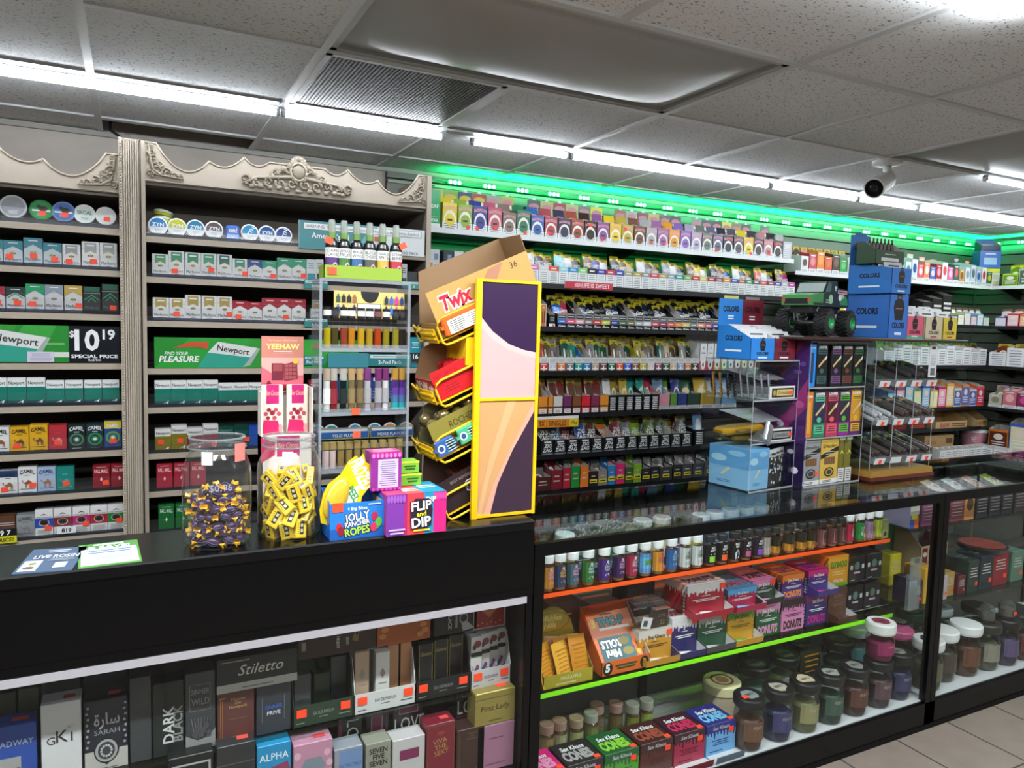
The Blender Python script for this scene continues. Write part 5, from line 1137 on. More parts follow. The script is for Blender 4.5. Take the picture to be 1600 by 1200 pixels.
leaflet('leaflet','dark blue leaflet lying on the black counter near the frame edge',[(18,897),(112,890),(122,853),(38,860)],M('#4a5e78',0.3),f)
def f(p):
    p.rect(0.04,0.04,0.96,0.74,M('#dfe2e4'));p.lines(0.15,0.87,0.85,0.96,1,WHITE,.7);p.text('& SAVE!',0.5,0.80,0.1,WHITE,0.8,bold=.03);p.lines(0.12,0.1,0.88,0.44,5,M('#9aa6b4'),0.3);p.lines(0.1,0.5,0.9,0.68,2,M('#5a7aa8'),0.4);p.rect(0.1,0.3,0.9,0.31,M('#b0b8c0'))
leaflet('leaflet','white and green laminated savings card on the black counter',[(122,888),(222,876),(219,843),(136,851)],M('#5a9a4a',0.2),f)

def jar(label,x,y,r,h):
    t = thing('candy_jar',label,'jar',(x,y,ZB))
    g = clear('#fbfcfc',1.2,0.02,0.015)
    mb = MB()
    out = [(0,0.006),(r * 0.84,0.0),(r * 0.97,0.012),(r,0.035),(r * 0.985,0.075),(r,0.09),(r,h * 0.66),(r * 0.97,h * 0.73),(r * 0.86,h * 0.82),(r * 0.78,h * 0.86),(r * 0.775,h * 0.89),(r * 0.83,h * 0.90),(r * 0.83,h * 0.915),(r * 0.775,h * 0.925),(r * 0.775,h * 0.985),(r * 0.80,h * 0.99),(r * 0.80,h),(r * 0.74,h),(r * 0.74,h * 0.87)]
    mb.lathe(out,g,40);part(mb,'glass_body',t)
    mb = MB();mb.tube([(r * 0.79 * math.cos(a * PI / 20),r * 0.79 * math.sin(a * PI / 20),h * 0.995) for a in range(41)],0.003,clear('#dfe6e6',1.6,0.05,0.12));part(mb,'rim',t)
    mb = MB();mb.tube([(r * 0.83 * math.cos(a * PI / 20),r * 0.83 * math.sin(a * PI / 20),h * 0.907) for a in range(41)],0.0025,clear('#dfe6e6',1.6,0.05,0.1));part(mb,'neck_ring',t)
    return t
J1,J2 = (0.186,1.955),(0.362,1.962)
R1,H1 = 0.081,0.268
tj = jar('clear plastic jar half full of purple and yellow wrapped sweets',*J1,R1,H1)
mb = MB();p = wrap(mb,R1 * 0.9,0.04,0.205);p.rect(0.30,0.1,0.42,0.9,M('#d8dada'));p.rect(0.66,0.2,0.82,1.3,M('#d87a72'));part(mb,'price_label',tj)
mb = MB();p = wrap(mb,R1 + 0.0005,0.04,0.135);p.text('$0.96',0.5,0.5,0.42,M('#8f9296'),0.5);part(mb,'price_print',tj)
tj = jar('clear plastic jar of small yellow candy boxes',*J2,R1,0.262)
mb = MB();p = wrap(mb,R1 * 0.9,0.04,0.195);p.rect(0.36,0.1,0.48,0.9,M('#d8dada'));part(mb,'price_label',tj)
# wrapped sweets
def sweet():
    mb = MB();mb.ball((0,0,0),0.0165,0.0105,0.0105,M('#3a2848',0.15),10,7)
    for k in range(3): mb.tube([(0.0157 * math.cos(a * PI / 5) ,0.0104 * math.sin(a * PI / 5) * math.cos(k),0.0104 * math.sin(a * PI / 5) * math.sin(k + .4)) for a in range(11)],0.0007,M('#5f5478',0.2),4)
    o = tag(mb.build('wrapped_sweet'),'purple hard sweet in a twisted yellow-ended wrapper inside the first jar','sweet','wrapped sweets in the jar')
    for s in (-1,1):
        m2 = MB();n = 8;vs = [(s * 0.015,0,0)];fs = []
        for k in range(n): a = 2 * PI * k / n;vs.append((s * (0.025 + 0.004 * (k % 2)),0.010 * math.cos(a),(0.010 if k % 2 else 0.005) * math.sin(a)))
        for k in range(n): fs.append((0,1 + k,1 + (k + 1) % n) if s > 0 else (0,1 + (k + 1) % n,1 + k))
        m2.add(vs,fs,M('#d8a82a',0.25));part(m2,'twisted_end',o,'yellow wrapper end')
    return o
rs = random.Random(5);proto = None;cnt = 0
for layer in range(7):
    z = ZB + 0.018 + layer * 0.019;top_ = layer >= 5
    for ring,n in ((0.054,11),(0.035,7),(0.015,3)):
        if layer == 6 and ring > 0.05: continue
        for k in range(n):
            if top_ and ring > 0.05 and rs.random() < 0.45: continue
            a = 2 * PI * (k + 0.5 * (layer % 2)) / n + rs.uniform(-.15,.15);r = ring + rs.uniform(-.003,.002)
            loc = (J1[0] + r * math.cos(a),J1[1] + r * math.sin(a),z + rs.uniform(-.003,.004));rot = (rs.uniform(-.5,.5),rs.uniform(-.6,.6),a + PI / 2 + rs.uniform(-.7,.7))
            if proto is None: proto = sweet();proto.location = loc;proto.rotation_euler = rot
            elif loc[1] < J1[1] + 0.03: dup(proto,loc,None,None,None,rot)
# small yellow boxes
def yellow_box(label,loc,rot):
    if yellow_box.p: return dup(yellow_box.p,loc,None,label,'yellow candy boxes in the jar',rot)
    w,d,h = 0.032,0.018,0.050;mb = MB();mb.bbox(-w / 2,w / 2,-d / 2,d / 2,-h / 2,h / 2,M('#e2bc1e',0.3),0.0015)
    for fc in (D(mb,lambda a,b,n: (-w / 2 + a,-d / 2 - n,-h / 2 + b),w,h),D(mb,lambda a,b,n: (w / 2 - a,d / 2 + n,-h / 2 + b),w,h)):
        fc.rect(0.1,0.1,0.9,0.92,M('#eecb2e',0.3));fc.rect(0.34,0.2,0.70,0.85,M('#1f1c12'));fc.lines(0.40,0.26,0.64,0.80,2,M('#c8c0a0'),0.6);fc.lines(0.12,0.2,0.3,0.8,6,M('#6a5a1a'),0.3)
    for fc in (D(mb,lambda a,b,n: (w / 2 + n,-d / 2 + a,-h / 2 + b),d,h),D(mb,lambda a,b,n: (-w / 2 - n,d / 2 - a,-h / 2 + b),d,h)):
        fc.lines(0.15,0.1,0.85,0.9,9,M('#5a4c14'),0.35)
    tp = D(mb,lambda a,b,n: (-w / 2 + a,-d / 2 + b,h / 2 + n),w,d);tp.rect(0.1,0.15,0.6,0.85,M('#e8e6da'))
    for k in range(7): tp.rect(0.14 + 0.065 * k,0.25,0.165 + 0.065 * k + 0.01 * (k % 2),0.8,M('#1c1c1c'))
    yellow_box.p = tag(mb.build('candy_box',None,loc,rot),label,'candy box','yellow candy boxes in the jar');return yellow_box.p
yellow_box.p = None
rs = random.Random(3)
for layer in range(5):
    for ring,n in ((0.052,8),(0.021,3)):
        for k in range(n):
            if layer == 4 and (ring > 0.05 and k in (0,3,4,5)): continue
            a = 2 * PI * (k + 0.5 * (layer % 2)) / n + rs.uniform(-.1,.1) - 1.2
            loc = (J2[0] + ring * math.cos(a),J2[1] + ring * math.sin(a),ZB + 0.026 + layer * 0.0315 + rs.uniform(-.002,.003))
            if loc[1] > J2[1] + 0.035: continue
            yellow_box('small yellow candy box with black print heaped in the second jar',loc,(rs.uniform(-.5,.3),rs.uniform(-.9,.9),a + PI / 2 + rs.uniform(-.4,.4)))

# pink chocolate-bar stand
def f(mb,w,d,h):
    p = front(mb,w,h);p.rect(0,0.45,1,1,M('#b8786a',0.25));p.rect(0,0.3,1,0.62,M('#d29a92',0.25));p.poly([(0,0.16),(0,0.46),(0.25,0.34),(0.6,0.26),(1,0.30),(1,0.12)][::-1],M('#c8606c',0.25));p.rect(0,0.0,1,0.14,M('#8a1f30',0.25));p.rect(0,0,1,0.045,M('#1a1014'))
    p.text('The Creators of Sex Present',0.5,0.93,0.03,M('#e8c890'),0.84);p.text('YEEHAW',0.5,0.82,0.095,M('#e8cf6a'),0.84,bold=0.03,stretch=0.8);p.lines(0.25,0.69,0.75,0.74,2,M('#e0c0b0'),0.4)
    p.rect(0.24,0.22,0.52,0.52,M('#6a2030'));p.rect(0.27,0.38,0.49,0.5,M('#8a4040'));p.poly([(0.54,0.2),(0.86,0.24),(0.84,0.56),(0.5,0.50)],M('#7a3038'))
    for i in range(3):
        for j in range(4): p.rect(0.56 + 0.09 * i,0.24 + 0.07 * j,0.63 + 0.09 * i,0.29 + 0.07 * j,M('#9a4a4e'))
    p.oval(0.8,0.56,0.07,0.05,M('#e0a83a'));p.oval(0.17,0.12,0.06,0.09,M('#6a1824'));p.lines(0.06,0.008,0.94,0.036,1,M('#c8b8b0'),0.6)
YY = 2.03
xa,xb = ax(413,570,YY),ax(480,570,YY)
t = thing('display_stand','pink cardboard chocolate stand with brown poster behind the yellow jar','display stand',((ax(408,650,YY) + ax(489,650,YY)) / 2,YY,ZB));W0 = ax(489,650,YY) - ax(408,650,YY)
zt0,zt1,zt2 = az(445,612,YY) - ZB,az(445,530,YY) - ZB,az(445,690,YY) - ZB
mb = MB();mb.box(-W0 / 2,W0 / 2,0.0,0.06,0,zt2 + 0.015,M('#d8cfc4',0.5));mb.box(-W0 / 2,-W0 / 2 + 0.004,0.0,0.06,0,zt0,M('#d8cfc4',0.5));mb.box(W0 / 2 - 0.004,W0 / 2,0,0.06,0,zt0 + 0.01,M('#cfc6ba',0.5));mb.box(-W0 / 2,W0 / 2,0.057,0.06,0,zt0,M('#d8cfc4',0.5));p = front(mb,W0,zt2 + 0.015);p.rect(0.3,0.78,0.74,1,M('#b8286a'));p.poly([(0,0.72),(0.26,0.80),(0.26,0.94),(0,0.99)],M('#c02a5a'));p.text('Sex Cocoa',0.52,0.90,0.06,M('#e0c090'),0.4,shear=.2);part(mb,'tray_box',t)
mb = MB();w2 = xb - xa;h2 = zt1 - zt0 + 0.012;m3 = MB();m3.box(-w2 / 2,w2 / 2,0,0.003,0,h2,M('#a86a60',0.25));f(m3,w2,0,h2);part(m3,'poster_card',t,'brown and pink printed header card',(-0.004,0.05,zt0 - 0.006))
for k in range(2):
    def g(mb,w,d,h):
        p = front(mb,w,h);p.rect(0.22,0.62,0.8,1,M('#b8286a',0.3));p.text('Sex Cocoa',0.5,0.84,0.10,M('#e0c090'),0.6,shear=.2)
        for a,b,r in ((0.2,0.42,.1),(0.34,0.5,.1),(0.5,0.44,.12),(0.66,0.5,.1),(0.8,0.42,.1),(0.3,0.34,.09),(0.6,0.34,.1)): p.oval(a,b,r,r * w / h * 1.0,M('#8a2038' if int(a * 10) % 2 else '#b04858'))
        p.poly([(0,0.02),(0.9,0.02),(0.75,0.28),(0.1,0.3)],M('#c8205a'));p.oval(0.88,0.12,0.1,0.09,M('#d0888a'))
    box_thing('chocolate_bar',('first' if k == 0 else 'second') + ' cream and magenta chocolate bar in the pink stand','chocolate bar',0.056,0.012,0.135,(t.location.x - 0.034 + 0.066 * k,YY + 0.03,ZB + zt2 + 0.0155),M('#d8ccbc',0.3),g)

# ---------------------------------------------------------------- acrylic fragrance tower
YTW = 2.0
tx0,tx1 = ax(500,600,YTW),ax(637,600,YTW);ztop = az(565,438,YTW)
t = thing('fragrance_tower','clear acrylic tower of perfume vials and pens on the black counter','acrylic display',((tx0 + tx1) / 2,YTW,ZB));w = tx1 - tx0;H = ztop - ZB
A2 = clear('#eef2f6',1.2,0.03,0.05)
for s in (-1,1):
    mb = MB();mb.box(s * w / 2 - 0.002,s * w / 2 + 0.002,0,0.10,0,H,A2);mb.box(s * w / 2 - 0.0035,s * w / 2 + 0.0035,-0.004,0.0,0,H,clear('#cdd6e0',1.0,0.05,0.2));part(mb,'side_pane',t)
lev = [az(565,y,YTW) - ZB for y in (548,647,735)]
for z in lev + [H - 0.004]:
    mb = MB();mb.box(-w / 2,w / 2,0,0.10,z,z + 0.004,A2);mb.box(-w / 2,w / 2,-0.003,0.001,z - 0.003,z + 0.006,clear('#cdd6e0',1.0,0.05,0.2));part(mb,'tier',t)
for z in lev[:3]:
    mb = MB();mb.box(-w / 2,w / 2,-0.001,0.001,z + 0.006,z + 0.016,clear('#e8eef4',1.0,0.03,0.1));part(mb,'front_lip',t)
sticker(t,(ax(555,645,YTW) - t.location.x),-0.004,lev[1] + 0.008,0.021);sticker(t,(ax(557,676,YTW) - t.location.x),-0.003,lev[1] - 0.055,0.021)
# gold printed header in the top tier
def f(p):
    p.rect(0,0,1,1,M('#c8b06a',0.3));p.oval(0.5,1.0,0.13,0.42,M('#121216'),14,180,360);p.rect(0.32,0.02,0.66,0.56,M('#2a2a2a'));p.rect(0.33,0.04,0.65,0.54,M('#c0c0be',0.3));p.text('VERSION',0.49,0.36,0.16,M('#e8e2d0'),0.28,bold=.02);p.text('Of',0.49,0.14,0.13,M('#55554e'),0.2)
    for k,c in enumerate('#3a5a8a #1d1d22 #c8a890 #2a2a5a #2f4a3a #1d1d22 #1d1d1d #8a5a3a'.split()):
        u,v = 0.055 + 0.075 * (k % 4),0.30 + 0.38 * (k // 4);p.rect(u - 0.028,v - 0.1,u + 0.028,v + 0.12,M(c));p.rect(u - 0.012,v + 0.12,u + 0.012,v + 0.2,M(c))
    for k,c in enumerate('#2a2a2c #2f6ac0 #a83a4a #c8963a #1d2a3a #2f5ab0 #b82a7a #22306a'.split()):
        u,v = 0.73 + 0.075 * (k % 4),0.28 + 0.38 * (k // 4);p.rect(u - 0.026,v - 0.1,u + 0.026,v + 0.12,M(c));p.rect(u - 0.012,v + 0.12,u + 0.012,v + 0.2,M(c))
xa,xb = ax(522,475,YTW + .02),ax(632,478,YTW + .02);za,zb = az(577,498,YTW + .02),az(577,456,YTW + .02)
sign('header_card','gold card printed with perfume bottles inside the acrylic tower',xa,xb,za,zb,YTW + 0.022,M('#c8b06a',0.3),f,0.002)
# perfume vials
def vial(label,px,zb,h,liquid,cap,capc,r=0.0105,fill=0.62,lab=None,grp=None,y=YTW + 0.022,name='perfume_vial'):
    t = thing(name,label,'perfume',(ax(px,520,y),y,zb),0,grp)
    mb = MB();mb.lathe([(0,0),(r,0),(r,h * 0.72),(r * 0.8,h * 0.74)],clear('#eef0ee',1.0),14);mb.lathe([(0,0.002),(r * 0.86,0.002),(r * 0.86,h * fill),(0,h * fill)],M(liquid,0.15),12);part(mb,'glass_body',t)
    mb = MB();mb.lathe([(r * 0.9,h * 0.73),(r * 0.95,h * 0.74),(r * 0.95,h),(0,h)],M(capc,0.3,0.6 if cap else 0),14);part(mb,'cap',t)
    if lab:
        mb = MB();p = wrap(mb,r * (0.96 if lab[1] > .7 else 1.0),h,0,150);p.rect(0,lab[1],1,lab[2],M(lab[0]));p.lines(0.15,lab[1] + 0.01,0.85,lab[2] - 0.01,2,M('#3a3a3a'),0.4);part(mb,'paper_label',t)
    return t
zb = ZB + lev[0] + 0.0045
for k,(px,c,wl) in enumerate(((511,'#b09a1e','#d8d8d0'),(523,'#4a4020','#2a2a2a'),(537,'#8a3a2a','#c8c8c0'),(549,'#b8741e','#d0d0c8'),(564,'#b8901e','#cfcfc8'),(577,'#a8842a','#cfcfc8'),(590,'#a83a1a','#6a3a3a'),(603,'#8a7a1e','#c8c8c0'),(618,'#8a7a2a','#2a2a2a'),(629,'#2a2420','#2a2a2a'))):
    vial(f'{cname(c)} perfume vial with dark cap, {ORD[k]} from left in the acrylic tower',px,zb,0.112,c,0,'#1c1c1e',0.0112,0.5,(wl,0.80,0.93))
zb = ZB + lev[1] + 0.0045
for k,(px,c,cc,b) in enumerate(((511,'#d8d6d2','#c8b8a0','white'),(522,'#7a1f28','#c8c0b8','dark red'),(537,'#14201e','#c8c4be','black'),(550,'#7a6844','#c8a878','bronze'),(563,'#6a5a3a','#c8a878','dull gold'),(575,'#b0a8b4','#8a4a8a','clear'),(592,'#8a7a8a','#8a3a7a','lilac'),(603,'#cfc8cc','#8a3a7a','white printed'),(618,'#4a2a7a','#c89a4a','purple and teal'),(629,'#4a2a7a','#c89a4a','violet and teal'))):
    t = vial(f'{b} perfume pen, {ORD[k]} from left on the middle tier of the tower',px,zb,0.120,c,1,cc,0.0105,0.72,('#8a8a8a' if k in (5,6,7) else c,0.2,0.55),name='perfume_pen')
    if k > 7: mb = MB();mb.lathe([(0.0109,0.004),(0.0109,0.045)],M('#1f8a8a',0.3),14);part(mb,'teal_sleeve',t)
zb = ZB + lev[2] + 0.0045
for k,px in enumerate((510,521,534,547,560,572,586,600,614,627)):
    vial(f'perfume miniature with gold cap, {ORD[k]} from left on the low tier of the tower',px,zb,0.075,'#8a7448' if k > 1 else '#c8b0b0',1,'#b09a62',0.0112,0.7,name='perfume_miniature')
# spray bottles in a green tray on top
zt = ZB + H + 0.0008
xa,xb = ax(506,445,YTW),ax(629,445,YTW)
t = thing('bottle_tray','olive green card tray of spray bottles on top of the acrylic tower','tray',((xa + xb) / 2,YTW + 0.002,zt));w = xb - xa;th = 0.036
mb = MB();g = M('#7f9a2a',0.45);mb.box(-w / 2,w / 2,0,0.002,0,th,g);mb.box(-w / 2,w / 2,0.058,0.06,0,th,g);mb.box(-w / 2,-w / 2 + 0.002,0,0.06,0,th,g);mb.box(w / 2 - 0.002,w / 2,0,0.06,0,th,g);mb.box(-w / 2,w / 2,0,0.06,0,0.002,g);part(mb,'tray_body',t)
sticker(t,-w / 2 + 0.022,-0.001,0.02,0.024)
for k,(px,c,l1,l2) in enumerate(((518,'#4a2a6a','DARK','LAVA'),(537,'#3a6a32','JAMAICA','FRUIT'),(557,'#2f5a8a','ANGEL','WINGS'),(577,'#4a4a44','BLACK','CHERRY'),(597,'#b89a3a','VANILLA','SPICE'),(618,'#a82a3a','STRAW','BERRY'))):
    r = 0.0175;t = thing('spray_bottle',f'small spray bottle with {cname(c)} label, {ORD[k]} of six on the tower','spray bottle',(ax(px,420,YTW + 0.03),YTW + 0.03,zt + 0.0025))
    mb = MB();mb.lathe([(0,0),(r,0),(r,0.088),(r * 0.9,0.098),(r * 0.55,0.106),(r * 0.5,0.11)],M('#191c1c',0.2),18);part(mb,'bottle_body',t)
    mb = MB();p = wrap(mb,r,0.088,0.0,165);p.rect(0,0.12,1,0.62,M(c));p.rect(0,0.62,1,0.92,M('#c9c9c6'));p.oval(0.62,0.34,0.16,0.14,M('#d8a8b0'));p.oval(0.62,0.34,0.10,0.09,M('#2a2a30'));p.text(l1,0.5,0.83,0.09,M('#2a2a2a'),0.6);p.text(l2,0.5,0.71,0.09,M('#2a2a2a'),0.6);part(mb,'paper_label',t)
    mb = MB();mb.lathe([(r * 0.62,0.106),(r * 0.62,0.122),(r * 0.5,0.124)],M('#5a7a3a',0.35),14);part(mb,'pump_collar',t)
    mb = MB();mb.lathe([(r * 0.60,0.122),(r * 0.52,0.15),(r * 0.40,0.156),(0,0.157)],clear('#b8c89a',1.2,0.05,0.25),14);mb.tube([(0,0,0.122),(0,0,0.145),(0,-0.008,0.148)],0.004,M('#7a9a4a',0.4));part(mb,'clear_cap',t)
    if k in (0,5): sticker(t,-0.012 if k == 0 else 0.014,-r - 0.002,0.098,0.02,0.4 if k == 0 else -0.5)

# ---------------------------------------------------------------- candy boxes at the counter edge
x,w,z,h = fpx(508,600,789,843,1.83)
x,w = (ax(515,820,1.862) + ax(600,815,1.862)) / 2,ax(600,815,1.862) - ax(515,820,1.862)
t = thing('candy_carton','open blue carton of fruit ropes on the black counter','candy carton',(x,1.862,ZB));h = az(557,785,1.862) - ZB
mb = MB();B = M('#1f62b8',0.3);d = 0.10
mb.box(-w / 2,w / 2,0,0.002,0,h,B);mb.box(-w / 2,w / 2,d - 0.002,d,0,h * 1.25,B);mb.box(-w / 2,w / 2,0,d,0,0.002,B)
for s in (-1,1): mb.prism([(0,0),(d,0),(d,h * 1.25),(0,h)],-0.001,0.001,B,Matrix.Translation((s * (w / 2 - 0.001),0,0)) @ Matrix.Rotation(PI / 2,4,'Z'));mb.box(s * (w / 2 - 0.003) - 0.0006,s * (w / 2 - 0.003) + 0.0006,0.003,d - 0.003,0.003,h * 0.98,M('#b8a890',0.6))
p = front(mb,w,h);p.rect(0,0,1,1,M('#2a78cc',0.3));p.rect(0,0,1,0.3,M('#1f5aa8',0.3))
p.text('4 Big Bites',0.5,0.84,0.09,WHITE,0.4,bold=.01)
for tt,v,hh,c in (('JOLLY',0.62,0.20,'#e8ecf0'),('RANCHER',0.43,0.13,'#e8ecf0'),('ROPES',0.22,0.20,'#a8d84a')):
    p.text(tt,0.50,v,hh,M('#14204a'),0.5,bold=0.09,rot=7);p.text(tt,0.50,v,hh,M(c),0.46,bold=0.03,rot=7)
for u,v,c in ((0.17,0.34,'#c02a3a'),(0.2,0.24,'#8a2030'),(0.82,0.58,'#b02a4a'),(0.86,0.34,'#4a9a3a'),(0.9,0.42,'#5ab04a'),(0.8,0.28,'#c8305a')): p.oval(u,v,0.06,0.13,M(c))
p.lines(0.68,0.9,0.95,0.96,1,M('#d0d8e8'));part(mb,'box_body',t)
sticker(t,-w / 2 + 0.02,-0.001,h * 0.9,0.028)
box_thing('candy_bag','dark blue bag of fruit ropes lying in the blue carton','candy bag',w * 0.55,0.06,h * 0.8,(x + 0.01,1.88,ZB + 0.003),M('#223a72',0.25),None,0,None,0.01)
# yellow hanging bag lettered PEEL, leaning out of the blue carton
t = thing('gummy_bag','yellow lemon-shaped gummy bag lettered peel leaning in the blue carton','candy bag',(ax(515,790,1.90),1.895,ZB + 0.03));t.rotation_euler = (-0.12,math.radians(24),0);t.scale = (1.15,1.15,1.15)
outl = [(-0.022,0),(-0.036,0.025),(-0.042,0.06),(-0.040,0.085),(-0.022,0.115),(-0.016,0.150),(-0.004,0.168),(0.006,0.160),(0.010,0.178),(0.022,0.162),(0.038,0.160),(0.052,0.142),(0.060,0.125),(0.050,0.104),(0.044,0.085),(0.050,0.06),(0.036,0.025),(0.022,0)]
mb = MB();mb.prism([(a,b) for a,b in outl],-0.003,0.003,M('#d9bc1c',0.25))
D0 = D(mb,lambda a,b,n: (-0.05 + a,-0.003 - n,b),0.12,0.18)
D0.text('FROZED',0.62,0.74,0.17,M('#efe9c8'),0.62,bold=0.05,rot=-42);D0.poly([(0.42,0.42),(0.66,0.62),(0.72,0.40),(0.56,0.30)],M('#d8dcc8'));D0.text('PEEL',0.60,0.47,0.09,M('#2a8a4a'),0.3,bold=.03,rot=-38);part(mb,'bag_card',t)
mb = MB();mb.ball((-0.012,-0.006,0.062),0.026,0.012,0.05,M('#c9a832',0.2),14,9);mb.ball((0.004,-0.006,0.03),0.018,0.010,0.026,M('#c98a1e',0.2),12,8);part(mb,'clear_pouch',t)
# flip-and-dip candy boxes
x0,x1 = ax(604,806,1.842),ax(697,798,1.842);w = x1 - x0;h = az(650,771,1.842) - ZB
t = thing('candy_carton','bright pink, blue and purple candy carton at the counter edge','candy carton',((x0 + x1) / 2,1.842,ZB));d = 0.13
mb = MB();mb.bbox(-w / 2,w / 2,0,d,0,h,M('#a83a8a',0.3),0.002);p = front(mb,w,h)
for a,b,c in ((0,0.28,'#7a3a9a'),(0.28,0.34,'#a82a6a'),(0.34,0.62,'#d8404a'),(0.62,0.78,'#2a8ab0'),(0.78,1,'#c8287a')): p.rect(a,0,b,1,M(c,0.3))
for k in range(6): p.oval(0.03 + 0.05 * k,0.90,0.024,0.1,M('#9a5ab8',0.3));p.oval(0.80 + 0.036 * k,0.90,0.018,0.1,M('#d84a98',0.3))
p.text('DIP',0.73,0.84,0.12,M('#d8ecf0'),0.3,bold=.03);p.poly([(0.40,0.18),(0.38,0.62),(0.46,0.88),(0.70,0.86),(0.76,0.6),(0.74,0.2),(0.6,0.1)][::-1],M('#2a2030'))
for tt,v,hh,c in (('FLIP',0.70,0.21,'#f0f0e8'),('and',0.50,0.12,'#e8d82a'),('DIP',0.30,0.23,'#e8eef8')): p.text(tt,0.57,v,hh,M('#141018'),0.42,bold=0.10,rot=4);p.text(tt,0.57,v,hh,M(c),0.36,bold=0.03,rot=4)
p.lines(0.4,0.06,0.76,0.14,1,M('#e8d82a'));p.lines(0.03,0.04,0.3,0.2,2,M('#c8b0d8'))
q = topface(mb,w,d,h);q.rect(0,0,0.34,1,M('#a83a6a'));q.rect(0.34,0,0.60,1,M('#d8505a'));q.rect(0.60,0,1,1,M('#2a90b0'));q.lines(0.3,0.2,0.62,0.5,2,WHITE);q.lines(0.64,0.4,0.96,0.7,2,WHITE)
part(mb,'box_body',t)
x0,x1 = ax(573,745,1.91),ax(628,745,1.91)
def f(mb,w,d,h):
    p = front(mb,w,h);p.rect(0.22,0.08,0.88,0.82,M('#c8b8d8',0.3));p.lines(0.26,0.12,0.84,0.78,12,M('#6a5a8a'),0.4);p.rect(0,0.86,1,1,M('#b82a8a',0.3))
    for k in range(7): p.oval(0.07 + 0.14 * k,0.92,0.05,0.06,M('#d87ab8'));p.oval(0.07 + 0.14 * k,0.05,0.05,0.04,M('#c83a9a'))
    topface(mb,w,d,h).rect(0,0,1,1,M('#b8508a',0.3)).lines(0.1,0.1,0.9,0.9,5,M('#d8a8c8'))
box_thing('candy_box','purple candy box with white facts panel standing on the candy carton','candy box',0.084,0.06,0.104,(ax(604,750,1.895),1.895,ZB + h + 0.001),M('#8a2f8a',0.3),f)
box_thing('candy_carton','low dark pink candy carton behind the blue rope carton','candy carton',0.10,0.07,h * 0.95,(ax(592,790,1.975),1.974,ZB),M('#7a2a5a',0.35))
for k,(px,y,zz,lb) in enumerate(((640,1.93,h + 0.001,'lime green candy box beside the tall purple one'),(636,1.93,h + 0.036,'upper green candy box with fruit picture'))):
    box_thing('candy_box',lb,'candy box',0.07,0.05,0.034,(ax(px,745,y),y,ZB + zz),M('#6aa82a' if k == 0 else '#7ab83a',0.3),lambda mb,w,d,h: front(mb,w,h).lines(0.35,0.25,0.9,0.7,2,M('#2a5a1a'),.6).rect(0,0.85,1,1,M('#c8d83a')))
# ================================================================ yellow sweets rack at the counter end
YEL = M('#e0b512',0.35)
RX0,RX1,RY0,RY1,RZ0,RZ1,RZM = 0.866,1.074,1.922,2.110,ZB,1.766,1.424
t = thing('candy_rack','yellow wire candy rack with purple and pink printed end panels','candy rack',(0,0,0))
for y,yo in ((RY0,-1),(RY1,1)):
    mb = MB();a,b = (y,y + 0.012) if yo < 0 else (y - 0.012,y)
    mb.box(RX0,RX0 + 0.018,a,b,RZ0,RZ1,YEL);mb.box(RX1 - 0.010,RX1,a,b,RZ0,RZ1,YEL)
    for z in (RZ0 + 0.002,RZM - 0.006,RZ1 - 0.008): mb.box(RX0 + 0.018,RX1 - 0.01,a,b,z,z + 0.008,YEL)
    part(mb,'panel_frame',t)
    mb = MB();w,h = RX1 - RX0 - 0.028,RZ1 - RZM - 0.01
    mb.box(RX0 + 0.018,RX1 - 0.01,(a + b) / 2 - 0.002,(a + b) / 2 + 0.002,RZM + 0.002,RZ1 - 0.008,M('#33203f',0.25))
    if yo < 0:
        p = front(mb,w,h,(a + b) / 2 - 0.002,RZM + 0.002,RX0 + 0.018);p.poly([(0,0),(1,0),(1,0.40),(0.78,0.42),(0.5,0.47),(0.2,0.58),(0,0.70)],M('#c79d9b',0.4));p.poly([(0,0.62),(0.2,0.51),(0.5,0.42),(0.8,0.37),(1,0.35),(1,0.40),(0.78,0.42),(0.5,0.47),(0.2,0.58),(0,0.70)],M('#cfa9a5',0.4));p.poly([(0.5,0.40),(0.78,0.36),(1,0.28),(1,0.30),(0.78,0.38)],M('#cfa09c',0.3))
    part(mb,'printed_panel',t,'purple and pale pink printed panel')
    mb = MB();mb.box(RX0 + 0.018,RX1 - 0.01,(a + b) / 2 - 0.002,(a + b) / 2 + 0.002,RZ0 + 0.010,RZM - 0.006,M('#c49462',0.35))
    if yo < 0:
        h2 = RZM - RZ0 - 0.016;p = front(mb,w,h2,(a + b) / 2 - 0.002,RZ0 + 0.010,RX0 + 0.018);p.poly([(0.24,0),(1,0),(1,0.90),(0.62,0.56),(0.36,0.26)],M('#3a2a38',0.25));p.poly([(0.12,0),(0.24,0),(0.36,0.26),(0.62,0.56),(1,0.90),(1,1),(0.56,0.56),(0.28,0.26)],M('#d89a86',0.3));p.poly([(0,0),(0.08,0),(0.2,0.3),(0.4,0.62),(0.66,1),(0.5,1),(0.2,0.5)],M('#cca072',0.4))
    part(mb,'printed_panel',t,'peach and dark printed panel')
mb = MB();mb.box(RX1 - 0.008,RX1,RY0 + 0.012,RY1 - 0.012,RZ0,1.58,YEL);part(mb,'back_panel',t)
mb = MB();mb.box(RX0 - 0.02,RX0 + 0.03,RY0 + 0.02,RY1 - 0.012,1.52,1.60,YEL);part(mb,'shelf_bracket',t)
TA = math.radians(24)
TR = Matrix.Rotation(-TA,4,'Y')
tray_o = [(0.769,1.587),(0.768,1.413),(0.771,1.252),(0.796,1.086)]
TD = 0.148
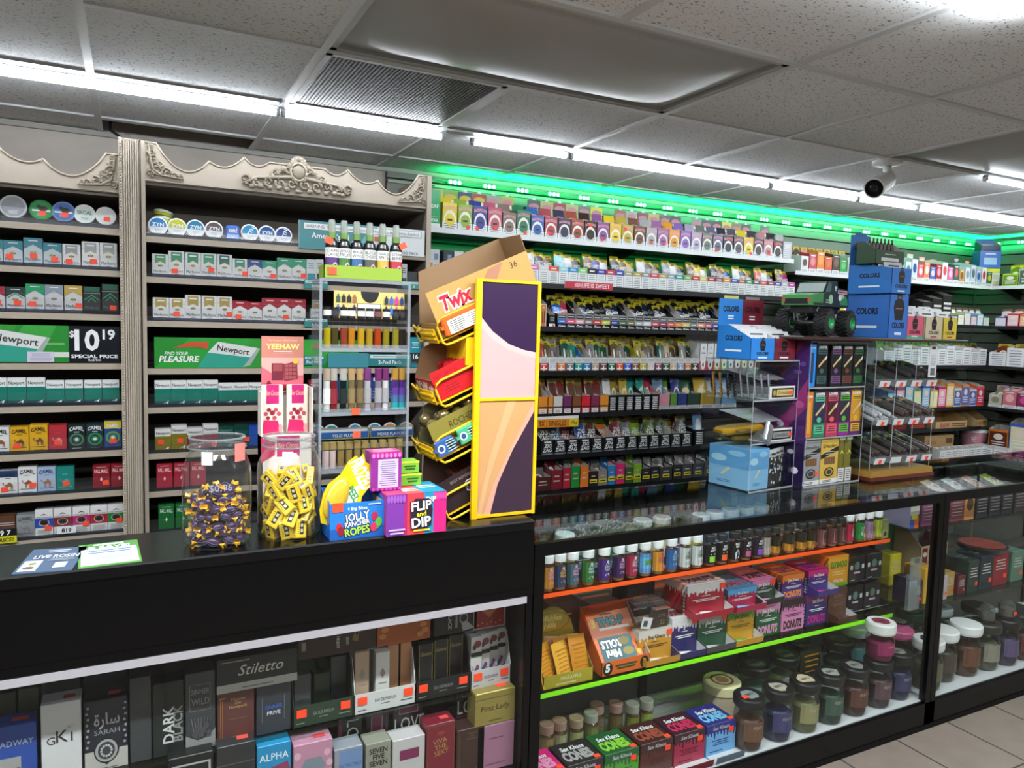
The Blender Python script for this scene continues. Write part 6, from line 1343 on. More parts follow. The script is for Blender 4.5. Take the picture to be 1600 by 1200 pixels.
for k,(x,z) in enumerate(tray_o):
    mb = MB();L = 0.30
    mb.box(0,L,0,TD,-0.004,0,YEL);part(mb,'tray',t,None,(x,1.946,z),(0,-TA,0));tray = t.children[-1] if False else KIDS[t.name][-1]
    mb = MB();mb.box(-0.004,0.0,0.012,TD - 0.03,-0.006,0.036,YEL);mb.box(-0.010,-0.004,0.012,TD - 0.03,0.020,0.026,YEL);mb.box(-0.010,-0.004,0.012,TD - 0.03,0.006,0.012,YEL)
    o = mb.build('front_lip',tray);KIDS.setdefault(tray.name,[]).append(o)
    def loop(pts,nm):
        mb = MB();mb.tube(pts,0.0036,YEL,8);o = mb.build(nm,tray);KIDS.setdefault(tray.name,[]).append(o)
    s = 0.012
    loop([(0.30,-0.004,0.058),(0.03,-0.004,0.058),(0.012,-0.004,0.052),(0.004,-0.004,0.04),(0.004,-0.004,-0.006),(0.012,-0.004,-0.016),(0.03,-0.004,-0.018),(0.30,-0.004,-0.018)],'side_wire')
    loop([(0.30,TD + 0.004,0.058),(0.03,TD + 0.004,0.058),(0.004,TD + 0.004,0.04),(0.004,TD + 0.004,-0.006),(0.03,TD + 0.004,-0.018),(0.30,TD + 0.004,-0.018)],'side_wire')
    loop([(-0.004,TD - 0.03,0.03),(-0.008,TD - 0.012,0.04),(-0.008,TD,0.05),(-0.008,TD + 0.004,0.02),(-0.008,TD - 0.005,-0.002),(-0.004,TD - 0.03,0.0)],'front_wire')
KRAFT = M('#8a6a48',0.6)
def tray_carton(k,name,label,L,hn,hf,he,body,deco,off=(0.006,0.004,0.002),inner=KRAFT,edge=None,dd=TD - 0.006):
    """carton lying along tray k: near side hn high, far side hf, lower end he"""
    x,z = tray_o[k];mb = MB();m = M(body,0.32);th = 0.002
    mb.box(0,L,0,dd,0,th,m)
    sh = 0.045
    near = [(0,0),(L,0),(L,hn),(sh,hn),(0,he)];far = [(0,0),(L,0),(L,hf),(sh * 1.2,hf),(0,he)]
    mb.prism(near,0,th,m);mb.prism(far,dd - th,dd,m);mb.prism([(a,b) for a,b in far],dd - th - 0.0006,dd - th,inner);mb.prism(near,th,th + 0.0006,inner)
    mb.box(0,th,0,dd,0,he,m);mb.box(L - th,L,0,dd,0,hf,inner)
    deco(D(mb,lambda a,b,n: (a,-n,b),L,hn),D(mb,lambda a,b,n: (-n,dd - a,b),dd,he))
    o = mb.build(name);tag(o,label,'candy carton')
    o.matrix_world = Matrix.Translation((x,1.946,z)) @ TR @ Matrix.Translation(off)
    return o
def bar(k,label,pos,L,w,h,col,deco=None,group=None,name='candy_bar',tw=0.0):
    x,z = tray_o[k];mb = MB();m = M(col,0.2)
    mb.bbox(-L / 2 + 0.008,L / 2 - 0.008,-w / 2,w / 2,0,h,m,min(h,w) * 0.3);mb.box(-L / 2,-L / 2 + 0.009,-w / 2,w / 2,h * 0.42,h * 0.58,m);mb.box(L / 2 - 0.009,L / 2,-w / 2,w / 2,h * 0.42,h * 0.58,m)
    if deco: deco(mb,L,w,h)
    o = tag(mb.build(name),label,'candy bar',group)
    o.matrix_world = Matrix.Translation((x,1.946,z)) @ TR @ Matrix.Translation(pos) @ Matrix.Rotation(tw,4,'Z')
    return o
def outlined(p,t,u,v,h,c,oc,mw,rot=0,shear=0.1):
    p.text(t,u,v,h,M(oc,0.4),mw * 1.06,bold=0.11,rot=rot,shear=shear);p.text(t,u,v,h,M(c,0.35),mw,bold=0.04,rot=rot,shear=shear)
def f(p,e):
    p.rect(0,0,1,1,M('#b08c4e',0.35));outlined(p,'Twix',0.235,0.66,0.30,'#b82034','#e8e0d8',0.3);p.text('36',0.84,0.84,0.14,M('#3a2a18'),0.1);p.poly([(0.45,0.62),(0.60,0.95),(0.75,0.98),(0.6,0.55)][::-1],M('#a0705a',0.35));e.text('Twix',0.5,0.5,0.4,M('#b82034'),0.8,bold=.03)
tray_carton(0,'candy_carton','tall gold caramel bar carton tilted on the topmost rack tray',0.34,0.135,0.185,0.045,'#a8844a',f,off=(0.012,0.006,0.003))
for k in range(4):
    bar(0,f'gold caramel bar, {ORD[k]} from the near side in the tall gold carton',(0.09 + 0.01 * k,0.032 + 0.026 * k,0.006),0.13,0.024,0.02,'#a8803a')
bar(0,'orange crinkled sweet packet with white facts label in front of the gold carton',(0.105,-0.0085,0.004),0.19,0.014,0.055,'#d8602a',lambda mb,L,w,h: D(mb,lambda a,b,n: (-L / 2 + a,-w / 2 - n,b),L,h).rect(0.12,0.06,0.72,0.78,M('#dcd8cc')).lines(0.15,0.1,0.4,0.72,6,M('#4a4a4a'),0.4).lines(0.45,0.1,0.7,0.72,6,M('#6a6a6a'),0.4))
def f(p,e):
    p.rect(0,0,1,1,M('#c01f26',0.3));p.rect(0,0.52,1,0.55,M('#8a1018',0.3));p.text('NET WT 36',0.18,0.78,0.14,M('#7a1014'),0.3);p.lines(0.1,0.15,0.3,0.4,3,M('#8a1418'),0.4)
    e.rect(0,0,1,1,M('#a8242c',0.3));e.text('KitKat',0.5,0.55,0.6,M('#f0e6e0'),0.86,bold=.04)
tray_carton(1,'candy_carton','bright red wafer bar carton on the second rack tray',0.26,0.085,0.135,0.062,'#b82028',f)
for k in range(5): bar(1,f'red wafer bar, {ORD[k]} from the near side in the red carton',(0.13 + 0.012 * (k % 2),0.026 + 0.024 * k,0.006),0.12,0.022,0.075,'#b01c22',lambda mb,L,w,h: D(mb,lambda a,b,n: (-L / 2 + a,-w / 2 - n,b),L,h).text('KitKat',0.5,0.75,0.3,M('#ecdcd8'),0.6,bold=.02))
def f(p,e):
    p.rect(0,0,1,1,M('#7f7634',0.35));p.text('ROCHER',0.42,0.72,0.2,M('#2e2a14'),0.34);p.rect(0,0.0,1,0.06,M('#b8a86a'));p.oval(0.78,0.88,0.06,0.14,M('#5a3a22'))
tray_carton(2,'candy_carton','olive gold chocolate carton on the third rack tray',0.25,0.10,0.12,0.03,'#7a7232',f,off=(0.008,0.008,0.003),inner=M('#8f8560',0.5))
for k in range(9):
    x,z = tray_o[2];q = Matrix.Translation((x,1.946,z)) @ TR @ Matrix.Translation((0.035 + 0.042 * (k % 5),0.045 + 0.046 * (k // 5),0.085 + 0.012 * (k % 2)))
    mb = MB();mb.ball((0,0,0),0.019,0.019,0.018,M('#8a7a4a',0.25,0.5),12,8);mb.lathe([(0.014,-0.019),(0.02,-0.012),(0.021,-0.004)],M('#4a2f1c',0.5),14);mb.ball((0,0,0.0),0.022,0.022,0.021,FILM,12,8)
    o = tag(mb.build('chocolate_ball'),f'wrapped chocolate ball, {ORD[k]} of those heaped in the olive carton','chocolate','chocolate balls on the rack');o.matrix_world = q
for k,(c,lb) in enumerate((('#3a5a9a','blue and white gum pack at the low end of the third tray'),('#4aa87a','mint green gum pack in front of the olive carton'),('#3f9a8a','second mint gum pack behind the wire of the third tray'))):
    bar(2,lb,(0.03 + 0.075 * k,-0.0085,0.004 + 0.004 * k),0.074,0.012,0.048,c,lambda mb,L,w,h: D(mb,lambda a,b,n: (-L / 2 + a,-w / 2 - n,b),L,h).oval(0.3,0.5,0.16,0.26,M('#cfe0d8')).oval(0.3,0.5,0.10,0.18,M('#2a4a7a')).rect(0.58,0.2,0.8,0.8,M('#12201c')).lines(0.5,0.1,0.95,0.9,5,M('#b8d8c8'),0.3),name='gum_pack')
def f(p,e):
    p.rect(0,0,1,1,M('#2c2124',0.35));p.text('BEST BEFORE',0.32,0.82,0.09,M('#8a7a78'),0.4);outlined(p,'SNICKERS',0.60,0.5,0.26,'#24408a','#d8d8e0',0.5);p.text('SINGLES',0.6,0.2,0.1,M('#d8d8d8'),0.3)
tray_carton(3,'candy_carton','dark brown peanut bar carton on the lowest rack tray',0.25,0.095,0.17,0.06,'#2c2024',f,inner=M('#5a4030',0.6))
for k in range(5): bar(3,f'brown peanut bar, {ORD[k]} from the near side in the dark carton',(0.13,0.026 + 0.024 * k,0.006),0.11,0.021,0.075,'#5a3026',lambda mb,L,w,h: D(mb,lambda a,b,n: (-L / 2 + a,-w / 2 - n,b),L,h).text('SNICKERS',0.5,0.7,0.2,M('#d8d0d8'),0.7,bold=.02))

# ================================================================ acrylic displays on the glass counter
def pane_box(t,w,d,H,tiers,m=ACRYL,back=None,lname='side_pane',edge=None):
    E_ = edge or clear('#d8e0e4',1.2,0.05,0.3)
    for s in (-1,1):
        mb = MB();x = -w / 2 if s < 0 else w / 2 - 0.003
        mb.box(x,x + 0.003,0,d,0,H,m);mb.box(x,x + 0.003,-0.0008,0.0,0,H,E_);mb.box(x,x + 0.003,0,d,H,H + 0.0008,E_);part(mb,lname,t)
    mb = MB();mb.box(-w / 2,w / 2,d - 0.003,d,0,H,back or m);part(mb,'back_pane',t)
    for z in tiers:
        mb = MB();mb.box(-w / 2 + 0.003,w / 2 - 0.003,0,d - 0.003,z,z + 0.003,m);mb.box(-w / 2 + 0.003,w / 2 - 0.003,-0.001,0,z - 0.001,z + 0.005,E_);part(mb,'tier',t)
def figure(p,cu,v0,h,m,m2='#e8d8d0'):
    """dark standing man in a cap, as printed on the wrap boxes"""
    r = h * 0.13 * p.h / p.w
    p.poly([(cu - 1.6 * r,v0),(cu + 1.6 * r,v0),(cu + 2.3 * r,v0 + 0.45 * h),(cu + 1.9 * r,v0 + 0.70 * h),(cu + 0.9 * r,v0 + 0.78 * h),(cu - 0.9 * r,v0 + 0.78 * h),(cu - 1.9 * r,v0 + 0.70 * h),(cu - 2.3 * r,v0 + 0.45 * h)],m)
    p.oval(cu,v0 + 0.87 * h,1.05 * r,0.13 * h,m);p.oval(cu,v0 + 0.83 * h,0.75 * r,0.05 * h,M('#7a5a4a'));p.rect(cu - 1.5 * r,v0 + 0.40 * h,cu + 1.5 * r,v0 + 0.45 * h,M('#8a5a4a'))
# display A: three-tier clear case
rzA = math.radians(7.4);wA,dA,HA = 0.285,0.25,0.522
cA = Vector((2.15,2.135,ZT)) + Vector((math.cos(rzA),math.sin(rzA),0)) * wA / 2
tA = thing('acrylic_case','clear three-tier acrylic case of small cigars on the glass counter','acrylic display',cA,rzA)
pane_box(tA,wA,dA,HA,(0.0,0.190,0.362,HA - 0.003))
mb = MB();mb.box(-wA / 2 + 0.003,wA / 2 - 0.003,0.0,0.003,0.003,0.16,ACRYL);part(mb,'front_pane',tA)
MA = Matrix.Translation(cA) @ Matrix.Rotation(rzA,4,'Z')
def put(o,Mx,p,rz=0.0,rx=0.0,ry=0.0):
    o.matrix_world = Mx @ Matrix.Translation(p) @ Matrix.Rotation(rz,4,'Z') @ Matrix.Rotation(ry,4,'Y') @ Matrix.Rotation(rx,4,'X');return o
def f(mb,w,d,h):
    for p in (front(mb,w,h),leftface(mb,-w / 2,d,h)):
        p.rect(0,0.5,1,1,M('#5f9fd0',0.3));p.oval(0.25,0.7,0.2,0.09,M('#a8cfe6'));p.oval(0.7,0.86,0.22,0.07,M('#8fc0e0'));p.poly([(0.3,0.3),(0.5,0.5),(0.55,0.47),(0.36,0.28)],M('#d8d0a0'));p.lines(0.2,0.1,0.6,0.18,2,M('#4a80a8'),0.4)
put(box_thing('display_carton','sky blue cloud-printed carton in the bottom of the clear case','display carton',0.125,0.20,0.165,(0,0,0),M('#84b8dc',0.3),f),MA,(-wA / 2 + 0.075,0.012,0.004))
for k in range(3):
    def f(mb,w,d,h,k=k):
        p = front(mb,w,h);r2 = random.Random(k);p.rect(0,0.8,1,1,M('#c8c8c8'))
        for j in range(26):
            u,v = r2.uniform(.12,.88),r2.uniform(.06,.78);p.oval(u,v,r2.uniform(.04,.14),r2.uniform(.02,.06),M('#1a1a1c' if j % 2 else '#d8d8d8'),7)
        p.lines(0.2,0.84,0.8,0.93,1,M('#1c1c1c'))
    put(box_thing('foil_pouch',f'black and white scrawled pouch, {ORD[k]} of three in the clear case','pouch',0.047,0.012,0.155,(0,0,0),M('#3a3a3c',0.25),f,0,None,0.004),MA,(0.028 + 0.046 * k,0.02 + 0.016 * k,0.004))
def cigar_tray(label,z,x0,x1):
    w = x1 - x0;t = thing('cigar_tray',label,'cigar tray',(0,0,0));put(t,MA,((x0 + x1) / 2,0.006,z))
    mb = MB();wh = M('#d8d8d6',0.35);mb.box(-w / 2,w / 2,0.0,0.004,0.0,0.052,wh);mb.box(-w / 2,w / 2,0.0,0.19,0.0,0.003,wh);mb.box(-w / 2,-w / 2 + 0.003,0,0.19,0,0.05,clear('#dfe6e8',1.2,.03,.08));mb.box(w / 2 - 0.003,w / 2,0,0.19,0,0.05,clear('#dfe6e8',1.2,.03,.08));part(mb,'tray_body',t)
    mb = MB();p = front(mb,w,0.052);gold = 'gold' in label;p.rect(0.09,0.14,0.95,0.86,M('#17150f'));p.rect(0.28,0.26,0.90,0.74,M('#c8b870' if gold else '#8a8c8a'));p.oval(0.19,0.5,0.08,0.3,M('#6a5a30'));p.oval(0.19,0.5,0.05,0.2,M('#a8945a'));p.text('Grenadiers',0.58,0.52,0.30,M('#1c1a10'),0.5,shear=.2);part(mb,'label_plate',t)
    sticker(t,w * 0.30 if gold else w * 0.42,-0.0015,0.026,0.016)
    mb = MB();mb.add([(-w / 2 - 0.06,0.19,0.115),(w / 2,0.19,0.115),(w / 2,0.05,0.075),(-w / 2 - 0.0,0.05,0.075)],[(0,1,2,3)],clear('#c9ced0',1.4,0.05,0.25));mb.add([(-w / 2 - 0.06,0.19,0.1135),(w / 2,0.19,0.1135),(w / 2,0.05,0.0735),(-w / 2,0.05,0.0735)],[(3,2,1,0)],clear('#c9ced0',1.4,0.05,0.25));part(mb,'tilted_cover',t)
    return t
cigar_tray('white-edged tray with gold label in the top tier of the clear case',0.366,-0.035,0.132)
cigar_tray('white-edged tray with grey label in the middle tier of the clear case',0.194,-0.045,0.128)
for k in range(9):
    c,lb = (('#b8832a','amber'),('#b8832a','amber'),('#2a2c30','black'),('#2a2c30','black'),('#a8acb0','silver'),('#a8acb0','silver'),('#a8acb0','silver'),('#b4b8bc','silver'),('#b4b8bc','silver'))[k]
    def f(mb,w,d,h): front(mb,w,h).lines(0.1,0.1,0.9,0.9,6,M('#7a7d82',0.3),0.3)
    o = box_thing('foil_pouch',f'{lb} foil pouch, {ORD[k]} from left in the top tier of the clear case','pouch',0.034,0.006,0.10,(0,0,0),M(c,0.2,0.5),f,0,None,0.0025)
    put(o,MA,(-wA / 2 + 0.018 + 0.017 * k,0.20 - 0.021 * k,0.366),0.5,-0.12)
def f(mb,w,d,h): D(mb,lambda a,b,n: (-w / 2 + a,-n,b),w,h).oval(0.45,0.5,0.2,0.2,M('#5a3a1a')).oval(0.45,0.5,0.12,0.12,M('#8a6a2a'))
o = box_thing('foil_bag','wide gold foil bag lying across the middle tier of the clear case','bag',0.19,0.09,0.03,(0,0,0),M('#b88f2a',0.18,0.4),f,0,None,0.01);put(o,MA,(-wA / 2 + 0.04,0.06,0.225),-0.35,0.0,-0.1)
o = box_thing('foil_bag','smaller gold foil bag beneath the wide gold one','bag',0.15,0.10,0.028,(0,0,0),M('#a8842e',0.18,0.4),None,0,None,0.01);put(o,MA,(-wA / 2 + 0.085,0.08,0.194),-0.2)
o = box_thing('foil_bag','silver printed bag end poking out between the tiers','bag',0.07,0.016,0.085,(0,0,0),M('#a8acb0',0.2,0.3),lambda mb,w,d,h: front(mb,w,h).lines(0.1,0.1,0.9,0.8,6,M('#5a5c60'),0.35),0,None,0.005);put(o,MA,(-0.055,-0.015,0.1955),0.35,0,0.5)
# wrap cartons on top
def colors_carton(label,xc,y,z,w,d,hf,col,back=None,hb=0.10,word='COLORS',ink='#14161a',ink2='#e0e8f0',low=None,rz=0.0,head=0.11):
    def f(mb,w,d,h):
        p = front(mb,w,h);
        if low: p.rect(0,0,1,0.14,M(low))
        p.text(word,0.5,0.30,0.13,M(ink),0.66,bold=.04);figure(p,0.5,0.42,0.62,M('#17171a'));p.lines(0.25,0.06,0.75,0.16,1,M(ink2),0.6)
        s = leftface(mb,-w / 2,d,hb);s.text(word,0.5,0.62 if hb > .12 else 0.45,0.14,M(ink),0.5,bold=.04);s.lines(0.25,0.2,0.75,0.3,1,M(ink2),0.6)
    o = carton(label,(xc,y,z),w,d,hf,hb,col,f,None,rz)
    if head:
        m2 = MB();m2.box(-w / 2,w / 2,d - 0.004,d - 0.001,hb - 0.02,hb + head,M(col,0.35));m2.box(-w * .3,w * .3,d - 0.004,d - 0.001,hb + head,hb + head + 0.012,M(back or '#d8d8b8',0.4));p = D(m2,lambda a,b,n: (-w / 2 + a,d - 0.004 - n,hb + b),w,head);p.text(word,0.5,0.62,0.2,M(ink),0.66,bold=.04);p.lines(0.35,0.2,0.65,0.4,2,M(ink2),0.5);part(m2,'header_card',o)
    for j in range(4):
        m3 = MB();m3.bbox(-w / 2 + 0.006,w / 2 - 0.006,0,0.006,0,hf + 0.03,M('#cfd2d4',0.3),0.0015);p = front(m3,w - 0.012,hf + 0.03);p.lines(0.2,0.84,0.8,0.92,1,M(ink),0.6);p.poly([(0.2,0.6),(0.35,0.78),(0.45,0.6)][::-1],M(col));p.poly([(0.55,0.6),(0.65,0.78),(0.8,0.6)][::-1],M(col))
        q = tag(m3.build('wrap_packet'),f'pale wrap packet, {ORD[j]} from the front in the {label.split(" wrap")[0]} wrap carton','wrap packet')
        q.matrix_world = o.matrix_basis @ Matrix.Translation((0,0.012 + 0.03 * j,0.003 + 0.008 * j)) @ Matrix.Rotation(-0.25,4,'X')
    return o
zA = ZT + HA + 0.0012
colors_carton('bright blue wrap carton standing on the clear cigar case',2.222,2.17,zA,0.128,0.19,0.086,'#2a7ed0','#c8c86a',0.135)
colors_carton('maroon wrap carton next to the bright blue one on the cigar case',2.356,2.185,zA,0.128,0.19,0.086,'#742434','#8a7a7a',0.135,ink='#17100f')
# display B: boxed cigars, purple printed side
rzB = math.radians(4);wB,dB,HB = 0.372,0.25,0.602
cB = Vector((2.441,2.125,ZT)) + Vector((math.cos(rzB),math.sin(rzB),0)) * wB / 2
tB = thing('acrylic_case','clear case of boxed infused cigars with a purple printed side','acrylic display',cB,rzB)
pane_box(tB,wB,dB,HB,(0.0,0.200,0.410,HB - 0.003),clear('#eef2f4',1.0),M('#3a2a3a',0.4))
mb = MB();mb.box(-wB / 2 - 0.0025,-wB / 2 - 0.0005,0.004,dB,0.0,HB,M('#40205a',0.25));p = leftface(mb,-wB / 2 - 0.0025,dB - 0.004,HB,0,0.004)
r2 = random.Random(4)
p.rect(0,0,1,0.30,M('#22163c',0.25));p.poly([(0,0.35),(0.6,0.5),(1,0.75),(1,0.55),(0.5,0.34),(0,0.28)][::-1],M('#8a2a6a',0.25));p.poly([(0,0.9),(0.5,0.75),(0.9,1),(0,1)],M('#6a2a3a',0.25))
for j in range(16): p.oval(r2.uniform(.05,.95),r2.uniform(.03,.97),r2.uniform(.03,.10),r2.uniform(.012,.03),M(['#5a3a8a','#a84a8a','#d8d0e0','#c8902a'][j % 4]),9)
part(mb,'printed_side',tB,'purple swirling printed side')
MBx = Matrix.Translation(cB) @ Matrix.Rotation(rzB,4,'Z')
def looper(label,xl,z,w,h,c1,c2,c3,d=0.06,style=0):
    def f(mb,w,d,h):
        p = front(mb,w,h)
        if style == 0:
            p.rect(0,0.0,1,0.30,M(c2));p.rect(0.08,0.08,0.92,0.26,M(c3));p.lines(0.14,0.10,0.86,0.24,3,M('#101014'),0.4);p.rect(0.08,0.78,0.92,0.90,M(c3));p.text('LOOPER',0.5,0.94,0.055,WHITE,0.8,bold=.04);p.lines(0.14,0.80,0.86,0.88,2,M('#17171a'),0.5)
            p.poly([(0.12,0.50),(0.2,0.46),(0.86,0.68),(0.80,0.73)],M('#c8b078'));p.poly([(0.7,0.66),(0.86,0.76),(0.9,0.70),(0.76,0.62)],M('#d8d4c8'));p.oval(0.45,0.38,0.2,0.06,M(c3))
        else:
            p.rect(0,0,1,0.10,M('#d2d2d0'));p.lines(0.1,0.02,0.7,0.08,2,M('#4a4a4a'),0.5);p.text('Grenadiers',0.5,0.86,0.09,M('#1d1d1a'),0.8,shear=.2);p.poly([(0,0.56),(1,0.74),(1,0.84),(0,0.66)],M('#1c221e'));p.lines(0.2,0.645,0.85,0.75,2,M('#a8a8a0'),0.3);p.rect(0.2,0.44,0.8,0.60,M('#6a4a2c'))
            for j in range(4): p.rect(0.24 + 0.14 * j,0.45,0.28 + 0.14 * j,0.59,M('#8a6a44'))
            p.oval(0.5,0.26,0.28,0.11,M('#2a2a2a'));p.oval(0.5,0.26,0.2,0.08,M(c1));p.oval(0.5,0.26,0.16,0.06,M('#3a3a38'));
        rightface(mb,w / 2,d,h).rect(0,0,1,1,M(c2));leftface(mb,-w / 2,d,h).rect(0,0,1,1,M(c2))
    o = box_thing('cigar_box',label,'cigar box',w,d,h,(0,0,0),M(c1,0.28),f);return put(o,MBx,(-wB / 2 + xl + w / 2,0.016,z + 0.0035))
def pen_box(label,xl,z,h,c):
    o = box_thing('cigar_box',label,'cigar box',0.052,0.06,h,(0,0,0),M(c,0.28),lambda mb,w,d,h: front(mb,w,h).rect(0.3,0.1,0.7,0.8,M('#1f3a6a' if c[1] == '2' else '#d8a03a')).text('LOOPER',0.5,0.9,0.05,WHITE,0.8,bold=.03));return put(o,MBx,(-wB / 2 + xl + 0.026,0.016,z + 0.0035))
pen_box('bright blue vape pen box in the top tier of the boxed cigar case',0.006,0.410,0.178,'#2a8ae0')
for k,(xl,c3,lb) in enumerate(((0.062,'#3a5a5a','black box with grey-green panel'),(0.155,'#6a4a7a','black box with lilac panel'),(0.23,'#6a3a2a','black box with brown panel'),(0.305,'#2f6a3a','black box with green panel'))):
    looper(f'{lb}, {ORD[k]} on the top tier of the boxed cigar case',xl,0.410,0.070,0.175,'#1a1a1d','#16161a',c3)
pen_box('orange vape pen box in the middle tier of the boxed cigar case',0.004,0.200,0.19,'#d8782a')
for k,(xl,c1,c2,c3,lb) in enumerate(((0.062,'#2a2a4a','#2f7a5a','#5ab08a','navy and green'),(0.146,'#4a1a2a','#b83a5a','#d85a6a','crimson and pink'),(0.226,'#2a2a3a','#8a2a8a','#5aa83a','dark and magenta'),(0.306,'#c8902a','#5a2a6a','#d8a82a','amber and purple'))):
    looper(f'{lb} cigar box, {ORD[k]} on the middle tier of the boxed cigar case',xl,0.200,0.074,0.192,c1,c2,c3)
looper('grey cigar box with round seal at the foot of the boxed cigar case',0.006,0.0,0.115,0.186,'#8d8f90','#7d7f80','#8d8f90',style=1)
looper('yellow cigar box with round seal at the foot of the boxed cigar case',0.125,0.0,0.115,0.186,'#c8a64a','#b8963a','#c8a64a',style=1)
sticker(tB,-wB / 2 + 0.10,0.0145,0.052,0.02)
for k in range(2):
    o = box_thing('cigar_tube',f'olive glass cigar tube, {ORD[k]} of two beside the yellow cigar box','cigar tube',0.042,0.03,0.19,(0,0,0),M('#6f6a2e',0.2),lambda mb,w,d,h: front(mb,w,h).rect(0,0,1,0.3,M('#c8c8c4')).lines(0.1,0.03,0.9,0.27,5,M('#55585a'),0.4).poly([(0.1,0.6),(0.5,0.72),(0.9,0.6),(0.5,0.66)][::-1],M('#b8c84a')).rect(0.05,0.94,0.95,1,M('#a8a8a0')),0,None,0.01);put(o,MBx,(-wB / 2 + 0.27 + 0.05 * k,0.02,0.0035))
# display C: tiered cigar rack on a wooden board
xC0,xC1,yC,dC = 2.850,3.262,2.135,0.245;wC = xC1 - xC0
tC = thing('cigar_rack','clear acrylic rack of tubed cigars on a golden wooden board','cigar rack',((xC0 + xC1) / 2,yC,ZT))
mb = MB();mb.prism([(-wC / 2 - 0.01,0.0),(wC / 2 + 0.01,0.0),(wC / 2 + 0.01,0.016),(-wC / 2 - 0.01,0.016)],-0.02,dC + 0.01,M('#5a2a1c',0.3));mb.prism([(-wC / 2 - 0.006,0.016),(wC / 2 + 0.006,0.016),(wC / 2,0.042),(-wC / 2,0.042)],-0.016,dC,M('#9a7434',0.3));part(mb,'wooden_board',tC,'golden brown wooden base board')
for s in (-1,-0.33,0.33,1):
    mb = MB();x = s * (wC / 2 - 0.002);mb.box(x - 0.0015,x + 0.0015,0,dC,0.043,0.60,ACRYL);mb.box(x - 0.0015,x + 0.0015,-0.001,0,0.043,0.60,clear('#dfe6ea',1.4,.05,.3));part(mb,'divider_pane',tC)
mb = MB();mb.box(-wC / 2,wC / 2,dC - 0.003,dC,0.043,0.60,ACRYL);part(mb,'back_pane',tC)
tl = math.radians(16)
TX = Matrix.Rotation(tl,4,'X')
tiersC = (0.075,0.245,0.415)
for q,z in enumerate(tiersC):
    mb = MB();mb.box(-wC / 2,wC / 2,0,dC - 0.01,0,0.003,clear('#e4eaec',1.2,.03,.05));mb.box(-wC / 2,wC / 2,-0.003,0.0,0,0.030,clear('#e4eaec',1.2,.03,.1));tr = part(mb,'tray',tC,None,(0,0,z),(tl,0,0))
    for k in range(4):
        m2 = MB();m2.box(-0.034,0.034,-0.0045,-0.0032,0.0,0.028,M('#d2d6da',0.35));o = m2.build('tag_card',tr,(-wC / 2 + 0.06 + 0.107 * k,0,-0.004));KIDS.setdefault(tr.name,[]).append(o)
        if not (q == 0 and k == 1): m3 = MB();m3.box(-0.009,0.009,-0.0058,-0.0046,0.002,0.02,ORANGE);o = m3.build('price_sticker',tr,(-wC / 2 + 0.062 + 0.107 * k,0,-0.004));KIDS.setdefault(tr.name,[]).append(o)
def cigar(label,q,x,c,c2,L=0.20,r=0.0115,lift=0.0,band=None,white=False):
    t = thing('cigar',label,'cigar',(0,0,0));Mx = Matrix.Translation(tC.location + Vector((0,0,tiersC[q]))) @ TX
    t.matrix_world = Mx @ Matrix.Translation((x,0.008,0.004 + r + 0.0012 + lift)) @ Matrix.Rotation(-PI / 2,4,'X')
    mb = MB();mb.lathe([(0,0.002),(r * 0.8,0.004),(r * 0.92,0.02),(r * 0.92,L - 0.03),(r * 0.5,L - 0.006),(0,L - 0.004)],M(c,0.5),12);part(mb,'tobacco_roll',t)
    mb = MB();mb.lathe([(r,L * 0.70),(r,L * 0.80)],M(c2,0.3,0.3),12);part(mb,'paper_band',t)
    mb = MB();mb.lathe([(r * 0.9,0.0),(r + 0.001,0.004),(r + 0.001,L)],clear('#f2f4f4',1.3,0.04,0.04),12);part(mb,'clear_tube',t)
    return t
n = 0
for q,(cs,nm) in enumerate(((['#3a241a'] * 14,'lowest'),(['#c9c9cc'] * 6 + ['#4a2c20'] * 8,'middle'),(['#2a4438','#24302a','#2a4438','#30261e','#2a4438','#3a2a20','#241a16','#241a16','#3a2a20','#2a2a2a','#30261e','#241a16','#241a16','#3a2a20'],'top'))):
    for k,c in enumerate(cs):
        x = -wC / 2 + 0.018 + 0.0300 * k
        if abs(abs(x) - 0.33 * (wC / 2 - 0.002)) < 0.013: continue
        cigar(f'{cname(c)} tubed cigar, {ORD[k]} from left on the {nm} tray of the cigar rack',q,x,c,'#a8843a' if q != 1 or k > 5 else '#d8d8dc')
        if k % 3 != 2 and (q != 2 or k > 6): cigar(f'{cname(c)} tubed cigar piled over the {ORD[k]} one on the {nm} cigar tray',q,x + 0.008,c,'#b08a3a',lift=0.024)
mb = MB();mb.box(-0.027,0.027,0,0.002,0,0.15,M('#d8dadc',0.35));p = front(mb,0.054,0.15);p.lines(0.1,0.35,0.9,0.7,7,M('#9a9ca0'),0.4);p.rect(0.25,0.84,0.75,0.93,M('#3a3a3a'));p.rect(0.2,0.06,0.8,0.28,M('#8a8c90'));p.lines(0.2,0.06,0.8,0.28,6,M('#3a3c40'),0.5)
tag(mb.build('price_card',None,(xC1 - 0.03,yC - 0.004,ZT + 0.45)),'tall white barcode card on the front of the cigar rack','price card')
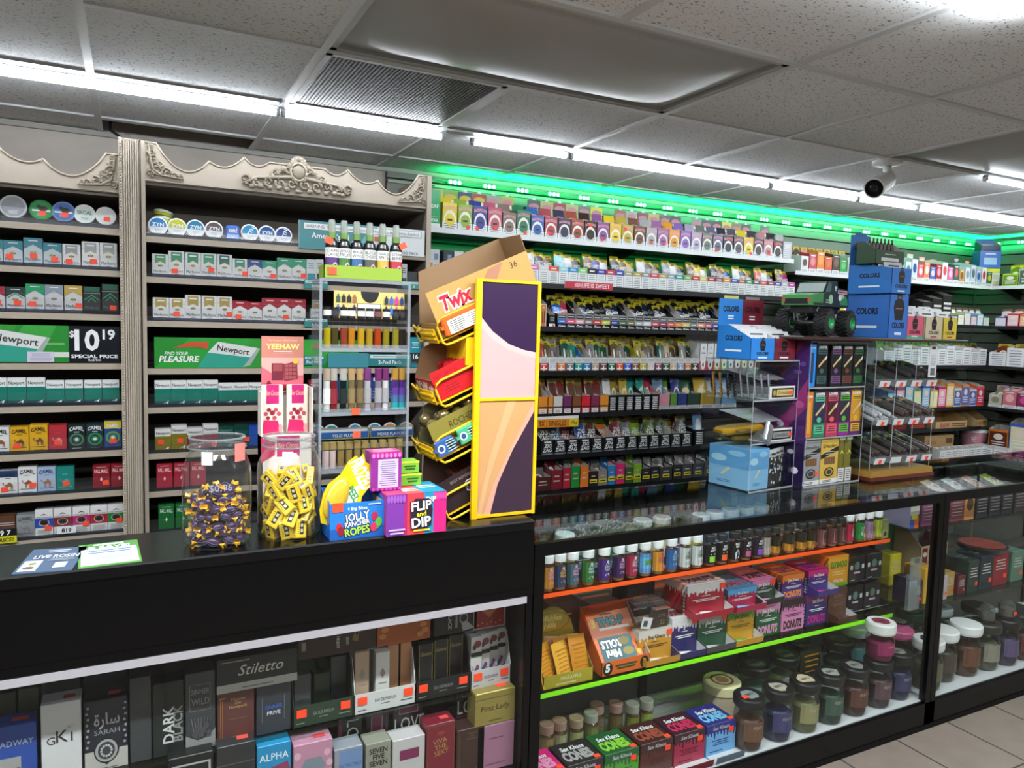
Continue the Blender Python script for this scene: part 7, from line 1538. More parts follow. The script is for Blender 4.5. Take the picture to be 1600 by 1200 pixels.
# board across B and C with the toy truck and wrap cartons
ZD = ZT + 0.622
mb = MB();mb.bbox(2.36,3.42,2.09,2.40,ZD - 0.014,ZD,M('#3a2622',0.35),0.003);tag(mb.build('display_board'),'dark brown board lying across the cigar displays under the toy truck','board')
mb = MB();mb.box(2.415,2.80,2.12,2.36,ZT + HB + 0.0005,ZD - 0.0145,M('#4a3a3a',0.5));tag(mb.build('spacer_plate'),'thin grey plate between the dark board and the boxed cigar case','plate')
colors_carton('lower deep blue wrap carton at the foot of the blue stack',2.985,2.14,ZD,0.125,0.22,0.19,'#3a72c4',None,0.19,head=0)
colors_carton('upper deep blue wrap carton on top of the blue stack',2.975,2.13,ZD + 0.193,0.128,0.22,0.11,'#2f76c8','#3a72c0',0.13,head=0.14)
colors_carton('pink wrap carton beside the blue stack on the dark board',3.115,2.15,ZD,0.118,0.16,0.10,'#d8607a','#9a4a5a',0.12,low='#5aa88a',ink2='#e8e0e0',head=0)
colors_carton('beige wrap carton between the pink and yellow ones',3.25,2.15,ZD,0.122,0.16,0.10,'#cfc4a4',None,0.12,ink2='#b04a3a',head=0)
colors_carton('yellow wrap carton at the outer end of the dark board',3.368,2.15,ZD,0.10,0.16,0.10,'#e0c84a',None,0.12,ink2='#b04a3a',head=0)
box_thing('display_carton','cream carton stacked behind the pink wrap carton','display carton',0.13,0.06,0.215,(3.12,2.325,ZD),M('#d8cf9a',0.35),lambda mb,w,d,h: front(mb,w,h).text('COLORS',0.5,0.84,0.08,M('#2a2a2a'),0.6,bold=.03).lines(0.3,0.66,0.7,0.74,1,M('#b04a3a'),0.6))
box_thing('display_carton','tall yellow carton with black lettering behind the beige one','display carton',0.11,0.06,0.235,(3.245,2.325,ZD),M('#dcc648',0.35),lambda mb,w,d,h: front(mb,w,h).text('RUBI',0.5,0.84,0.12,M('#1c1c1c'),0.7,bold=.05).lines(0.2,0.62,0.8,0.72,1,M('#c85a3a'),0.6))
# green carton of bottles tipped on top of the blue stack's neighbour shelf
t = carton('tilted green and brown carton lettered in white, resting on the blue stack',(2.985,2.20,ZD + 0.193 + 0.131),0.19,0.10,0.06,0.10,'#2c4a30',lambda mb,w,d,h: front(mb,w,h).lines(0.1,0.2,0.9,0.5,1,M('#d8dcd8'),.8).lines(0.3,0.65,0.7,0.8,1,M('#a8b8a0')))
for k in range(7):
    mb = MB();mb.lathe([(0,0),(0.009,0),(0.009,0.09),(0.004,0.1),(0.004,0.115),(0,0.115)],M('#3a2a20',0.25),10);o = tag(mb.build('small_bottle'),f'small dark bottle, {ORD[k]} from left in the tilted green carton','bottle');o.location = (2.985 - 0.075 + 0.025 * k,2.25,ZD + 0.193 + 0.134)
# toy monster truck
TG,TK = M('#3f8a4a',0.3),M('#1c2a22',0.3)
t = thing('toy_truck','green and black toy monster truck on the dark board','toy truck',(2.585,2.235,ZD),0.30)
mb = MB()
prof = [(-0.19,0.125),(-0.195,0.15),(-0.185,0.168),(-0.075,0.180),(-0.045,0.225),(0.045,0.232),(0.055,0.205),(0.165,0.200),(0.175,0.150),(0.170,0.125)]
for (xa,za),(xb,zb2) in zip(prof[1:-1],prof[2:]):
    if xb > xa: mb.prism([(xa,0.125),(xb,0.125),(xb,zb2),(xa,za)],-0.062,0.062,TG if xb < -0.05 else TK)
p = D(mb,lambda a,b,n: (-0.19 + a,-0.062 - n,0.125 + b),0.36,0.1)
p.rect(0.30,0.08,0.62,0.5,TK);p.oval(0.87,0.1,0.12,0.42,TG,14,0,180);p.oval(0.5,0.3,0.06,0.2,M('#9ac89a'));p.poly([(0.58,0.86),(0.66,0.86),(0.62,0.62)][::-1],M('#b8d8c0'));p.rect(0.68,0.56,0.95,0.72,M('#d8a0a8'));p.lines(0.70,0.6,0.93,0.68,1,M('#3a2a2a'));p.oval(0.75,0.4,0.05,0.14,WHITE);p.oval(0.82,0.46,0.04,0.1,M('#b8c8b8'));p.rect(0.05,0.02,0.3,0.12,M('#17201a'));p.lines(0.35,0.12,0.45,0.3,2,M('#c8d8c8'),0.4)
q = D(mb,lambda a,b,n: (-0.195 - n,0.062 - a,0.125 + b),0.124,0.045);q.rect(0.1,0.1,0.9,0.6,M('#121814'));q.rect(0.02,0.3,0.12,0.7,M('#a84a3a'));q.rect(0.88,0.3,0.98,0.7,M('#a84a3a'))
part(mb,'truck_body',t)
mb = MB();mb.add([(-0.0765,-0.056,0.183),(-0.0765,0.056,0.183),(-0.0475,0.056,0.222),(-0.0475,-0.056,0.222)],[(3,2,1,0)],M('#a8b4b4',0.1));mb.add([(-0.066,-0.0626,0.183),(-0.012,-0.0626,0.186),(-0.012,-0.0626,0.222),(-0.042,-0.0626,0.222)],[(0,1,2,3)],M('#5a6a66',0.1));part(mb,'windshield',t)
mb = MB();mb.box(-0.16,0.14,-0.04,0.04,0.095,0.125,M('#141414',0.4));
for x in (-0.105,0.108): mb.tube([(x,-0.09,0.056),(x,0.09,0.056)],0.010,M('#2a2a2a',0.4),8);mb.tube([(x,-0.045,0.056),(x,-0.05,0.125)],0.006,STEEL);mb.tube([(x,0.045,0.056),(x,0.05,0.125)],0.006,STEEL);mb.tube([(x,0.0,0.056),(0.0,0.03,0.105)],0.005,M('#8a8a8a'))
part(mb,'chassis',t)
for x in (-0.105,0.108):
    for s in (-1,1):
        xf = Matrix.Translation((x,s * 0.082,0.0565)) @ Matrix.Rotation(PI / 2,4,'X') @ Matrix.Scale(0.70,4)
        mb = MB();RB = M('#17181a',0.7);mb.lathe([(0.030,-0.038),(0.055,-0.040),(0.070,-0.034),(0.073,-0.02),(0.073,0.02),(0.070,0.034),(0.055,0.040),(0.030,0.038)],RB,28,xf)
        for k in range(18):
            for h2 in (-1,1): mb.box(0.071,0.080,-0.006,0.006,h2 * 0.018 - 0.016,h2 * 0.018 + 0.016,RB,xf @ Matrix.Rotation(2 * PI * (k + 0.25 * h2) / 18,4,'Z') @ Matrix.Rotation(0.35 * h2,4,'X'))
        wl = part(mb,'wheel',t)
        mb = MB();mb.lathe([(0.030,-0.036),(0.036,-0.041),(0.036,0.041),(0.030,0.036),(0.026,0.028),(0.010,0.026),(0.0,0.03)],M('#2f9a5a',0.3),20,xf);mb.lathe([(0.030,-0.036),(0.026,-0.028),(0,-0.03)][::-1],M('#2f9a5a',0.3),20,xf);o = mb.build('rim',wl);KIDS.setdefault(wl.name,[]).append(o)
# ================================================================ inside the long showcase
def bottle(label,px,yp,Y,Z,r,h,cap,lab,deco=None,fill='#8a6a4a',capf=0.2,name='snack_bottle',cat='bottle',loc=None,full=True):
    x = loc[0] if loc else ax(px,yp,Y);y = loc[1] if loc else Y
    t = thing(name,label,cat,(x,y,Z));hb = h * (1 - capf)
    mb = MB();mb.lathe([(0,0),(r * 0.94,0),(r,0.004),(r,hb * 0.94),(r * 0.86,hb)],clear('#f0f2f2',1.0),20);part(mb,'bottle_body',t)
    mb = MB();mb.lathe([(0,0.002),(r * 0.9,0.002),(r * 0.9,hb * 0.8),(0,hb * 0.8)],M(fill,0.5),14);part(mb,'contents',t)
    mb = MB();mb.lathe([(r * 0.93,hb * 0.985),(r * 0.96,h - 0.003),(r * 0.9,h),(0,h)],M(cap,0.4),20);part(mb,'cap',t)
    mb = MB();p = wrap(mb,r + 0.0003,hb,0.0,250 if full else 150);p.curved = True
    for j in range(3): pass
    p.rect(0,0.12,1,0.86,M(lab,0.35));
    if deco: deco(p)
    part(mb,'paper_label',t)
    return t
def d_roll(c):
    def f(p): p.text('KING\nPALM',0.52,0.56,0.085,M(c),0.22,bold=.02);p.lines(0.42,0.66,0.62,0.74,1,M(c));p.lines(0.42,0.26,0.62,0.36,2,M(c),0.4);p.oval(0.52,0.78,0.05,0.05,M(c))
    return f
def d_mane(c,ink='#e8e8e8'):
    def f(p): p.text('MANE\nMADNESS',0.52,0.72,0.085,M(ink),0.28,bold=.04,rot=8);p.rect(0.36,0.18,0.68,0.42,M(c));p.lines(0.4,0.46,0.64,0.54,1,M(ink),0.6)
    return f
def d_honey(p): p.rect(0,0.12,1,0.42,M('#c88a2a'));p.poly([(0.40,0.42),(0.46,0.16),(0.52,0.40),(0.60,0.2),(0.64,0.42)],M('#8a5a1a'));p.rect(0.45,0.42,0.60,0.80,M('#3a3426'));p.lines(0.46,0.5,0.59,0.74,3,M('#c8b890'),0.4);p.rect(0.68,0.2,0.74,0.8,M('#d8d8d0'))
BR = [(856,'#c8872e','#d8a8b0','W',d_roll('#e8a0c0'),'amber'),(875,'#28406a','#e0a858','W',d_roll('#e8b058'),'navy and peach'),(895,'#4a6a72','#d8a0c8','W',d_roll('#e0a0c8'),'slate and pink'),(919,'#3a7a3a','#b8d8e8','W',d_roll('#c8d8e8'),'green'),(944,'#4a2a78','#c8c8e8','W',d_roll('#c8d0e8'),'violet'),(967,'#3a2258','#e0a0c0','W',d_roll('#e0a8c8'),'dark purple'),(987,'#a8284a','#d8d0d8','W',d_roll('#d8d0d8'),'crimson'),(1008,'#5a9ad0','','W',lambda p: p.rect(0,.3,1,.7,M('#6ab0e0')).text('ZOO',0.52,0.54,0.14,M('#1c2a1c'),0.3,bold=.10).text('ZOO',0.52,0.54,0.14,M('#6ac83a'),0.28,bold=.04).lines(0.42,0.2,0.62,0.28,1,M('#c84a9a')),'sky blue'),(1028,'#d89030','','W',d_roll('#c83a6a'),'orange'),(1049,'#2f62a0','','W',d_roll('#9ac8e8'),'blue'),(1070,'#d2d6d4','','W',lambda p: p.text('LYCH\nCOOKIE',0.52,0.58,0.12,M('#1f3a2f'),0.22,bold=.03).lines(0.42,0.2,0.62,0.34,2,M('#2a2a2a')),'white printed'),(1089,'#d2d6d4','','W',lambda p: p.text('LYCH\nCOOKIE',0.52,0.58,0.12,M('#2a2a2a'),0.22,bold=.03).lines(0.42,0.2,0.62,0.34,2,M('#5a2a2a')),'white and black printed'),
 (1109,'#16181a','','B',d_mane('#8ac83a'),'black and lime'),(1128,'#16181a','','B',d_mane('#e8602a'),'black and orange'),(1147,'#16181a','','B',lambda p: (p.text('MANE\nMAD',0.52,0.74,0.09,WHITE,0.24,bold=.03),p.poly([(0.42,0.15),(0.40,0.4),(0.5,0.56),(0.6,0.5),(0.66,0.3),(0.56,0.2)][::-1],M('#c8c8d8'))),'black with pale mane'),(1165,'#2a1a24','','B',d_mane('#b85a7a'),'black and rose'),(1184,'#2a1f34','','B',d_mane('#7a4ab0'),'black and purple'),(1196,'#b8a8a0','','B',lambda p: p.lines(0.3,0.2,0.7,0.8,7,M('#3a3a3a'),0.4),'pale text-panelled'),(1211,'#2a2618','','B',d_honey,'honey-dripped'),(1233,'#2f2a1c','','B',d_honey,'second honey-dripped'),(1252,'#2c2a1a','','B',d_honey,'third honey-dripped'),(1266,'#2a2418','','B',d_honey,'fourth honey-dripped'),(1283,'#7a4a48','','B',lambda p: p.text('RED\nCHIP',0.52,0.55,0.1,M('#2a1a1a'),0.2,bold=.02).frame(0.40,0.2,0.64,0.8,0.02,M('#c89a90')),'dusty red'),(1300,'#6a3a3c','','B',lambda p: p.frame(0.40,0.2,0.64,0.8,0.02,M('#b8888a')),'dark rose'),(1314,'#5a3a34','','B',lambda p: p.frame(0.40,0.2,0.64,0.8,0.02,M('#b8888a')),'brown'),(1326,'#c0224a','','W',lambda p: p.text('THCA',0.55,0.5,0.14,WHITE,0.4,rot=-90,bold=.02),'raspberry'),(1343,'#2a8a3a','','W',lambda p: p.text('THCA',0.47,0.5,0.14,WHITE,0.4,rot=-90,bold=.02).oval(0.6,0.3,0.08,0.1,M('#a8d83a')),'bright green'),(1357,'#a888a8','','W',lambda p: p.lines(0.42,0.3,0.6,0.8,4,M('#6a4a6a')),'mauve'),(1371,'#a8b83a','','W',lambda p: p.oval(0.52,0.4,0.06,0.12,M('#5a7a1a')),'lime')]
for k,(px,c,c2,cap,f,nm) in enumerate(BR):
    bottle(f'{nm} snack bottle, {ORD[k]} from left on the orange acrylic shelf',px,880 - (px - 860) * 0.13,YO + 0.026,ZO + 0.001,0.0212,0.120 if cap == 'W' else 0.112,'#dfe1e2' if cap == 'W' else '#26282a',c,f,'#9a6a4a' if k % 2 else '#8a5a3a',0.2)
# brown tray of pouches at the end of the orange shelf
x0,x1 = 2.685,2.86
t = carton('tan open tray of bundled pouches at the outer end of the orange shelf',((x0 + x1) / 2,YO + 0.02,ZO + 0.001),x1 - x0,0.16,0.055,0.13,'#a8763a',lambda mb,w,d,h: front(mb,w,h).rect(0,0,0.34,1,M('#c8725a')).rect(0.34,0,0.66,1,M('#b8824a')).oval(0.17,0.4,0.05,0.16,M('#3a2a2a')).oval(0.5,0.4,0.05,0.16,M('#3a2a2a')),inner=M('#b07a3a',0.5))
for k in range(6): pouch(f'tan striped pouch, {ORD[k]} in the tan tray of the orange shelf',(2.71 + 0.026 * k,YO + 0.04 + 0.012 * k,ZO + 0.004),0.06,0.105,'#8a7a52',None,0.55,0.2 * (k % 3),6)
box_thing('snack_box','olive box with dark seal next to the tan pouch tray','snack box',0.045,0.06,0.085,(2.835,YO + 0.005,ZO + 0.0015),M('#8a8a5a',0.35),lambda mb,w,d,h: front(mb,w,h).oval(0.5,0.25,0.2,0.12,M('#2a2a22')).lines(0.2,0.5,0.8,0.8,3,M('#c8c8a0'),0.3))
t = box_thing('foil_bag','purple bag with green lettering standing at the very end of the orange shelf','bag',0.09,0.012,0.15,(2.85,YO + 0.10,ZO + 0.001),M('#5a3a7a',0.25),lambda mb,w,d,h: front(mb,w,h).text('BUZZED',0.5,0.86,0.12,M('#2a5a2a'),0.9,bold=.08).text('BUZZED',0.5,0.86,0.12,M('#8ac84a'),0.86,bold=.03).poly([(0.3,0.3),(0.5,0.6),(0.7,0.35)][::-1],M('#b0a8c0')))

# behind the bottles, seen through the glass top
bottle('amber bottle with white lid and green lettering under the glass top',0,0,0,ZO + 0.001,0.034,0.150,'#d8dcdc','#b8622a',lambda p: (p.rect(0.3,0.45,0.7,0.6,M('#d8a83a')),p.text('ZOOT',0.5,0.36,0.12,M('#2f5a2a'),0.3,bold=.05)),'#b85a2a',0.2,'spice_jar','jar',(1.14,2.12))
bottle('second amber bottle with misty lid under the glass top',0,0,0,ZO + 0.001,0.036,0.160,'#cdd8d8','#a87a4a',lambda p: (p.rect(0.3,0.5,0.7,0.66,M('#c8c890')),p.text('ZOOT',0.5,0.36,0.12,M('#7a2a3a'),0.3,bold=.05)),'#a8764a',0.22,'spice_jar','jar',(1.305,2.12))
t = thing('glass_pipe','clear glass tube pipe between the two amber bottles','pipe',(1.225,2.13,ZO + 0.001));mb = MB();mb.lathe([(0,0),(0.018,0.002),(0.022,0.02),(0.018,0.05),(0.012,0.065),(0.013,0.15),(0.016,0.155)],clear('#e0ecec',1.5,0.02,0.06),18);part(mb,'glass_body',t);mb = MB();mb.lathe([(0,0.004),(0.016,0.006),(0.018,0.03),(0,0.032)],M('#3f6f88',0.2),16);part(mb,'blue_base',t)
for k,(x,y,r,h) in enumerate(((1.44,2.30,0.055,0.10),(1.53,2.31,0.055,0.105),(1.62,2.31,0.056,0.11),(1.70,2.28,0.054,0.10))):
    t = thing('glass_bowl',f'clear fluted glass ashtray bowl, {ORD[k]} of four under the glass top','bowl',(x,y,ZO + 0.001));g = clear('#dfeae6',1.6,0.03,0.10)
    mb = MB();mb.lathe([(0,0.0),(r * 0.6,0.0),(r * 0.75,0.02),(r,h),(r * 0.95,h),(r * 0.7,0.03),(0,0.012)],g,24);part(mb,'bowl_body',t)
    mb = MB();mb.tube([(r * 0.98 * math.cos(a * PI / 16),r * 0.98 * math.sin(a * PI / 16),h + 0.006 * math.cos(a * 3)) for a in range(33)],0.0035,clear('#f0f6f4',2.0,0.03,0.25));part(mb,'scalloped_rim',t)
small = [(1.40,2.10,0.09,0.06,0.03,'#2f4a6a','flat blue card box'),(1.49,2.09,0.08,0.07,0.026,'#4a5a4a','flat grey-green card box'),(1.58,2.10,0.09,0.06,0.028,'#3a5a7a','flat slate-blue card box'),(1.67,2.12,0.10,0.07,0.03,'#2a4a3a','flat dark green card box'),(1.44,2.20,0.10,0.06,0.045,'#24483c','deep green glass dish box'),(1.60,2.20,0.12,0.07,0.05,'#2f5238','wide green dish box'),(1.76,2.18,0.07,0.06,0.07,'#c8b48a','cream trinket box'),(1.85,2.20,0.09,0.08,0.06,'#5a3a68','purple metal grinder box'),(1.96,2.22,0.09,0.07,0.12,'#1c1d18','black box with yellow foot'),(2.08,2.20,0.12,0.08,0.05,'#4a5a86','lavender-blue box'),(1.80,2.08,0.11,0.05,0.026,'#8a8c90','silver gadget box'),(1.92,2.09,0.11,0.05,0.026,'#a89a86','pale beige gadget box'),(2.05,2.10,0.12,0.05,0.026,'#b87a62','peach card box'),(2.20,2.12,0.12,0.06,0.03,'#7a7a8a','grey-lilac card box'),(2.34,2.16,0.12,0.08,0.05,'#5a4a3a','brown card box'),(2.48,2.18,0.12,0.08,0.06,'#6a5a4a','taupe card box')]
for k,(x,y,w,d,h,c,nm) in enumerate(small):
    o = box_thing('gift_box',f'{nm} lying on the orange shelf beneath the glass top','box',w,d,h,(x,y,ZO + 0.001),M(c,0.3),lambda mb,w,d,h: (front(mb,w,h).lines(0.15,0.3,0.85,0.7,2,M('#c8c8c8'),0.3),topface(mb,w,d,h).frame(0.1,0.1,0.9,0.9,0.06,M('#9a9a96')).lines(0.3,0.35,0.7,0.65,2,M('#c0c0bc'),0.4)))
    if 'yellow foot' in nm: mb = MB();mb.box(-w / 2 - 0.001,w / 2 + 0.001,-0.001,d,0,0.045,M('#b8a82a',0.35));part(mb,'yellow_band',o)
for k,(x,y,c) in enumerate(((1.80,2.34,'#6a7048'),(1.90,2.345,'#a8a490'),(2.08,2.32,'#3a3436'),(2.17,2.335,'#c8c4bc'),(2.26,2.34,'#c8c4bc'),(2.35,2.345,'#b0b4a8'),(2.44,2.35,'#c0b8b4'))):
    t = thing('round_tub',f'{cname(c)} tub with white lid, {ORD[k]} in the back row under the glass top','tub',(x,y,ZO + 0.001));mb = MB();mb.lathe([(0,0),(0.034,0),(0.036,0.004),(0.036,0.085)],M(c,0.3),22);part(mb,'tub_body',t);mb = MB();mb.lathe([(0.038,0.083),(0.038,0.102),(0.034,0.106),(0,0.106)],M('#d6d8d6',0.4),22);mb.lathe([(0.026,0.1063),(0.0,0.1063)],M('#c89a90' if k % 2 else '#b8bcb8'),18);part(mb,'lid',t)
pouch('shiny silver foil packet leaning among the glass bowls',(1.78,2.25,ZO + 0.003),0.1,0.12,'#a8aaac',None,0.9,0.3,6,name='foil_packet',cat='packet')
rs = random.Random(9)
for k in range(26):
    t = MB();x,y = rs.uniform(1.62,2.75),rs.uniform(2.045,2.075)
    t.ball((0,0,0.012),0.012,0.010,0.012,M(rs.choice(['#b8bcc0','#8a6a3a','#6a4a7a','#b86a5a','#4a6a5a']),0.2,0.3),8,6);t.tube([(0,0,0.006),(0.02,0.004,0.006)],0.003,M('#c8ccd0',0.2,0.6));o = tag(t.build('metal_charm',None,(x,y,ZO + 0.001)),'tiny shiny pipe charm strewn behind the bottles on the orange shelf','charm','pipe charms behind the bottles')

# ---------------------------------------------------------------- green shelf
def drip_box(label,x,w,z,h,d,top,low,word=None,ink='#e8e8e8',y=2.03,big=None,topword='DONUTS',sidecol=None,flap=None,stk=False,wcol=None):
    def f(mb,w,d,h):
        p = front(mb,w,h)
        if big: p.rect(0,0,1,0.42,M(big[0]));p.text(big[1],0.5,0.2,0.24,M(big[2]),0.84,bold=.05,stretch=.82)
        v = 0.78;p.drips(v,0.16,M(top),9);p.text('Sex Khaos',0.52,0.78,0.11,M(ink),0.5,bold=.03,shear=.15);p.lines(0.34,0.60,0.66,0.64,1,M(ink));p.lines(0.14,0.44,0.86,0.54,2,M(ink),0.5)
        if not big: p.lines(0.1,0.06,0.35,0.1,1,M(ink));p.oval(0.5,0.0,0.09,0.1,M('#2a2022'),10,0,180)
        q = topface(mb,w,d,h);q.rect(0,0,1,1,M(top));q.text('Sex Khaos',0.5,0.72,0.14,WHITE,0.5,bold=.02,shear=.15);q.text(topword,0.5,0.36,0.3,M(wcol or low),0.8,bold=.05,stretch=.75)
        s = leftface(mb,-w / 2,d,h);s.drips(0.78,0.2,M(top),9)
        for k in range(6): s.rect(0.86,0.08 + 0.11 * k,0.94,0.15 + 0.11 * k,M(ink))
    o = box_thing('pastry_box',label,'snack box',w,d,h,(x,y,z),M(low,0.32),f)
    if flap:
        mb = MB();L = 0.05;fh = 0.028;c = M(low if flap == 1 else flap,0.35);I = M('#cfcfcf',0.5)
        mb.add([(-w / 2,-0.001,0.002),(w / 2,-0.001,0.002),(w / 2,-L,0.010),(-w / 2,-L,0.010)],[(0,1,2,3)],I);mb.add([(-w / 2,-L,0.010),(w / 2,-L,0.010),(w / 2,-L - 0.004,0.034),(-w / 2,-L - 0.004,0.034)],[(0,1,2,3)],c);mb.add([(-w / 2,-L,0.0105),(w / 2,-L,0.0105),(w / 2,-L - 0.0036,0.034),(-w / 2,-L - 0.0036,0.034)],[(3,2,1,0)],I)
        for s in (-1,1): mb.add([(s * w / 2,-0.001,0.002),(s * w / 2,-L,0.010),(s * w / 2,-L - 0.004,0.034),(s * w / 2,-0.001,0.045)],[(0,1,2,3)],c);mb.add([(s * (w / 2 - 0.0006),-0.001,0.002),(s * (w / 2 - 0.0006),-L,0.010),(s * (w / 2 - 0.0006),-L - 0.004,0.034),(s * (w / 2 - 0.0006),-0.001,0.045)],[(3,2,1,0)],I)
        fl = part(mb,'open_flap',o,'folded-out dispenser flap')
        for k in range(2):
            m2 = MB();m2.bbox(-0.03,0.03,-0.008,0.008,0,0.010,M(low if k else top,0.2),0.003);q = tag(m2.build('snack_stick',None,(x - 0.01 + 0.02 * k,y - 0.022 - 0.011 * k,z + 0.011 + 0.002 * k),(0.15,0,0.25 * (k * 2 - 1))),f'{"upper" if k else "lower"} stick in the {label.split(" drip")[0]} drip box flap','snack stick')
    if stk: sticker(o,w / 2 - 0.014,-0.002,h * 0.86,0.024)
    return o
def gx(px,y=955,Y=2.03): return ax(px,y,Y)
Z1 = ZG + 0.001;HL = 0.128;Z2 = Z1 + HL + 0.001
drip_box('white and indigo drip box, first of the lower row on the green shelf',gx(1070,975),0.118,Z1,HL + 0.012,0.12,'#d6d4d6','#2c2860',flap=1,stk=True,topword='DONUTS',wcol='#c82a4a')
drip_box('grey and dark green drip box, second of the lower row on the green shelf',gx(1114,965),0.136,Z1,HL + 0.002,0.12,'#a8a6a6','#2a5038',flap='#4a4a4a',stk=True)
drip_box('green and amber drip box, third of the lower row on the green shelf',gx(1158,965),0.134,Z1,HL,0.12,'#4a9a2a','#c8962a',ink='#4a5a1a',flap=1)
drip_box('pink and green drip box lettered pink, fourth of the lower row',gx(1200,965),0.128,Z1,HL,0.12,'#d890b8','#1f5a34',big=('#1f5a34','DONUTS','#d890b8'))
drip_box('pink drip box lettered dark brown, fifth of the lower row',gx(1239,960),0.122,Z1,HL,0.12,'#2c1c20','#c878a8',ink='#4a2a3a',big=('#d084b0','DONUTS','#2a1418'))
drip_box('magenta and purple drip box, sixth of the lower row',gx(1276,955),0.120,Z1,HL,0.12,'#7a2a6a','#34246a',big=('#34246a','DONUTS','#b82a7a'))
drip_box('plain brown drip box with open white flap, seventh of the lower row',gx(1309,935),0.108,Z1,HL + 0.006,0.12,'#4a2c20','#5a3826',ink='#7a5a46',flap='#4a2c20')
drip_box('tall white and red drip box, first of the upper row above the green shelf',gx(1105,925),0.180,Z2 + 0.002,0.118,0.13,'#d8d4d6','#a81f34',flap=1,stk=True,topword='DONUTS',wcol='#3a5a9a',y=2.035)
drip_box('sky blue and crimson drip box, second of the upper row',gx(1160,930),0.146,Z2 - 0.0005,0.080,0.14,'#5aa8dc','#a82448',flap=1,wcol='#b02a4a')
drip_box('pink and dark green drip box, third of the upper row',gx(1199,925),0.120,Z2,0.088,0.15,'#d884b4','#2f4a3a',stk=True,flap='#2a2a2a',wcol='#2a2a24',y=2.05)
drip_box('orange and purple drip box, fourth of the upper row',gx(1239,915),0.118,Z2,0.098,0.13,'#e07a2a','#4a2a7a',big=('#4a2a7a','DONUTS','#e0862a'),wcol='#5a2a6a')
drip_box('magenta and violet drip box with open flap, fifth of the upper row',gx(1279,900),0.115,Z2,0.098,0.13,'#c8207a','#3f2a7a',flap='#3f2a7a',wcol='#5a1f7a')
def f(mb,w,d,h):
    p = front(mb,w,h);p.text('DONUTS',0.5,0.72,0.2,M('#3f8a2a'),0.84,bold=.05,rot=180,stretch=.8);p.lines(0.15,0.36,0.85,0.52,2,M('#e8c890'),0.4);p.drips(0.0,-0.0,M('#5a9a2a'),5,0.06);p.text('Sex Khaos',0.5,0.18,0.1,WHITE,0.5,rot=180,bold=.02);p.poly([(0,0),(1,0),(1,0.1),(0,0.12)],M('#5a9a2a'))
box_thing('pastry_box','yellow drip box stacked upside down over the plain brown box','snack box',0.122,0.13,0.128,(gx(1310,890,2.045),2.045,Z1 + HL + 0.0075),M('#dc9a26',0.32),f)
for j in range(2):
    for k in range(2):
        def f(mb,w,d,h): p = front(mb,w,h);p.oval(0.5,0.62,0.16,0.16,M('#5a7a6a'));p.lines(0.3,0.3,0.7,0.42,1,M('#d0a8c8'),0.6);p.rect(0.08,0.5,0.22,0.66,M('#c8c8d0'));p.rect(0.78,0.5,0.92,0.66,M('#c8c8d0'));p.lines(0.1,0.06,0.4,0.12,1,M('#c8c8c8'));topface(mb,w,d,h).lines(0.1,0.2,0.9,0.8,3,M('#4a2a4a'),0.5)
        x = 2.706 + 0.108 * k;zz = Z1 + 0.004 + 0.128 * j
        o = box_thing('pastry_box',f'black candy-printed box, {"upper" if j else "lower"} {"outer" if k else "inner"} one in the clear stand','snack box',0.100,0.12,0.112,(x,2.05,zz + 0.004),M('#17161c',0.3),f)
        mb = MB();mb.add([(-0.046,-0.001,0.002),(0.046,-0.001,0.002),(0.046,-0.05,0.026),(-0.046,-0.05,0.026)],[(0,1,2,3),(3,2,1,0)],M('#d0d0d2',0.5));part(mb,'open_flap',o,'white open flap')
t = thing('acrylic_stand','clear two-tier acrylic stand of black candy boxes on the green shelf','stand',(2.76,2.04,Z1))
for z in (0.0,0.128):
    mb = MB();mb.box(-0.112,0.112,0,0.15,z,z + 0.003,ACRYL);part(mb,'tier',t)
for s in (-1,1): mb = MB();mb.box(s * 0.112 - 0.0015,s * 0.112 + 0.0015,-0.03,0.15,0,0.27,ACRYL);part(mb,'side_pane',t)
t = thing('acrylic_pick_holder','clear slotted pick holder hanging inside the showcase front by the middle post','holder',(2.835,YFR + 0.022,0.52))
mb = MB();g = clear('#dfe8e8',1.4,.03,.1);mb.box(-0.035,0.035,0,0.003,0,0.22,g);mb.box(-0.035,0.035,0.012,0.015,0,0.15,g);part(mb,'holder_body',t)
mb = MB()
for k in range(7): mb.tube([(-0.024 + 0.008 * k,0.007,0.01),(-0.022 + 0.007 * k,0.008,0.12)],0.0012,STEEL,5)
part(mb,'steel_picks',t)
mb = MB();mb.box(-0.012,0.012,-0.0075,0.0,0.20,0.214,clear('#dfe8e8',1.4));part(mb,'suction_hook',t)
# orange THC tray, pineapple tray and clear-cube boxes
mb = MB();w,h = 0.19,0.045
t = carton('olive yellow tray lettered pineapple on the green shelf by the post',(1.265,2.00,Z1),w,0.13,h,0.12,'#a8982a',lambda mb,w,d,h: front(mb,w,h).text('PINEAPPLE',0.55,0.62,0.26,M('#e0dcb0'),0.6).lines(0.2,0.15,0.7,0.35,1,M('#d0c890')),None,inner=M('#8a7a24',0.5))
m2 = MB();m2.prism([(-0.095 + 0.19 * k / 12,0.12 + 0.10 * math.sin(PI * k / 12) ** 0.6) for k in range(13)] + [(0.095,0.10),(-0.095,0.10)],0.126,0.129,M('#8f8228',0.35));p = D(m2,lambda a,b,n: (-0.095 + a,0.126 - n,0.10 + b),0.19,0.12);p.oval(0.5,0.55,0.40,0.30,M('#7a6c1e'));p.oval(0.5,0.55,0.37,0.26,M('#94882c'));p.text('Hidden\nHills',0.5,0.56,0.16,M('#c8c07a'),0.6,bold=.02,shear=.2);part(m2,'header_card',t)
rs = random.Random(2)
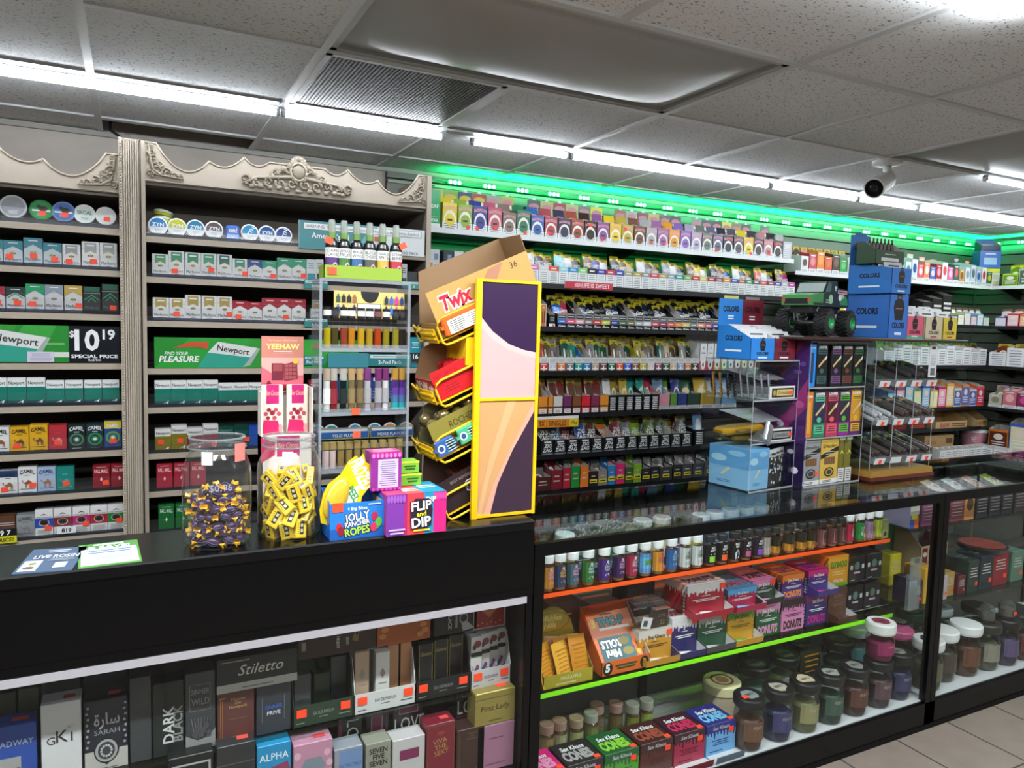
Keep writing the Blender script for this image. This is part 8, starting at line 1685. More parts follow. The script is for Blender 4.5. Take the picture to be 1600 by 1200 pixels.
for k in range(9):
    pouch(f'amber foil gummy packet, {ORD[k]} heaped in the pineapple tray',(1.20 + 0.016 * k,2.012 + 0.012 * (k % 4),Z1 + 0.006),0.07,0.12 + 0.01 * (k % 3),['#d8962a','#e0a83a','#c8862a'][k % 3],None,0.35,rs.uniform(-.5,.5),8,name='gummy_packet',cat='packet')
t = thing('candy_carton','orange open carton of graffiti-lettered rolls on the green shelf','candy carton',(1.495,2.00,Z1));w = 0.20;OR = M('#d8662a',0.32)
mb = MB();mb.box(-w / 2,w / 2,0,0.002,0,0.05,OR);mb.box(-w / 2,w / 2,0,0.15,0,0.002,OR);mb.box(-w / 2,w / 2,0.148,0.15,0,0.19,OR)
for s in (-1,1): mb.prism([(0,0),(0.15,0),(0.15,0.19),(0,0.05)],-0.001,0.001,OR if s < 0 else M('#d0b8b0',0.5),Matrix.Translation((s * (w / 2 - 0.001),0,0)) @ Matrix.Rotation(PI / 2,4,'Z'))
p = front(mb,w,0.05);p.oval(0.12,0.5,0.10,0.46,M('#1c1614'));p.text('5',0.12,0.56,0.5,WHITE,0.14,bold=.06);p.oval(0.88,0.5,0.09,0.42,M('#1c2a1c'));p.text('3',0.88,0.5,0.45,M('#d8a83a'),0.1,bold=.04);p.lines(0.24,0.3,0.76,0.7,2,M('#2a4a2a'),.6);part(mb,'box_body',t)
mb = MB();fn = tilted((-w / 2 + 0.004,0.012,0.035),(1,0,0),(0,0.62,0.78));p = D(mb,fn,w - 0.02,0.175)
mb.add([fn(0,0,0),fn(w - 0.02,0,0),fn(w - 0.02,0.175,0),fn(0,0.175,0),fn(0,0,-0.006),fn(w - 0.02,0,-0.006),fn(w - 0.02,0.175,-0.006),fn(0,0.175,-0.006)],[(0,1,2,3),(7,6,5,4),(0,4,5,1),(1,5,6,2),(2,6,7,3),(3,7,4,0)],M('#e0702c',0.3))
p.text('THC-P',0.5,0.80,0.15,M('#10202a'),0.86,bold=.12);p.text('THC-P',0.5,0.80,0.15,M('#2f8a90'),0.8,bold=.05);p.text('3',0.10,0.80,0.16,M('#e0c04a'),0.2,bold=.06);p.lines(0.2,0.62,0.9,0.70,1,M('#e8e0d8'),0.6);p.lines(0.3,0.93,0.6,0.97,1,M('#1a1a1a'),0.7)
p.rect(0.1,0.05,0.86,0.50,M('#3f6a78'));p.text('ROLLS',0.36,0.36,0.14,M('#10202a'),0.5,rot=180,bold=.1);p.text('ROLLS',0.36,0.36,0.14,M('#e8ecec'),0.46,rot=180,bold=.05);p.text('Mini',0.36,0.17,0.14,M('#10202a'),0.5,rot=180,bold=.1);p.text('Mini',0.36,0.17,0.14,M('#e8ecec'),0.46,rot=180,bold=.05)
p.oval(0.66,0.38,0.12,0.08,M('#8a7a3a'));p.oval(0.70,0.18,0.13,0.08,M('#9a8a4a'));p.oval(0.90,0.3,0.07,0.09,M('#e0702c'));p.oval(0.92,0.12,0.05,0.05,M('#d8b83a'))
part(mb,'printed_insert',t,'orange insert with teal lettering')
mb = MB();mb.add([(-w / 2,0.149,0.19),(w / 2,0.149,0.19),(w / 2 + 0.01,0.04,0.245),(-w / 2 + 0.0,0.04,0.225)],[(0,1,2,3),(3,2,1,0)],M('#b8502a',0.35));part(mb,'open_lid',t)
drip_box('white and amber drip box under the clear cube, beside the orange carton',gx(1024,1000),0.148,Z1,0.115,0.12,'#cfc8be','#c8902e',ink='#3a3a2a',flap=1,stk=True)
t = thing('acrylic_cube','clear acrylic cube with brown card on the white and amber box','acrylic cube',(gx(1024,965),2.035,Z1 + 0.116));w = 0.135
for s in (-1,1): mb = MB();mb.box(s * w / 2 - 0.0015,s * w / 2 + 0.0015,0,0.1,0,0.085,ACRYL);part(mb,'pane',t)
mb = MB();mb.box(-w / 2,w / 2,-0.0015,0.0,0,0.085,ACRYL);mb.box(-w / 2,w / 2,0,0.1,0.0835,0.085,clear('#e4eaec',1.6,.04,.1));part(mb,'pane',t)
mb = MB();mb.box(-w / 2 + 0.05,w / 2 - 0.004,0.004,0.008,0.001,0.062,M('#3a2822',0.35));p = front(mb,w - 0.054,0.06,0.004,0.001,-w / 2 + 0.05);p.text('22',0.7,0.3,0.24,M('#a8905a'),0.3);p.lines(0.4,0.6,0.9,0.8,2,M('#8a7a6a'),0.3);part(mb,'brown_card',t)
mb = MB();mb.add([(-w / 2 + 0.006,-0.002,0.012),(-w / 2 + 0.048,-0.002,0.002),(-w / 2 + 0.060,-0.002,0.042),(-w / 2 + 0.016,-0.002,0.052)],[(0,1,2,3)],M('#cfd0d0'));mb.add([(-w / 2 + 0.016,-0.0025,0.018),(-w / 2 + 0.034,-0.0025,0.014),(-w / 2 + 0.039,-0.0025,0.034),(-w / 2 + 0.021,-0.0025,0.038)],[(0,1,2,3)],M('#4a4a4a'));part(mb,'paper_tag',t)
for k,(px,z,hh,c,lb) in enumerate(((1054,Z1,0.11,'#a82440','crimson box behind the clear cube'),(1050,Z1 + 0.111,0.06,'#b8aca8','pale lidded box on the crimson box'),(880,Z1,0.20,'#5a4a42','brown-grey box behind the pineapple tray'),(950,Z1,0.16,'#8a8a80','pale grey box behind the orange carton'),(1000,Z1,0.22,'#2a2a2a','black box far behind the orange carton'))):
    box_thing('snack_box',f'{lb} at the back of the green shelf','snack box',0.13,0.10,hh,(gx(px,960,2.20),2.20,z),M(c,0.35),lambda mb,w,d,h: front(mb,w,h).lines(0.2,0.5,0.8,0.8,3,M('#c8b8b0'),0.3))

# ---------------------------------------------------------------- bottom deck
ZD0 = 0.119
CB = [('#d8207a','#b01c64','#e89ac0','magenta'),('#2a2628','#3a3638','#a8a4a4','charcoal'),('#1d5a2c','#4a9a2a','#8ac83a','green'),('#3f1f1c','#5a2a22','#9a4a36','brown'),('#3f1626','#a82448','#c82a5a','maroon'),('#2a2a7a','#6aa8d8','#7ac0e8','blue')]
for k,(c,low,ink,nm) in enumerate(CB):
    x = 1.149 + 0.1445 * k
    def f(mb,w,d,h,c=c,low=low,ink=ink):
        p = front(mb,w,h);p.rect(0,0,1,0.76,M(low,.32));p.drips(0.74,0.2,M(c),9);p.text('Sex Khaos',0.5,0.86,0.11,M('#b8b8c0'),0.6,shear=.15,bold=.02);p.lines(0.2,0.3,0.8,0.5,3,M(c),0.4);p.lines(0.1,0.1,0.6,0.16,1,M(c))
        q = topface(mb,w,d,h);q.text('Sex Khaos',0.5,0.70,0.17,WHITE,0.66,bold=.03,shear=.15);q.text('CONES',0.48,0.36,0.36,M(ink),0.86,bold=.06,stretch=.8)
        leftface(mb,-w / 2,d,h).rect(0,0,1,0.76,M(low,.32)).drips(0.74,0.2,M(c),7)
    o = box_thing('cone_box',f'{nm} cube box lettered cones, {ORD[k]} from left on the white deck','snack box',0.136,0.125,0.116,(x,1.925,ZD0),M(c,0.32),f)
    sticker(o,0.045,-0.002,0.085,0.022)
    m2 = MB();m2.box(-0.011,0.011,0.004,0.022,0.1168,0.1178,ORANGE);part(m2,'price_sticker',o,'orange price sticker',(0.052,0,0))
    if k in (3,4,5):
        mb = MB();mb.add([(-0.066,-0.001,0.004),(0.066,-0.001,0.004),(0.066,-0.05,0.004),(-0.066,-0.05,0.004)],[(0,1,2,3)],M('#cfcfd2',0.5));mb.add([(-0.066,-0.05,0.003),(0.066,-0.05,0.003),(0.066,-0.056,0.03),(-0.066,-0.056,0.03)],[(0,1,2,3),(3,2,1,0)],M(low if k < 5 else '#8a9aa8',0.4));part(mb,'open_flap',o,'open dispenser flap')
for k,(px,yp,cap,c) in enumerate(((850,1130,'#d8a89a','#b08a6a'),(874,1128,'#d8a89a','#c8b8a0'),(900,1124,'#d8b0a0','#b8a890'),(923,1116,'#d0d0c8','#8a8a5a'),(933,1103,'#d8a89a','#8a7a5a'),(962,1101,'#d8a89a','#8a7a4a'),(988,1102,'#d0d0c0','#9a8a4a'),(1010,1096,'#d0d0c0','#b0b86a'))):
    p3 = at(px,yp,Z=0.245);x,y = p3.x,p3.y
    if k == 0: x -= 0.0
    bottle(f'clear tube of rolls with {"pinkish" if cap[1:3] == "d8" else "white"} cap, {ORD[k]} of the group behind the cone boxes',0,0,0,ZD0,0.0275,0.135,cap,c,lambda p: p.lines(0.42,0.3,0.6,0.6,3,M('#4a4a2a'),0.5),'#a88a5a',0.22,'snack_tube','tube',(x,max(2.09 + 0.012 * (k % 3),min(y,2.32)) if k else 2.15),False)
t = thing('wide_jar','wide cream-lidded jar behind the blue cones box','jar',(2.05,2.12,ZD0));mb = MB();mb.lathe([(0,0),(0.068,0),(0.07,0.006),(0.07,0.12)],M('#b8a890',0.3),26);part(mb,'jar_body',t);mb = MB();mb.lathe([(0.074,0.115),(0.074,0.148),(0.068,0.153),(0,0.153)],M('#d8d0a0',0.4),28);mb.lathe([(0.046,0.1534),(0.036,0.1534)],M('#8a5a3a'),24);mb.lathe([(0.026,0.1534),(0.0,0.1534)],M('#a87a5a'),20);part(mb,'lid',t)
def mason(label,x,y,c,c2,r=0.056,h=0.195,cap='#17181a',capdeco='#a8a49a',txt='FERTU',z=ZD0,capf=0.16):
    t = thing('storage_jar',label,'jar',(x,y,z));hb = h * (1 - capf)
    mb = MB();mb.lathe([(0,0),(r * 0.80,0),(r * 0.90,0.008),(r * 0.98,hb * 0.35),(r * 0.98,hb * 0.72),(r * 0.86,hb * 0.90),(r * 0.84,hb)],clear('#e8ecea',1.2),26);part(mb,'glass_body',t)
    mb = MB();mb.lathe([(0,0.003),(r * 0.78,0.003),(r * 0.88,0.02),(r * 0.90,hb * 0.62),(r * 0.7,hb * 0.70),(0,hb * 0.70)],M(c,0.4),18);part(mb,'wrapped_contents',t)
    mb = MB();p = wrap(mb,r * 0.985,hb * 0.44,hb * 0.26,150);p.rect(0.1,0,0.9,1,M(c2,0.4));p.text(txt,0.5,0.72,0.16,M('#b8a898'),0.5);p.lines(0.3,0.15,0.7,0.55,4,M('#a89a8c'),0.3);part(mb,'paper_label',t)
    mb = MB();mb.lathe([(r * 0.98,hb * 0.97),(r * 1.03,hb + 0.004),(r * 1.03,h - 0.006),(r * 0.97,h),(0,h)],M(cap,0.4),30)
    if capdeco:
        r2 = random.Random(int(x * 100));pts = [(r * (0.45 + 0.25 * r2.random()) * math.cos(a * PI / 6),r * (0.45 + 0.25 * r2.random()) * math.sin(a * PI / 6),h + 0.0004) for a in range(12)];mb.add(pts,[tuple(range(12))],M(capdeco,0.35));q = D(mb,lambda a,b,n: (-r / 2 + a,-r / 2 + b,h + n),r,r);q.n = 0.0006;q.text(txt,0.5,0.5,0.22,M('#2a2a2a'),0.7,bold=.03)
    part(mb,'lid',t)
    return t
JR = [(1.999,1.925,'#5a3a2c','#6a4a38','reddish brown','#8a9296'),(2.146,1.926,'#34345c','#3f3f6c','violet-blue','#b0a898'),(2.290,1.928,'#7a7a52','#8f8c62','olive green','#c8b89a'),(2.430,1.93,'#34483f','#3f5a4c','dark green','#9aa09a'),(2.575,1.932,'#4f2f2a','#5c3a32','rust brown','#8c8c8a'),(2.722,1.934,'#4a3a40','#5a464c','dusty purple','#8c8c8a'),(2.862,1.945,'#2f3050','#3a3a60','indigo','#8c8c8a')]
for k,(x,y,c,c2,nm,cd) in enumerate(JR):
    t = mason(f'black-lidded glass jar with {nm} wrappers, {ORD[k]} along the front of the deck',x,y,c,c2,capdeco=cd)
    if k == 0: m2 = MB();m2.box(-0.012,0.012,-0.01,0.01,0.196,0.197,ORANGE);part(m2,'price_sticker',t,'orange price sticker',(-0.03,-0.01,0))
for k,(x,y,c,c2) in enumerate(((2.20,2.10,'#4a6a5a','#5a7a6a'),(2.38,2.12,'#6a6a62','#7a7a70'),(2.55,2.20,'#3a3a3a','#4a4a48'),(2.72,2.13,'#3a3a3a','#4a4a4a'))):
    mason(f'black-lidded glass jar, {ORD[k]} of the second line on the white deck',x,y,c,c2,0.062,0.20,capdeco='#4a4c4c')
mason('white-lidded raspberry jar standing on top of a black jar lid',2.722,1.934,'#7a1f4a','#8f2458',0.056,0.155,'#dcdcda','#8a2a4a','GANJA',ZD0 + 0.1965,0.26)
mason('pale grey-lidded jar at the end of the white deck',2.865,2.16,'#5a6a70','#4a7a90',0.062,0.23,'#b8c4c4',None,'')
pouch('dark stand-up pouch with pale print behind the black jars',(2.52,2.09,ZD0),0.12,0.22,'#2a2a22',None,0.08,0,8,name='standing_pouch',cat='pouch')

# ================================================================ second showcase
mason('white-lidded jar with dark round seal beside the middle post',3.06,1.945,'#5a5648','#6a6450',0.062,0.215,'#dcdcdc','#2a2a2a','')
mason('jar with plain white lid, first beyond the sealed one',3.20,1.975,'#4a4a3c','#4a4438',0.066,0.225,'#e2e4e4',None,'')
mason('jar with plain white lid and rust label, second beyond the sealed one',3.355,1.965,'#5a3a2c','#6a4432',0.066,0.23,'#e2e4e4',None,'')
mason('jar with dark lid and grey label in the second showcase',3.50,1.96,'#6a665c','#8a867a',0.064,0.215,'#2a2a26',None,'')
mason('jar with black lid and purple label in the second showcase',3.64,1.95,'#4a3f5c','#5f5278',0.060,0.215,'#17171a',None,'')
mason('jar with black lid and red-brown wrap near the frame edge',3.775,1.95,'#5a2c26','#6a342c',0.058,0.215,'#1c1c1c',None,'')
for k,(x,y,cap,nm) in enumerate(((3.16,2.16,'#2a3430','brown-green printed lid'),(3.33,2.22,'#1f4a34','deep green printed lid'),(3.52,2.20,'#c8d0d8','pale blue-white printed lid'),(3.08,2.10,'#c85a8a','pink lid'),(3.72,2.14,'#1c1c1c','plain black lid'),(3.88,2.05,'#2a2a2a','broad dark lid'))):
    mason(f'jar with {nm} in the second line of the far showcase',x,y,'#3a3a34','#4a4a44',0.062,0.20,cap,'#8a8a7a' if k < 3 else None,'')
for k,x in enumerate((3.50,3.64)):
    t = thing('dome_jar',f'small clear dome jar, {"inner" if k == 0 else "outer"} one on a dark lid in the far showcase','jar',(x,1.96 - 0.01 * k,ZD0 + 0.2165));mb = MB();mb.lathe([(0.034,0.0),(0.034,0.05),(0.028,0.07),(0.014,0.082),(0,0.084)],clear('#dfe4e2',1.6,.03,.05),18);part(mb,'dome',t);mb = MB();mb.lathe([(0,0),(0.036,0),(0.036,0.012),(0,0.012)],M('#1a1a1a'),18);mb.lathe([(0.03,0.012),(0.03,0.045),(0,0.05)],M('#4a443a' if k == 0 else '#6a5a4a',0.4),14);part(mb,'base_cap',t)
    if k: sticker(t,0.0,-0.037,0.03,0.02)
ZS2,ZS1 = 0.4605,0.8005
bx = [(3.045,2.0,0.06,0.10,0.115,'#2a2038','dark purple carton'),(3.13,2.0,0.085,0.10,0.16,'#c89a2a','golden yellow bag carton'),(3.225,2.0,0.06,0.08,0.11,'#b0a0a8','pale pink-lettered packet'),(3.30,2.02,0.07,0.08,0.11,'#a88a4a','tan packet'),(3.375,2.01,0.055,0.08,0.09,'#5a2430','wine-red packet'),(3.46,2.01,0.08,0.12,0.15,'#2a3a34','deep green carton'),(3.56,2.01,0.10,0.12,0.16,'#22303a','dark slate lettered carton'),(3.69,2.02,0.12,0.12,0.16,'#8a2430','red crest carton'),(3.20,2.22,0.08,0.07,0.15,'#d8c82a','yellow bag behind the golden one'),(3.83,2.02,0.10,0.10,0.15,'#5a7a6a','grey-green lettered carton')]
for x,y,w,d,h,c,nm in bx:
    box_thing('snack_box',f'{nm} on the lower glass shelf of the far showcase','snack box',w,d,h,(x,y,ZS2),M(c,0.32),lambda mb,w,d,h: (front(mb,w,h).lines(0.15,0.45,0.85,0.8,4,M('#c0b8b0'),0.35).rect(0.7,0.2,0.9,0.32,ORANGE),topface(mb,w,d,h).lines(0.2,0.3,0.8,0.7,2,M('#a09890'),0.3)))
t = carton('tan open rack of maroon rolling tubes in the far showcase',(3.36,2.14,ZS2),0.20,0.14,0.20,0.28,'#b09a7a',lambda mb,w,d,h: [front(mb,w,h).rect(0.06 + 0.24 * k,0.05,0.24 + 0.24 * k,0.95,M(['#6a2028','#6a2028','#6a2028','#24503c'][k])).oval(0.15 + 0.24 * k,0.8,0.07,0.06,M('#c8b8a8')) for k in range(4)])
box_thing('snack_box','bright green standing card behind the tan rack','card',0.10,0.01,0.16,(3.30,2.30,ZS2 + 0.14),M('#4aa85a',0.35))
t = thing('small_wine_bottle','small dark red bottle with pale label behind the tan rack','bottle',(3.46,2.24,ZS2));mb = MB();mb.lathe([(0,0),(0.03,0),(0.03,0.19),(0.012,0.23),(0.012,0.28),(0,0.28)],M('#5a1c30',0.15),18);part(mb,'bottle_body',t);mb = MB();p = wrap(mb,0.0123,0.05,0.23,160);p.rect(0,0,1,1,M('#c8a8b0'));part(mb,'paper_label',t)
t = thing('round_tray','round red printed tin tray on cartons in the far showcase','tray',(3.66,2.10,ZS2 + 0.1605));mb = MB();mb.lathe([(0,0),(0.10,0),(0.112,0.02),(0.112,0.024),(0.0,0.018)],M('#3a3a3c',0.3),30);part(mb,'tin_body',t);mb = MB();mb.lathe([(0.10,0.0255),(0,0.0255)],M('#a84a44',0.3),26);part(mb,'printed_face',t)
tp = [(3.03,0.06,'#8a86a0','cream, blue and red block-printed carton'),(3.12,0.08,'#7a3a62','plum carton with crumpled pink pouch'),(3.22,0.10,'#8a4a5a','dusty rose carton'),(3.33,0.10,'#7a3a44','brownish red carton'),(3.425,0.07,'#c8864a','orange carton with dark leaf disc'),(3.52,0.09,'#22262e','black text-panelled carton'),(3.62,0.09,'#2a2430','black and plum text-panelled carton'),(3.72,0.09,'#22262e','outermost black text-panelled carton'),(3.83,0.10,'#3a2a34','dark plum carton')]
for k,(x,w,c,nm) in enumerate(tp):
    def f(mb,w,d,h,k=k):
        p = front(mb,w,h)
        if k == 0: p.rect(0,0,.5,.4,M('#3a5ac0'));p.rect(.5,0,1,.5,M('#d8702a'));p.rect(.2,.4,.8,.6,M('#d8c82a'));p.rect(0,.6,1,1,M('#c8c8b8'))
        elif k == 4: p.oval(0.5,0.62,0.36,0.26,M('#4a3a22'))
        else: p.lines(0.1,0.2,0.9,0.8,5,M('#a89a9c'),0.3)
    box_thing('display_carton',f'{nm} on the upper glass shelf of the far showcase','display carton',w,0.14,0.12 if k != 0 else 0.10,(x,2.03,ZS1),M(c,0.32),f)
for k in range(5):
    pouch(f'{["pink", "white", "silver", "salmon", "lime"][k]} pouch, {ORD[k]} laid on the upper cartons of the far showcase',(3.14 + 0.15 * k,2.06,ZS1 + 0.123),0.09,0.11,['#a83a6a','#d8cfc8','#a8acb0','#b8705a','#a8b82a'][k],None,1.15,0.2,6)
rs = random.Random(12)
for k in range(44):
    mb = MB();c = rs.choice(['#b8c4c8','#8a949a','#d0d8dc','#5a6a66','#7a6a8a','#8a7a4a','#4a6a8a'])
    mb.ball((0,0,0.014),0.014,0.012,0.014,M(c,0.12,0.5),8,6);mb.tube([(-0.006,0,0.008),(0.024,0.006,0.010)],0.005,M(c,0.12,0.5))
    tag(mb.build('metal_charm',None,(rs.uniform(3.2,4.3),rs.uniform(2.20,2.36),ZS1 + 0.001),(0,0,rs.uniform(0,6))),'small shiny pipe charm scattered at the back of the far showcase','charm','pipe charms in the far showcase')

# ================================================================ perfume boxes in the black counter
def perf(label,x0,x1,yt,yb,c,deco=None,Y=1.935,z=None,d=0.06,zt=None,top=None,stk=False,floor=None,name='perfume_box'):
    x,w,zb,h = fpx(x0,x1,yt,yb if yb else 1200,Y)
    zz = zb if floor is None else floor;h = zb + h - zz
    x = min(x,1.013 - w / 2)
    def f(mb,w,d,h):
        if deco: deco(front(mb,w,h))
        if top: topface(mb,w,d,h).rect(0,0,1,1,M(top))
        if stk: m = topface(mb,w,d,h);m.n = .001;m.rect(0.55,0.3,0.85,0.6,M('#d84a44'))
    return box_thing(name,label,'perfume box',w - 0.002,d,h,(x,Y,zz),M(c,0.35),f,r=0.0015)
PA = ZPA + 0.0005;UP = 'on the upper perfume shelf'
def T(t,v,h,c,mw=0.86,**k): return lambda p: p.text(t,0.5,v,h,M(c),mw,**k)
perf(f'royal blue perfume box with grey panel, cut by the frame, {UP}',-34,58,1135,1210,'#2a4a9a',lambda p: (p.text('BROADWAY',0.5,0.72,0.09,M('#b8c4d8'),0.9),p.rect(0,0,0.72,0.5,M('#9a9a9a')),p.text('BLUE',0.4,0.26,0.14,M('#4a4a50'),0.6)),floor=PA,stk=True)
perf(f'plain white perfume box with thin dark letters, {UP}',63,128,1098,1205,'#c8c8ca',lambda p: (p.text('G',0.24,0.52,0.10,M('#2a2a2c'),0.3),p.text('K',0.52,0.56,0.16,M('#2a2a2c'),0.3),p.text('1',0.76,0.54,0.12,M('#2a2a2c'),0.2),p.text('N°',0.72,0.67,0.05,M('#8a8a8c'),0.2)),floor=PA,stk=True)
def f(p):
    p.rect(0,0.0,1,0.28,M('#b0aca8'));p.poly([(0,0.28),(0.2,0.34),(0.26,0.2),(0.5,0.06),(0.78,0.2),(0.84,0.4),(1,0.44),(1,0.5),(0,0.5)],M('#232530'));p.text('\ufe93\ufead\ufe8e\ufeb3',0.52,0.72,0.16,M('#a8a8ac'),0.6,bold=.02);p.text('SARAH',0.52,0.54,0.07,M('#8f8f96'),0.62);p.oval(0.5,0.27,0.29,0.18,M('#1c1d24'),22);p.oval(0.5,0.27,0.26,0.16,M('#a09e9c'),22);p.oval(0.5,0.27,0.20,0.125,M('#3a3c44'),20)
    for k in range(12): a = k * PI / 6;p.oval(0.5 + .12 * math.cos(a),0.27 + .075 * math.sin(a),0.03,0.018,M('#b8b8b8'),8)
    for k in range(8):
        for u in (0.06,0.93): p.oval(u + 0.03 * (k % 2),0.36 + 0.08 * k,0.035,0.02,M('#8f8f96'),8)
    p.lines(0.2,0.02,0.8,0.05,1,M('#5a5856'))
perf(f'black and grey perfume box with round lace medallion, {UP}',131,200,1092,1198,'#232530',f,floor=PA,stk=True)
perf(f'plain dark slate perfume box, {UP}',202,237,1058,1185,'#3a3d40',floor=PA)
perf(f'black perfume box with vertical lettering, {UP}',238,288,1066,1180,'#1d2424',lambda p: (p.text('DARK',0.50,0.42,0.13,M('#c8c8c8'),0.5,rot=90,bold=.02),p.text('BLACK',0.80,0.42,0.11,M('#8a8a8a'),0.5,rot=90,bold=.02),p.rect(0,.66,1,.665,M('#0e1212'))),floor=PA)
def f(p):
    p.frame(0.14,0.50,0.84,0.84,0.006,M('#7a7a7c'));p.text('SINNER',0.5,0.75,0.065,M('#8f8f90'),0.6);p.text('WILD',0.5,0.62,0.085,M('#8f8f90'),0.6);p.poly([(0,0),(1,0),(1,0.24),(0.7,0.14),(0.4,0.12),(0,0.2)],M('#8f8d8a'))
    for k in range(7): a = k * 0.5;p.poly([(0.3 + .07 * k,0.14),(0.34 + .06 * k,0.14),(0.2 + 0.11 * k,0.42),(0.18 + .11 * k,0.41)],M('#6a6a6c'));p.oval(0.3 + 0.08 * k,0.2 + 0.05 * (k % 3),0.09,0.05,M('#4a4a4e'),9)
perf(f'dark grey perfume box framed title over thorny tangle, {UP}',289,337,1050,1175,'#3a3c40',f,floor=PA)
perf(f'dull maroon perfume box with gilt side columns, {UP}',339,398,1080,1164,'#5a3432',lambda p: (p.text('Mission\nDe\nNewyork',0.56,0.76,0.06,M('#b89a62'),0.5),p.rect(0.08,0.05,0.10,0.9,M('#a8703a')),p.rect(0.13,0.05,0.145,0.86,M('#a8703a')),p.rect(0.04,0.88,0.22,0.91,M('#a8703a')),p.lines(0.3,0.44,0.8,0.47,1,M('#7a5a44')),p.lines(0.3,0.08,0.8,0.12,1,M('#8a6a4a'))),floor=PA)
perf(f'dark slate perfume box with blue and white title, {UP}',400,455,1065,1150,'#32363c',lambda p: (p.text('SINNER',0.5,0.515,0.07,M('#3a5ab0'),0.5,bold=.02),p.text('PRIVE',0.5,0.40,0.07,M('#c8ccd0'),0.5,bold=.02),p.rect(0.16,0.24,0.17,0.72,M('#7a828c')),p.rect(0.80,0.24,0.81,0.72,M('#7a828c'))),floor=PA)
# lying boxes above them
def lying(label,x0,x1,yt,yb,c,deco,z,Y=1.935,d=0.10):
    x,w,zb,h = fpx(x0,x1,yt,yb,Y);x = min(x,1.0 - w / 2);return box_thing('perfume_box',label,'perfume box',w - 0.002,d,min(max(h + (zb - z),0.03),0.10),(x,Y,z),M(c,0.35),lambda mb,w,d,h: deco(front(mb,w,h)),r=0.0015)
zt = az(369,1080,1.935) + 0.002
lying('dark perfume box with white script title lying over the maroon and slate boxes',338,465,1022,1068,'#26292c',lambda p: (p.text('Stiletto',0.55,0.60,0.30,M('#c8c4bc'),0.62,shear=.35),p.rect(0,0,1,0.24,M('#a8a6a4')),p.lines(0.3,0.06,0.7,0.12,1,M('#5a5a58')),p.lines(0.05,0.86,0.4,0.92,1,M('#9a9a98'))),zt,1.93)
# eau de parfum trays
def scent_tray(label,x0,x1,yb,c,ink,cols,tops,Y=1.93,word='',inner=None):
    x,w,z,h = fpx(x0,x1,yb - 26,yb,Y);z = PA;x = min(x,1.012 - w / 2)
    t = thing('perfume_tray',label,'tray',(x,Y,z));d = 0.10;hh = 0.058;cm = M(c,0.35)
    mb = MB();mb.box(-w / 2,w / 2,0,0.002,0,hh,cm);mb.box(-w / 2,w / 2,0,d,0,0.002,cm);mb.box(-w / 2,w / 2,d - 0.002,d,0,0.17,cm)
    for s in (-1,1): mb.prism([(0,0),(d,0),(d,0.17),(0.03,0.15),(0,hh)],-0.001,0.001,cm,Matrix.Translation((s * (w / 2 - 0.001),0,0)) @ Matrix.Rotation(PI / 2,4,'Z'))
    p = front(mb,w,hh);p.text('EAU DE PARFUM',0.5,0.56,0.16,M(ink),0.34);p.lines(0.4,0.32,0.6,0.38,1,M(ink));p.lines(0.04,0.16,0.2,0.24,1,M(ink));p.lines(0.74,0.26,0.96,0.34,1,M(ink));part(mb,'tray_body',t)
    sticker(t,-w / 2 + 0.022,-0.001,hh * 0.66,0.026);sticker(t,w / 2 - 0.022,-0.001,hh * 0.66,0.026)
    return t,x,w,z
def scent_box(label,x,y,z,w,h,c,deco=None,d=0.03): return box_thing('perfume_box',label,'perfume box',w,d,h,(x,y,z + 0.003),M(c,0.35),(lambda mb,w,d,h: deco(front(mb,w,h))) if deco else None,r=0.0012)
t,x,w,z = scent_tray('dark green perfume tray on the upper glass shelf',458,552,1120,'#26382a','#8a9a8c',None,None)
for k,(u,h,c) in enumerate(((-0.33,0.135,'#3a3c40'),(0.02,0.12,'#1f2e22'),(0.33,0.150,'#3a3e42'))): scent_box(f'{cname(c)} slim perfume box, {ORD[k]} in the dark green tray',x + u * w,1.945 + 0.02 * k,z,0.044,h,c,T('HERO',0.45,0.09,'#1c1e20',0.8) if k != 1 else None)
t,x,w,z = scent_tray('white perfume tray on the upper glass shelf',554,649,1100,'#c8c8c8','#4a4a4a',None,None)
for k,(u,h,c,y) in enumerate(((-0.36,0.168,'#a8907a',.01),(-0.03,0.158,'#c8c6c4',.008),(0.20,0.165,'#a87a5a',.03),(0.38,0.168,'#b07a58',.03))):
    scent_box(f'{["beige", "white", "copper", "tan-copper"][k]} slim perfume box, {ORD[k]} in the white tray',x + u * w,1.935 + y,z,0.04,h,c,lambda p,k=k: (p.poly([(0.3,0.62),(0.5,0.52),(0.7,0.62),(0.5,0.72)],M('#8a8078')),p.lines(0.2,0.42,0.8,0.46,1,M('#8a8078'))) if k < 2 else None)
t,x,w,z = scent_tray('black perfume tray with pale edges on the upper glass shelf',650,734,1087,'#17181a','#8a8a8a',None,None)
for k in range(3): scent_box(f'black perfume box with gold edges, {ORD[k]} in the black tray',x + (-0.31 + 0.31 * k) * w,1.94 + 0.012 * k,z,0.042,0.16,'#15171a',lambda p: (p.text('Gamine',0.5,0.82,0.07,M('#a8945a'),0.8,shear=.3),p.rect(0,0,0.05,1,M('#7a6a3a')),p.rect(0.95,0,1,1,M('#7a6a3a'))))
t,x,w,z = scent_tray('white floral-printed perfume tray next to the corner post',742,803,1064,'#b8b4b4','#5a4a6a',None,None)
def flo(p):
    r2 = random.Random(3)
    for k in range(12): p.oval(r2.uniform(.1,.9),r2.uniform(.08,.45),.16,.05,M(['#8a3a44','#4a5a8a','#3a3a40','#b88a8a'][k % 4]),8)
    p.rect(0,0.62,1,0.70,M('#1c1c1e'));p.oval(0.6,0.86,0.3,0.07,M('#7a3a40'),9);p.oval(0.3,0.8,0.16,0.05,M('#3a3a40'),9)
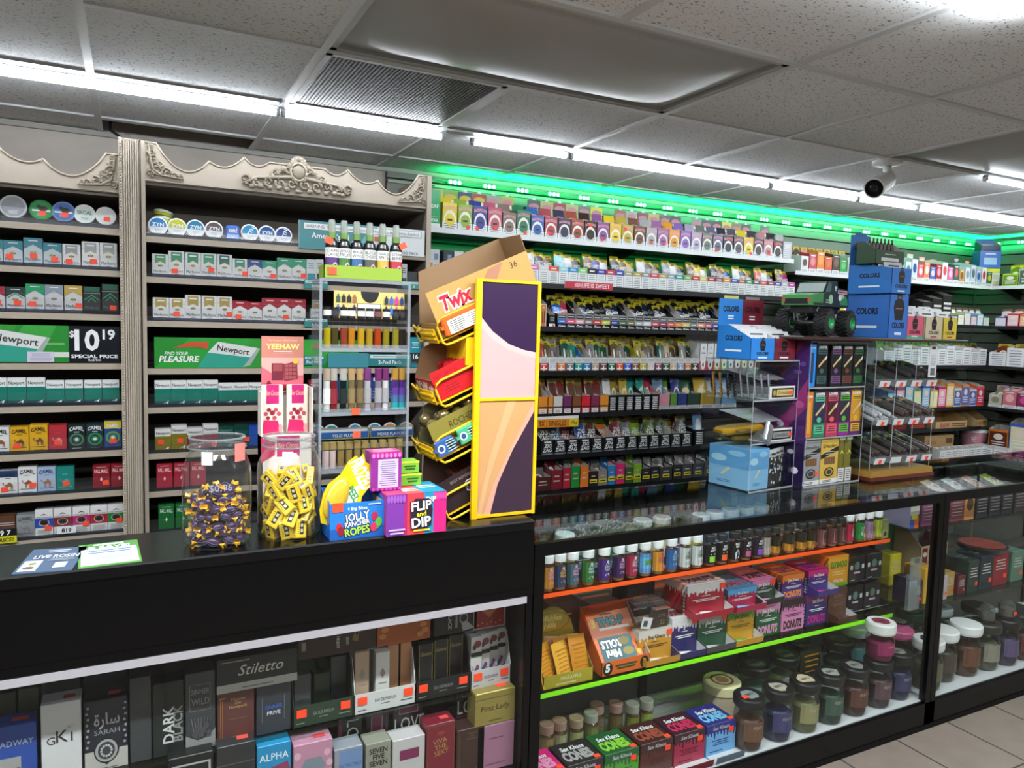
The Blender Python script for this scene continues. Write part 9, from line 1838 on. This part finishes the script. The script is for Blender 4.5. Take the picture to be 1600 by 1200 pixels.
for k in range(4): scent_box(f'white floral perfume box, {ORD[k]} in the floral tray',x + (-0.36 + 0.24 * k) * w,1.937 + 0.01 * k,z,0.036,0.155,'#c0bcbc',flo)
# back line of bigger boxes above the trays
zz = PA + 0.172
lying('dark brown perfume box with white lettering turned on its side',465,588,985,1045,'#33211f',lambda p: (p.text('SEXY',0.62,0.5,0.10,M('#b8b4b0'),0.4,rot=-90,bold=.03),p.text('NIGHT',0.50,0.5,0.11,M('#c8c4c0'),0.5,rot=-90,bold=.03),p.poly([(0.68,0.5),(0.72,0.9),(0.74,0.6),(0.78,0.92),(0.76,0.4)][::-1],M('#7a6a2a')),p.lines(0.04,0.2,0.1,0.9,1,M('#8a8480'))),zz,1.955)
lying('orange perfume box with lace corners lying above the white tray',589,673,955,1014,'#a85428',lambda p: [p.oval(u,v,.07,.09,M('#c8864a'),8) for u,v in ((.1,.3),(.14,.5),(.08,.7),(.9,.3),(.86,.5),(.92,.7),(.8,.2))],zz,1.955)
lying('black perfume box with silver winged emblem above the black tray',678,746,945,1003,'#16181a',lambda p: (p.text('BLACK',0.36,0.45,0.13,M('#b0b0b4'),0.7,rot=-90,bold=.02),p.oval(0.68,0.5,0.10,0.2,M('#b0b0b4')),p.oval(0.68,0.5,0.08,0.16,M('#16181a')),p.poly([(0.62,0.62),(0.6,0.95),(0.9,0.98),(0.74,0.62)][::-1],M('#a0a0a4')),p.poly([(0.62,0.36),(0.66,0.06),(0.94,0.1),(0.74,0.4)][::-1],M('#a0a0a4')),p.rect(0.48,0.2,0.53,0.9,M('#8a8a8e'))),zz,1.955)
lying('red perfume box with tan heart above the floral tray',759,808,930,988,'#8a1f20',lambda p: (p.frame(0,0,1,1,0.03,M('#b89a94')),p.poly([(0.5,0.34),(0.2,0.66),(0.22,0.84),(0.36,0.9),(0.5,0.82),(0.64,0.9),(0.78,0.84),(0.8,0.66)][::-1],M('#a86a44')),p.lines(0.3,0.62,0.7,0.8,2,M('#5a2a20')),[p.oval(.15 + .14 * k,.14 + .05 * (k % 2),.03,.03,M('#b88a6a'),7) for k in range(6)]),zz,1.955)
perf('crumpled silver-grey floral perfume bag against the corner post',812,826,945,1050,'#6a5a62',None,Y=1.97,floor=PA)
# lower shelf
PB = ZPB + 0.0005;LO = 'on the lower perfume shelf'
def tall(label,x0,x1,yt,c,deco,Y=1.895,**k): return perf(f'{label}, {LO}',x0,x1,yt,1215,c,deco,Y=Y,floor=PB,**k)
tall('bright blue perfume box with spaced white title',401,455,1163,'#1f86b8',lambda p: (p.text('ALPHA',0.5,0.86,0.08,WHITE,0.86),p.poly([(0.2,0.72),(0.9,0.78),(1,0.66),(0.3,0.62)][::-1],M('#8a3a5a'))))
tall('pink floral perfume box with grey oval window',458,520,1160,'#b8829a',lambda p: (p.poly([(0.2,0),(0.8,0),(0.8,0.7),(0.7,0.8),(0.3,0.8),(0.2,0.7)],M('#7a8490')),[p.oval(u,v,.09,.05,M('#d0a8b8'),8) for u,v in ((.1,.86),(.86,.84),(.92,.7),(.08,.6))]),stk=True)
tall('pale blue-grey perfume box',522,567,1168,'#8a8f98',lambda p: (p.rect(0.18,0.0,1,0.96,M('#6a86b0')),p.text('DISTINCTIBLE',0.56,0.72,0.05,M('#2f4a8a'),0.8)))
tall('sage grey perfume box lettered seven five seven',571,611,1160,'#8a8a7c',lambda p: p.text('SEVEN\nFIVE\nSEVEN',0.5,0.76,0.085,M('#1f1f1c'),0.72,bold=.02))
tall('white perfume box with magenta label',613,664,1153,'#b8b4b4',lambda p: (p.rect(0.22,0.62,0.82,0.80,M('#6a2a4a')),p.rect(0.25,0.64,0.79,0.78,M('#7a2450'))))
tall('crimson perfume box with gilt title',666,711,1130,'#741f2e',lambda p: (p.text('VIVA\nTHE\nSEXY',0.5,0.62,0.075,M('#b08a4a'),0.66,rot=8),p.oval(0.5,0.84,0.14,0.03,M('#8a3a38')),p.frame(0.03,0.0,0.97,0.97,0.006,M('#8a5a3a'))),stk=True)
tall('chocolate brown perfume box with faint title',713,757,1138,'#3a2420',lambda p: (p.text('Mission\nDe\nNewyork',0.56,0.84,0.045,M('#7a6044'),0.5),p.rect(0.08,0,0.1,0.95,M('#6a4a2c'))))
o = tall('dusty pink velvet perfume box under the gold one',759,816,1128,'#9a6a82',lambda p: (p.lines(0.25,0.68,0.75,0.72,1,M('#6a3a52')),p.lines(0.15,0.12,0.85,0.16,1,M('#6a4a5a'))))
x,w,zb,h = fpx(759,820,1075,1126,1.895);x = min(x,1.012 - w / 2)
box_thing('perfume_box','gold perfume box with scalloped lid standing on the dusty pink box','perfume box',w,0.06,h,(x,1.895,o.location.z + o.dimensions.z + 0.001),M('#9a8a4a',0.25,0.4),lambda mb,w,d,h: (front(mb,w,h).text('First Lady',0.5,0.52,0.16,M('#2a2408'),0.7,shear=.1).rect(0,.80,1,.82,M('#6a5c2a')).lines(0.3,0.1,0.7,0.16,1,M('#5a4c20')),topface(mb,w,d,h).rect(0.6,0.3,0.86,0.6,ORANGE)))
def love(label,x0,x1,yt,yb,vertical=False):
    perf(f'{label} behind the lower shelf front boxes',x0,x1,yt,yb,'#1a1b1c',(lambda p: (p.text('LOVE',0.60,0.66,0.5 * (p.w / p.h),M('#c8c4c0'),0.6,rot=-90),p.rect(0.0,0,0.16,1,M('#6a2a44')))) if vertical else (lambda p: (p.rect(0.2,0.86,0.84,0.96,M('#b08a9a')),p.rect(0.22,0.87,0.82,0.95,M('#6a2246')),p.text('LOVE',0.56,0.73,0.17,M('#d0ccc8'),1.0),p.rect(0,0.60,1,0.62,M('#7a2a4a')))),Y=1.965,floor=PB)
love('black perfume box lettered love turned sideways',528,566,1112,1215,True)
perf('black perfume box with magenta plate, standing behind the sage grey box',572,608,1100,1215,'#1c1d1e',lambda p: (p.rect(0.2,0.62,0.7,0.86,M('#b08a9a')),p.rect(0.23,0.63,0.67,0.85,M('#6a2246')),p.rect(0.84,0.3,0.92,1,M('#5a2238'))),Y=1.965,floor=PB)
love('black perfume box lettered love behind the white one,',613,660,1098,1215)
love('black perfume box lettered love beside the gold one,',711,756,1070,1215)
perf('black perfume box with thin white frame on the lower glass shelf',262,334,1180,1215,'#17191a',lambda p: p.frame(0.08,0.0,0.94,0.92,0.02,M('#a8a8a8')),Y=1.895,floor=PB)
perf('charcoal two-step perfume box next to the bright blue one',338,399,1163,1215,'#2a2c2e',lambda p: p.rect(0,0.8,1,0.81,M('#5a5a5a')),Y=1.895,floor=PB,stk=True)
for k,(x0,x1,yt,c) in enumerate(((28,62,1075,'#4a4c44'),(64,128,1062,'#3f4240'),(-30,26,1085,'#44463e'),(130,200,1050,'#30343a'))):
    perf(f'dim grey perfume carton, {["second", "third", "first", "fourth"][k]} of the line behind the blue and white boxes',x0,x1,yt,1150,c,lambda p: p.lines(0.2,0.5,0.8,0.54,1,M('#5a5c58')),Y=2.02,floor=PA)
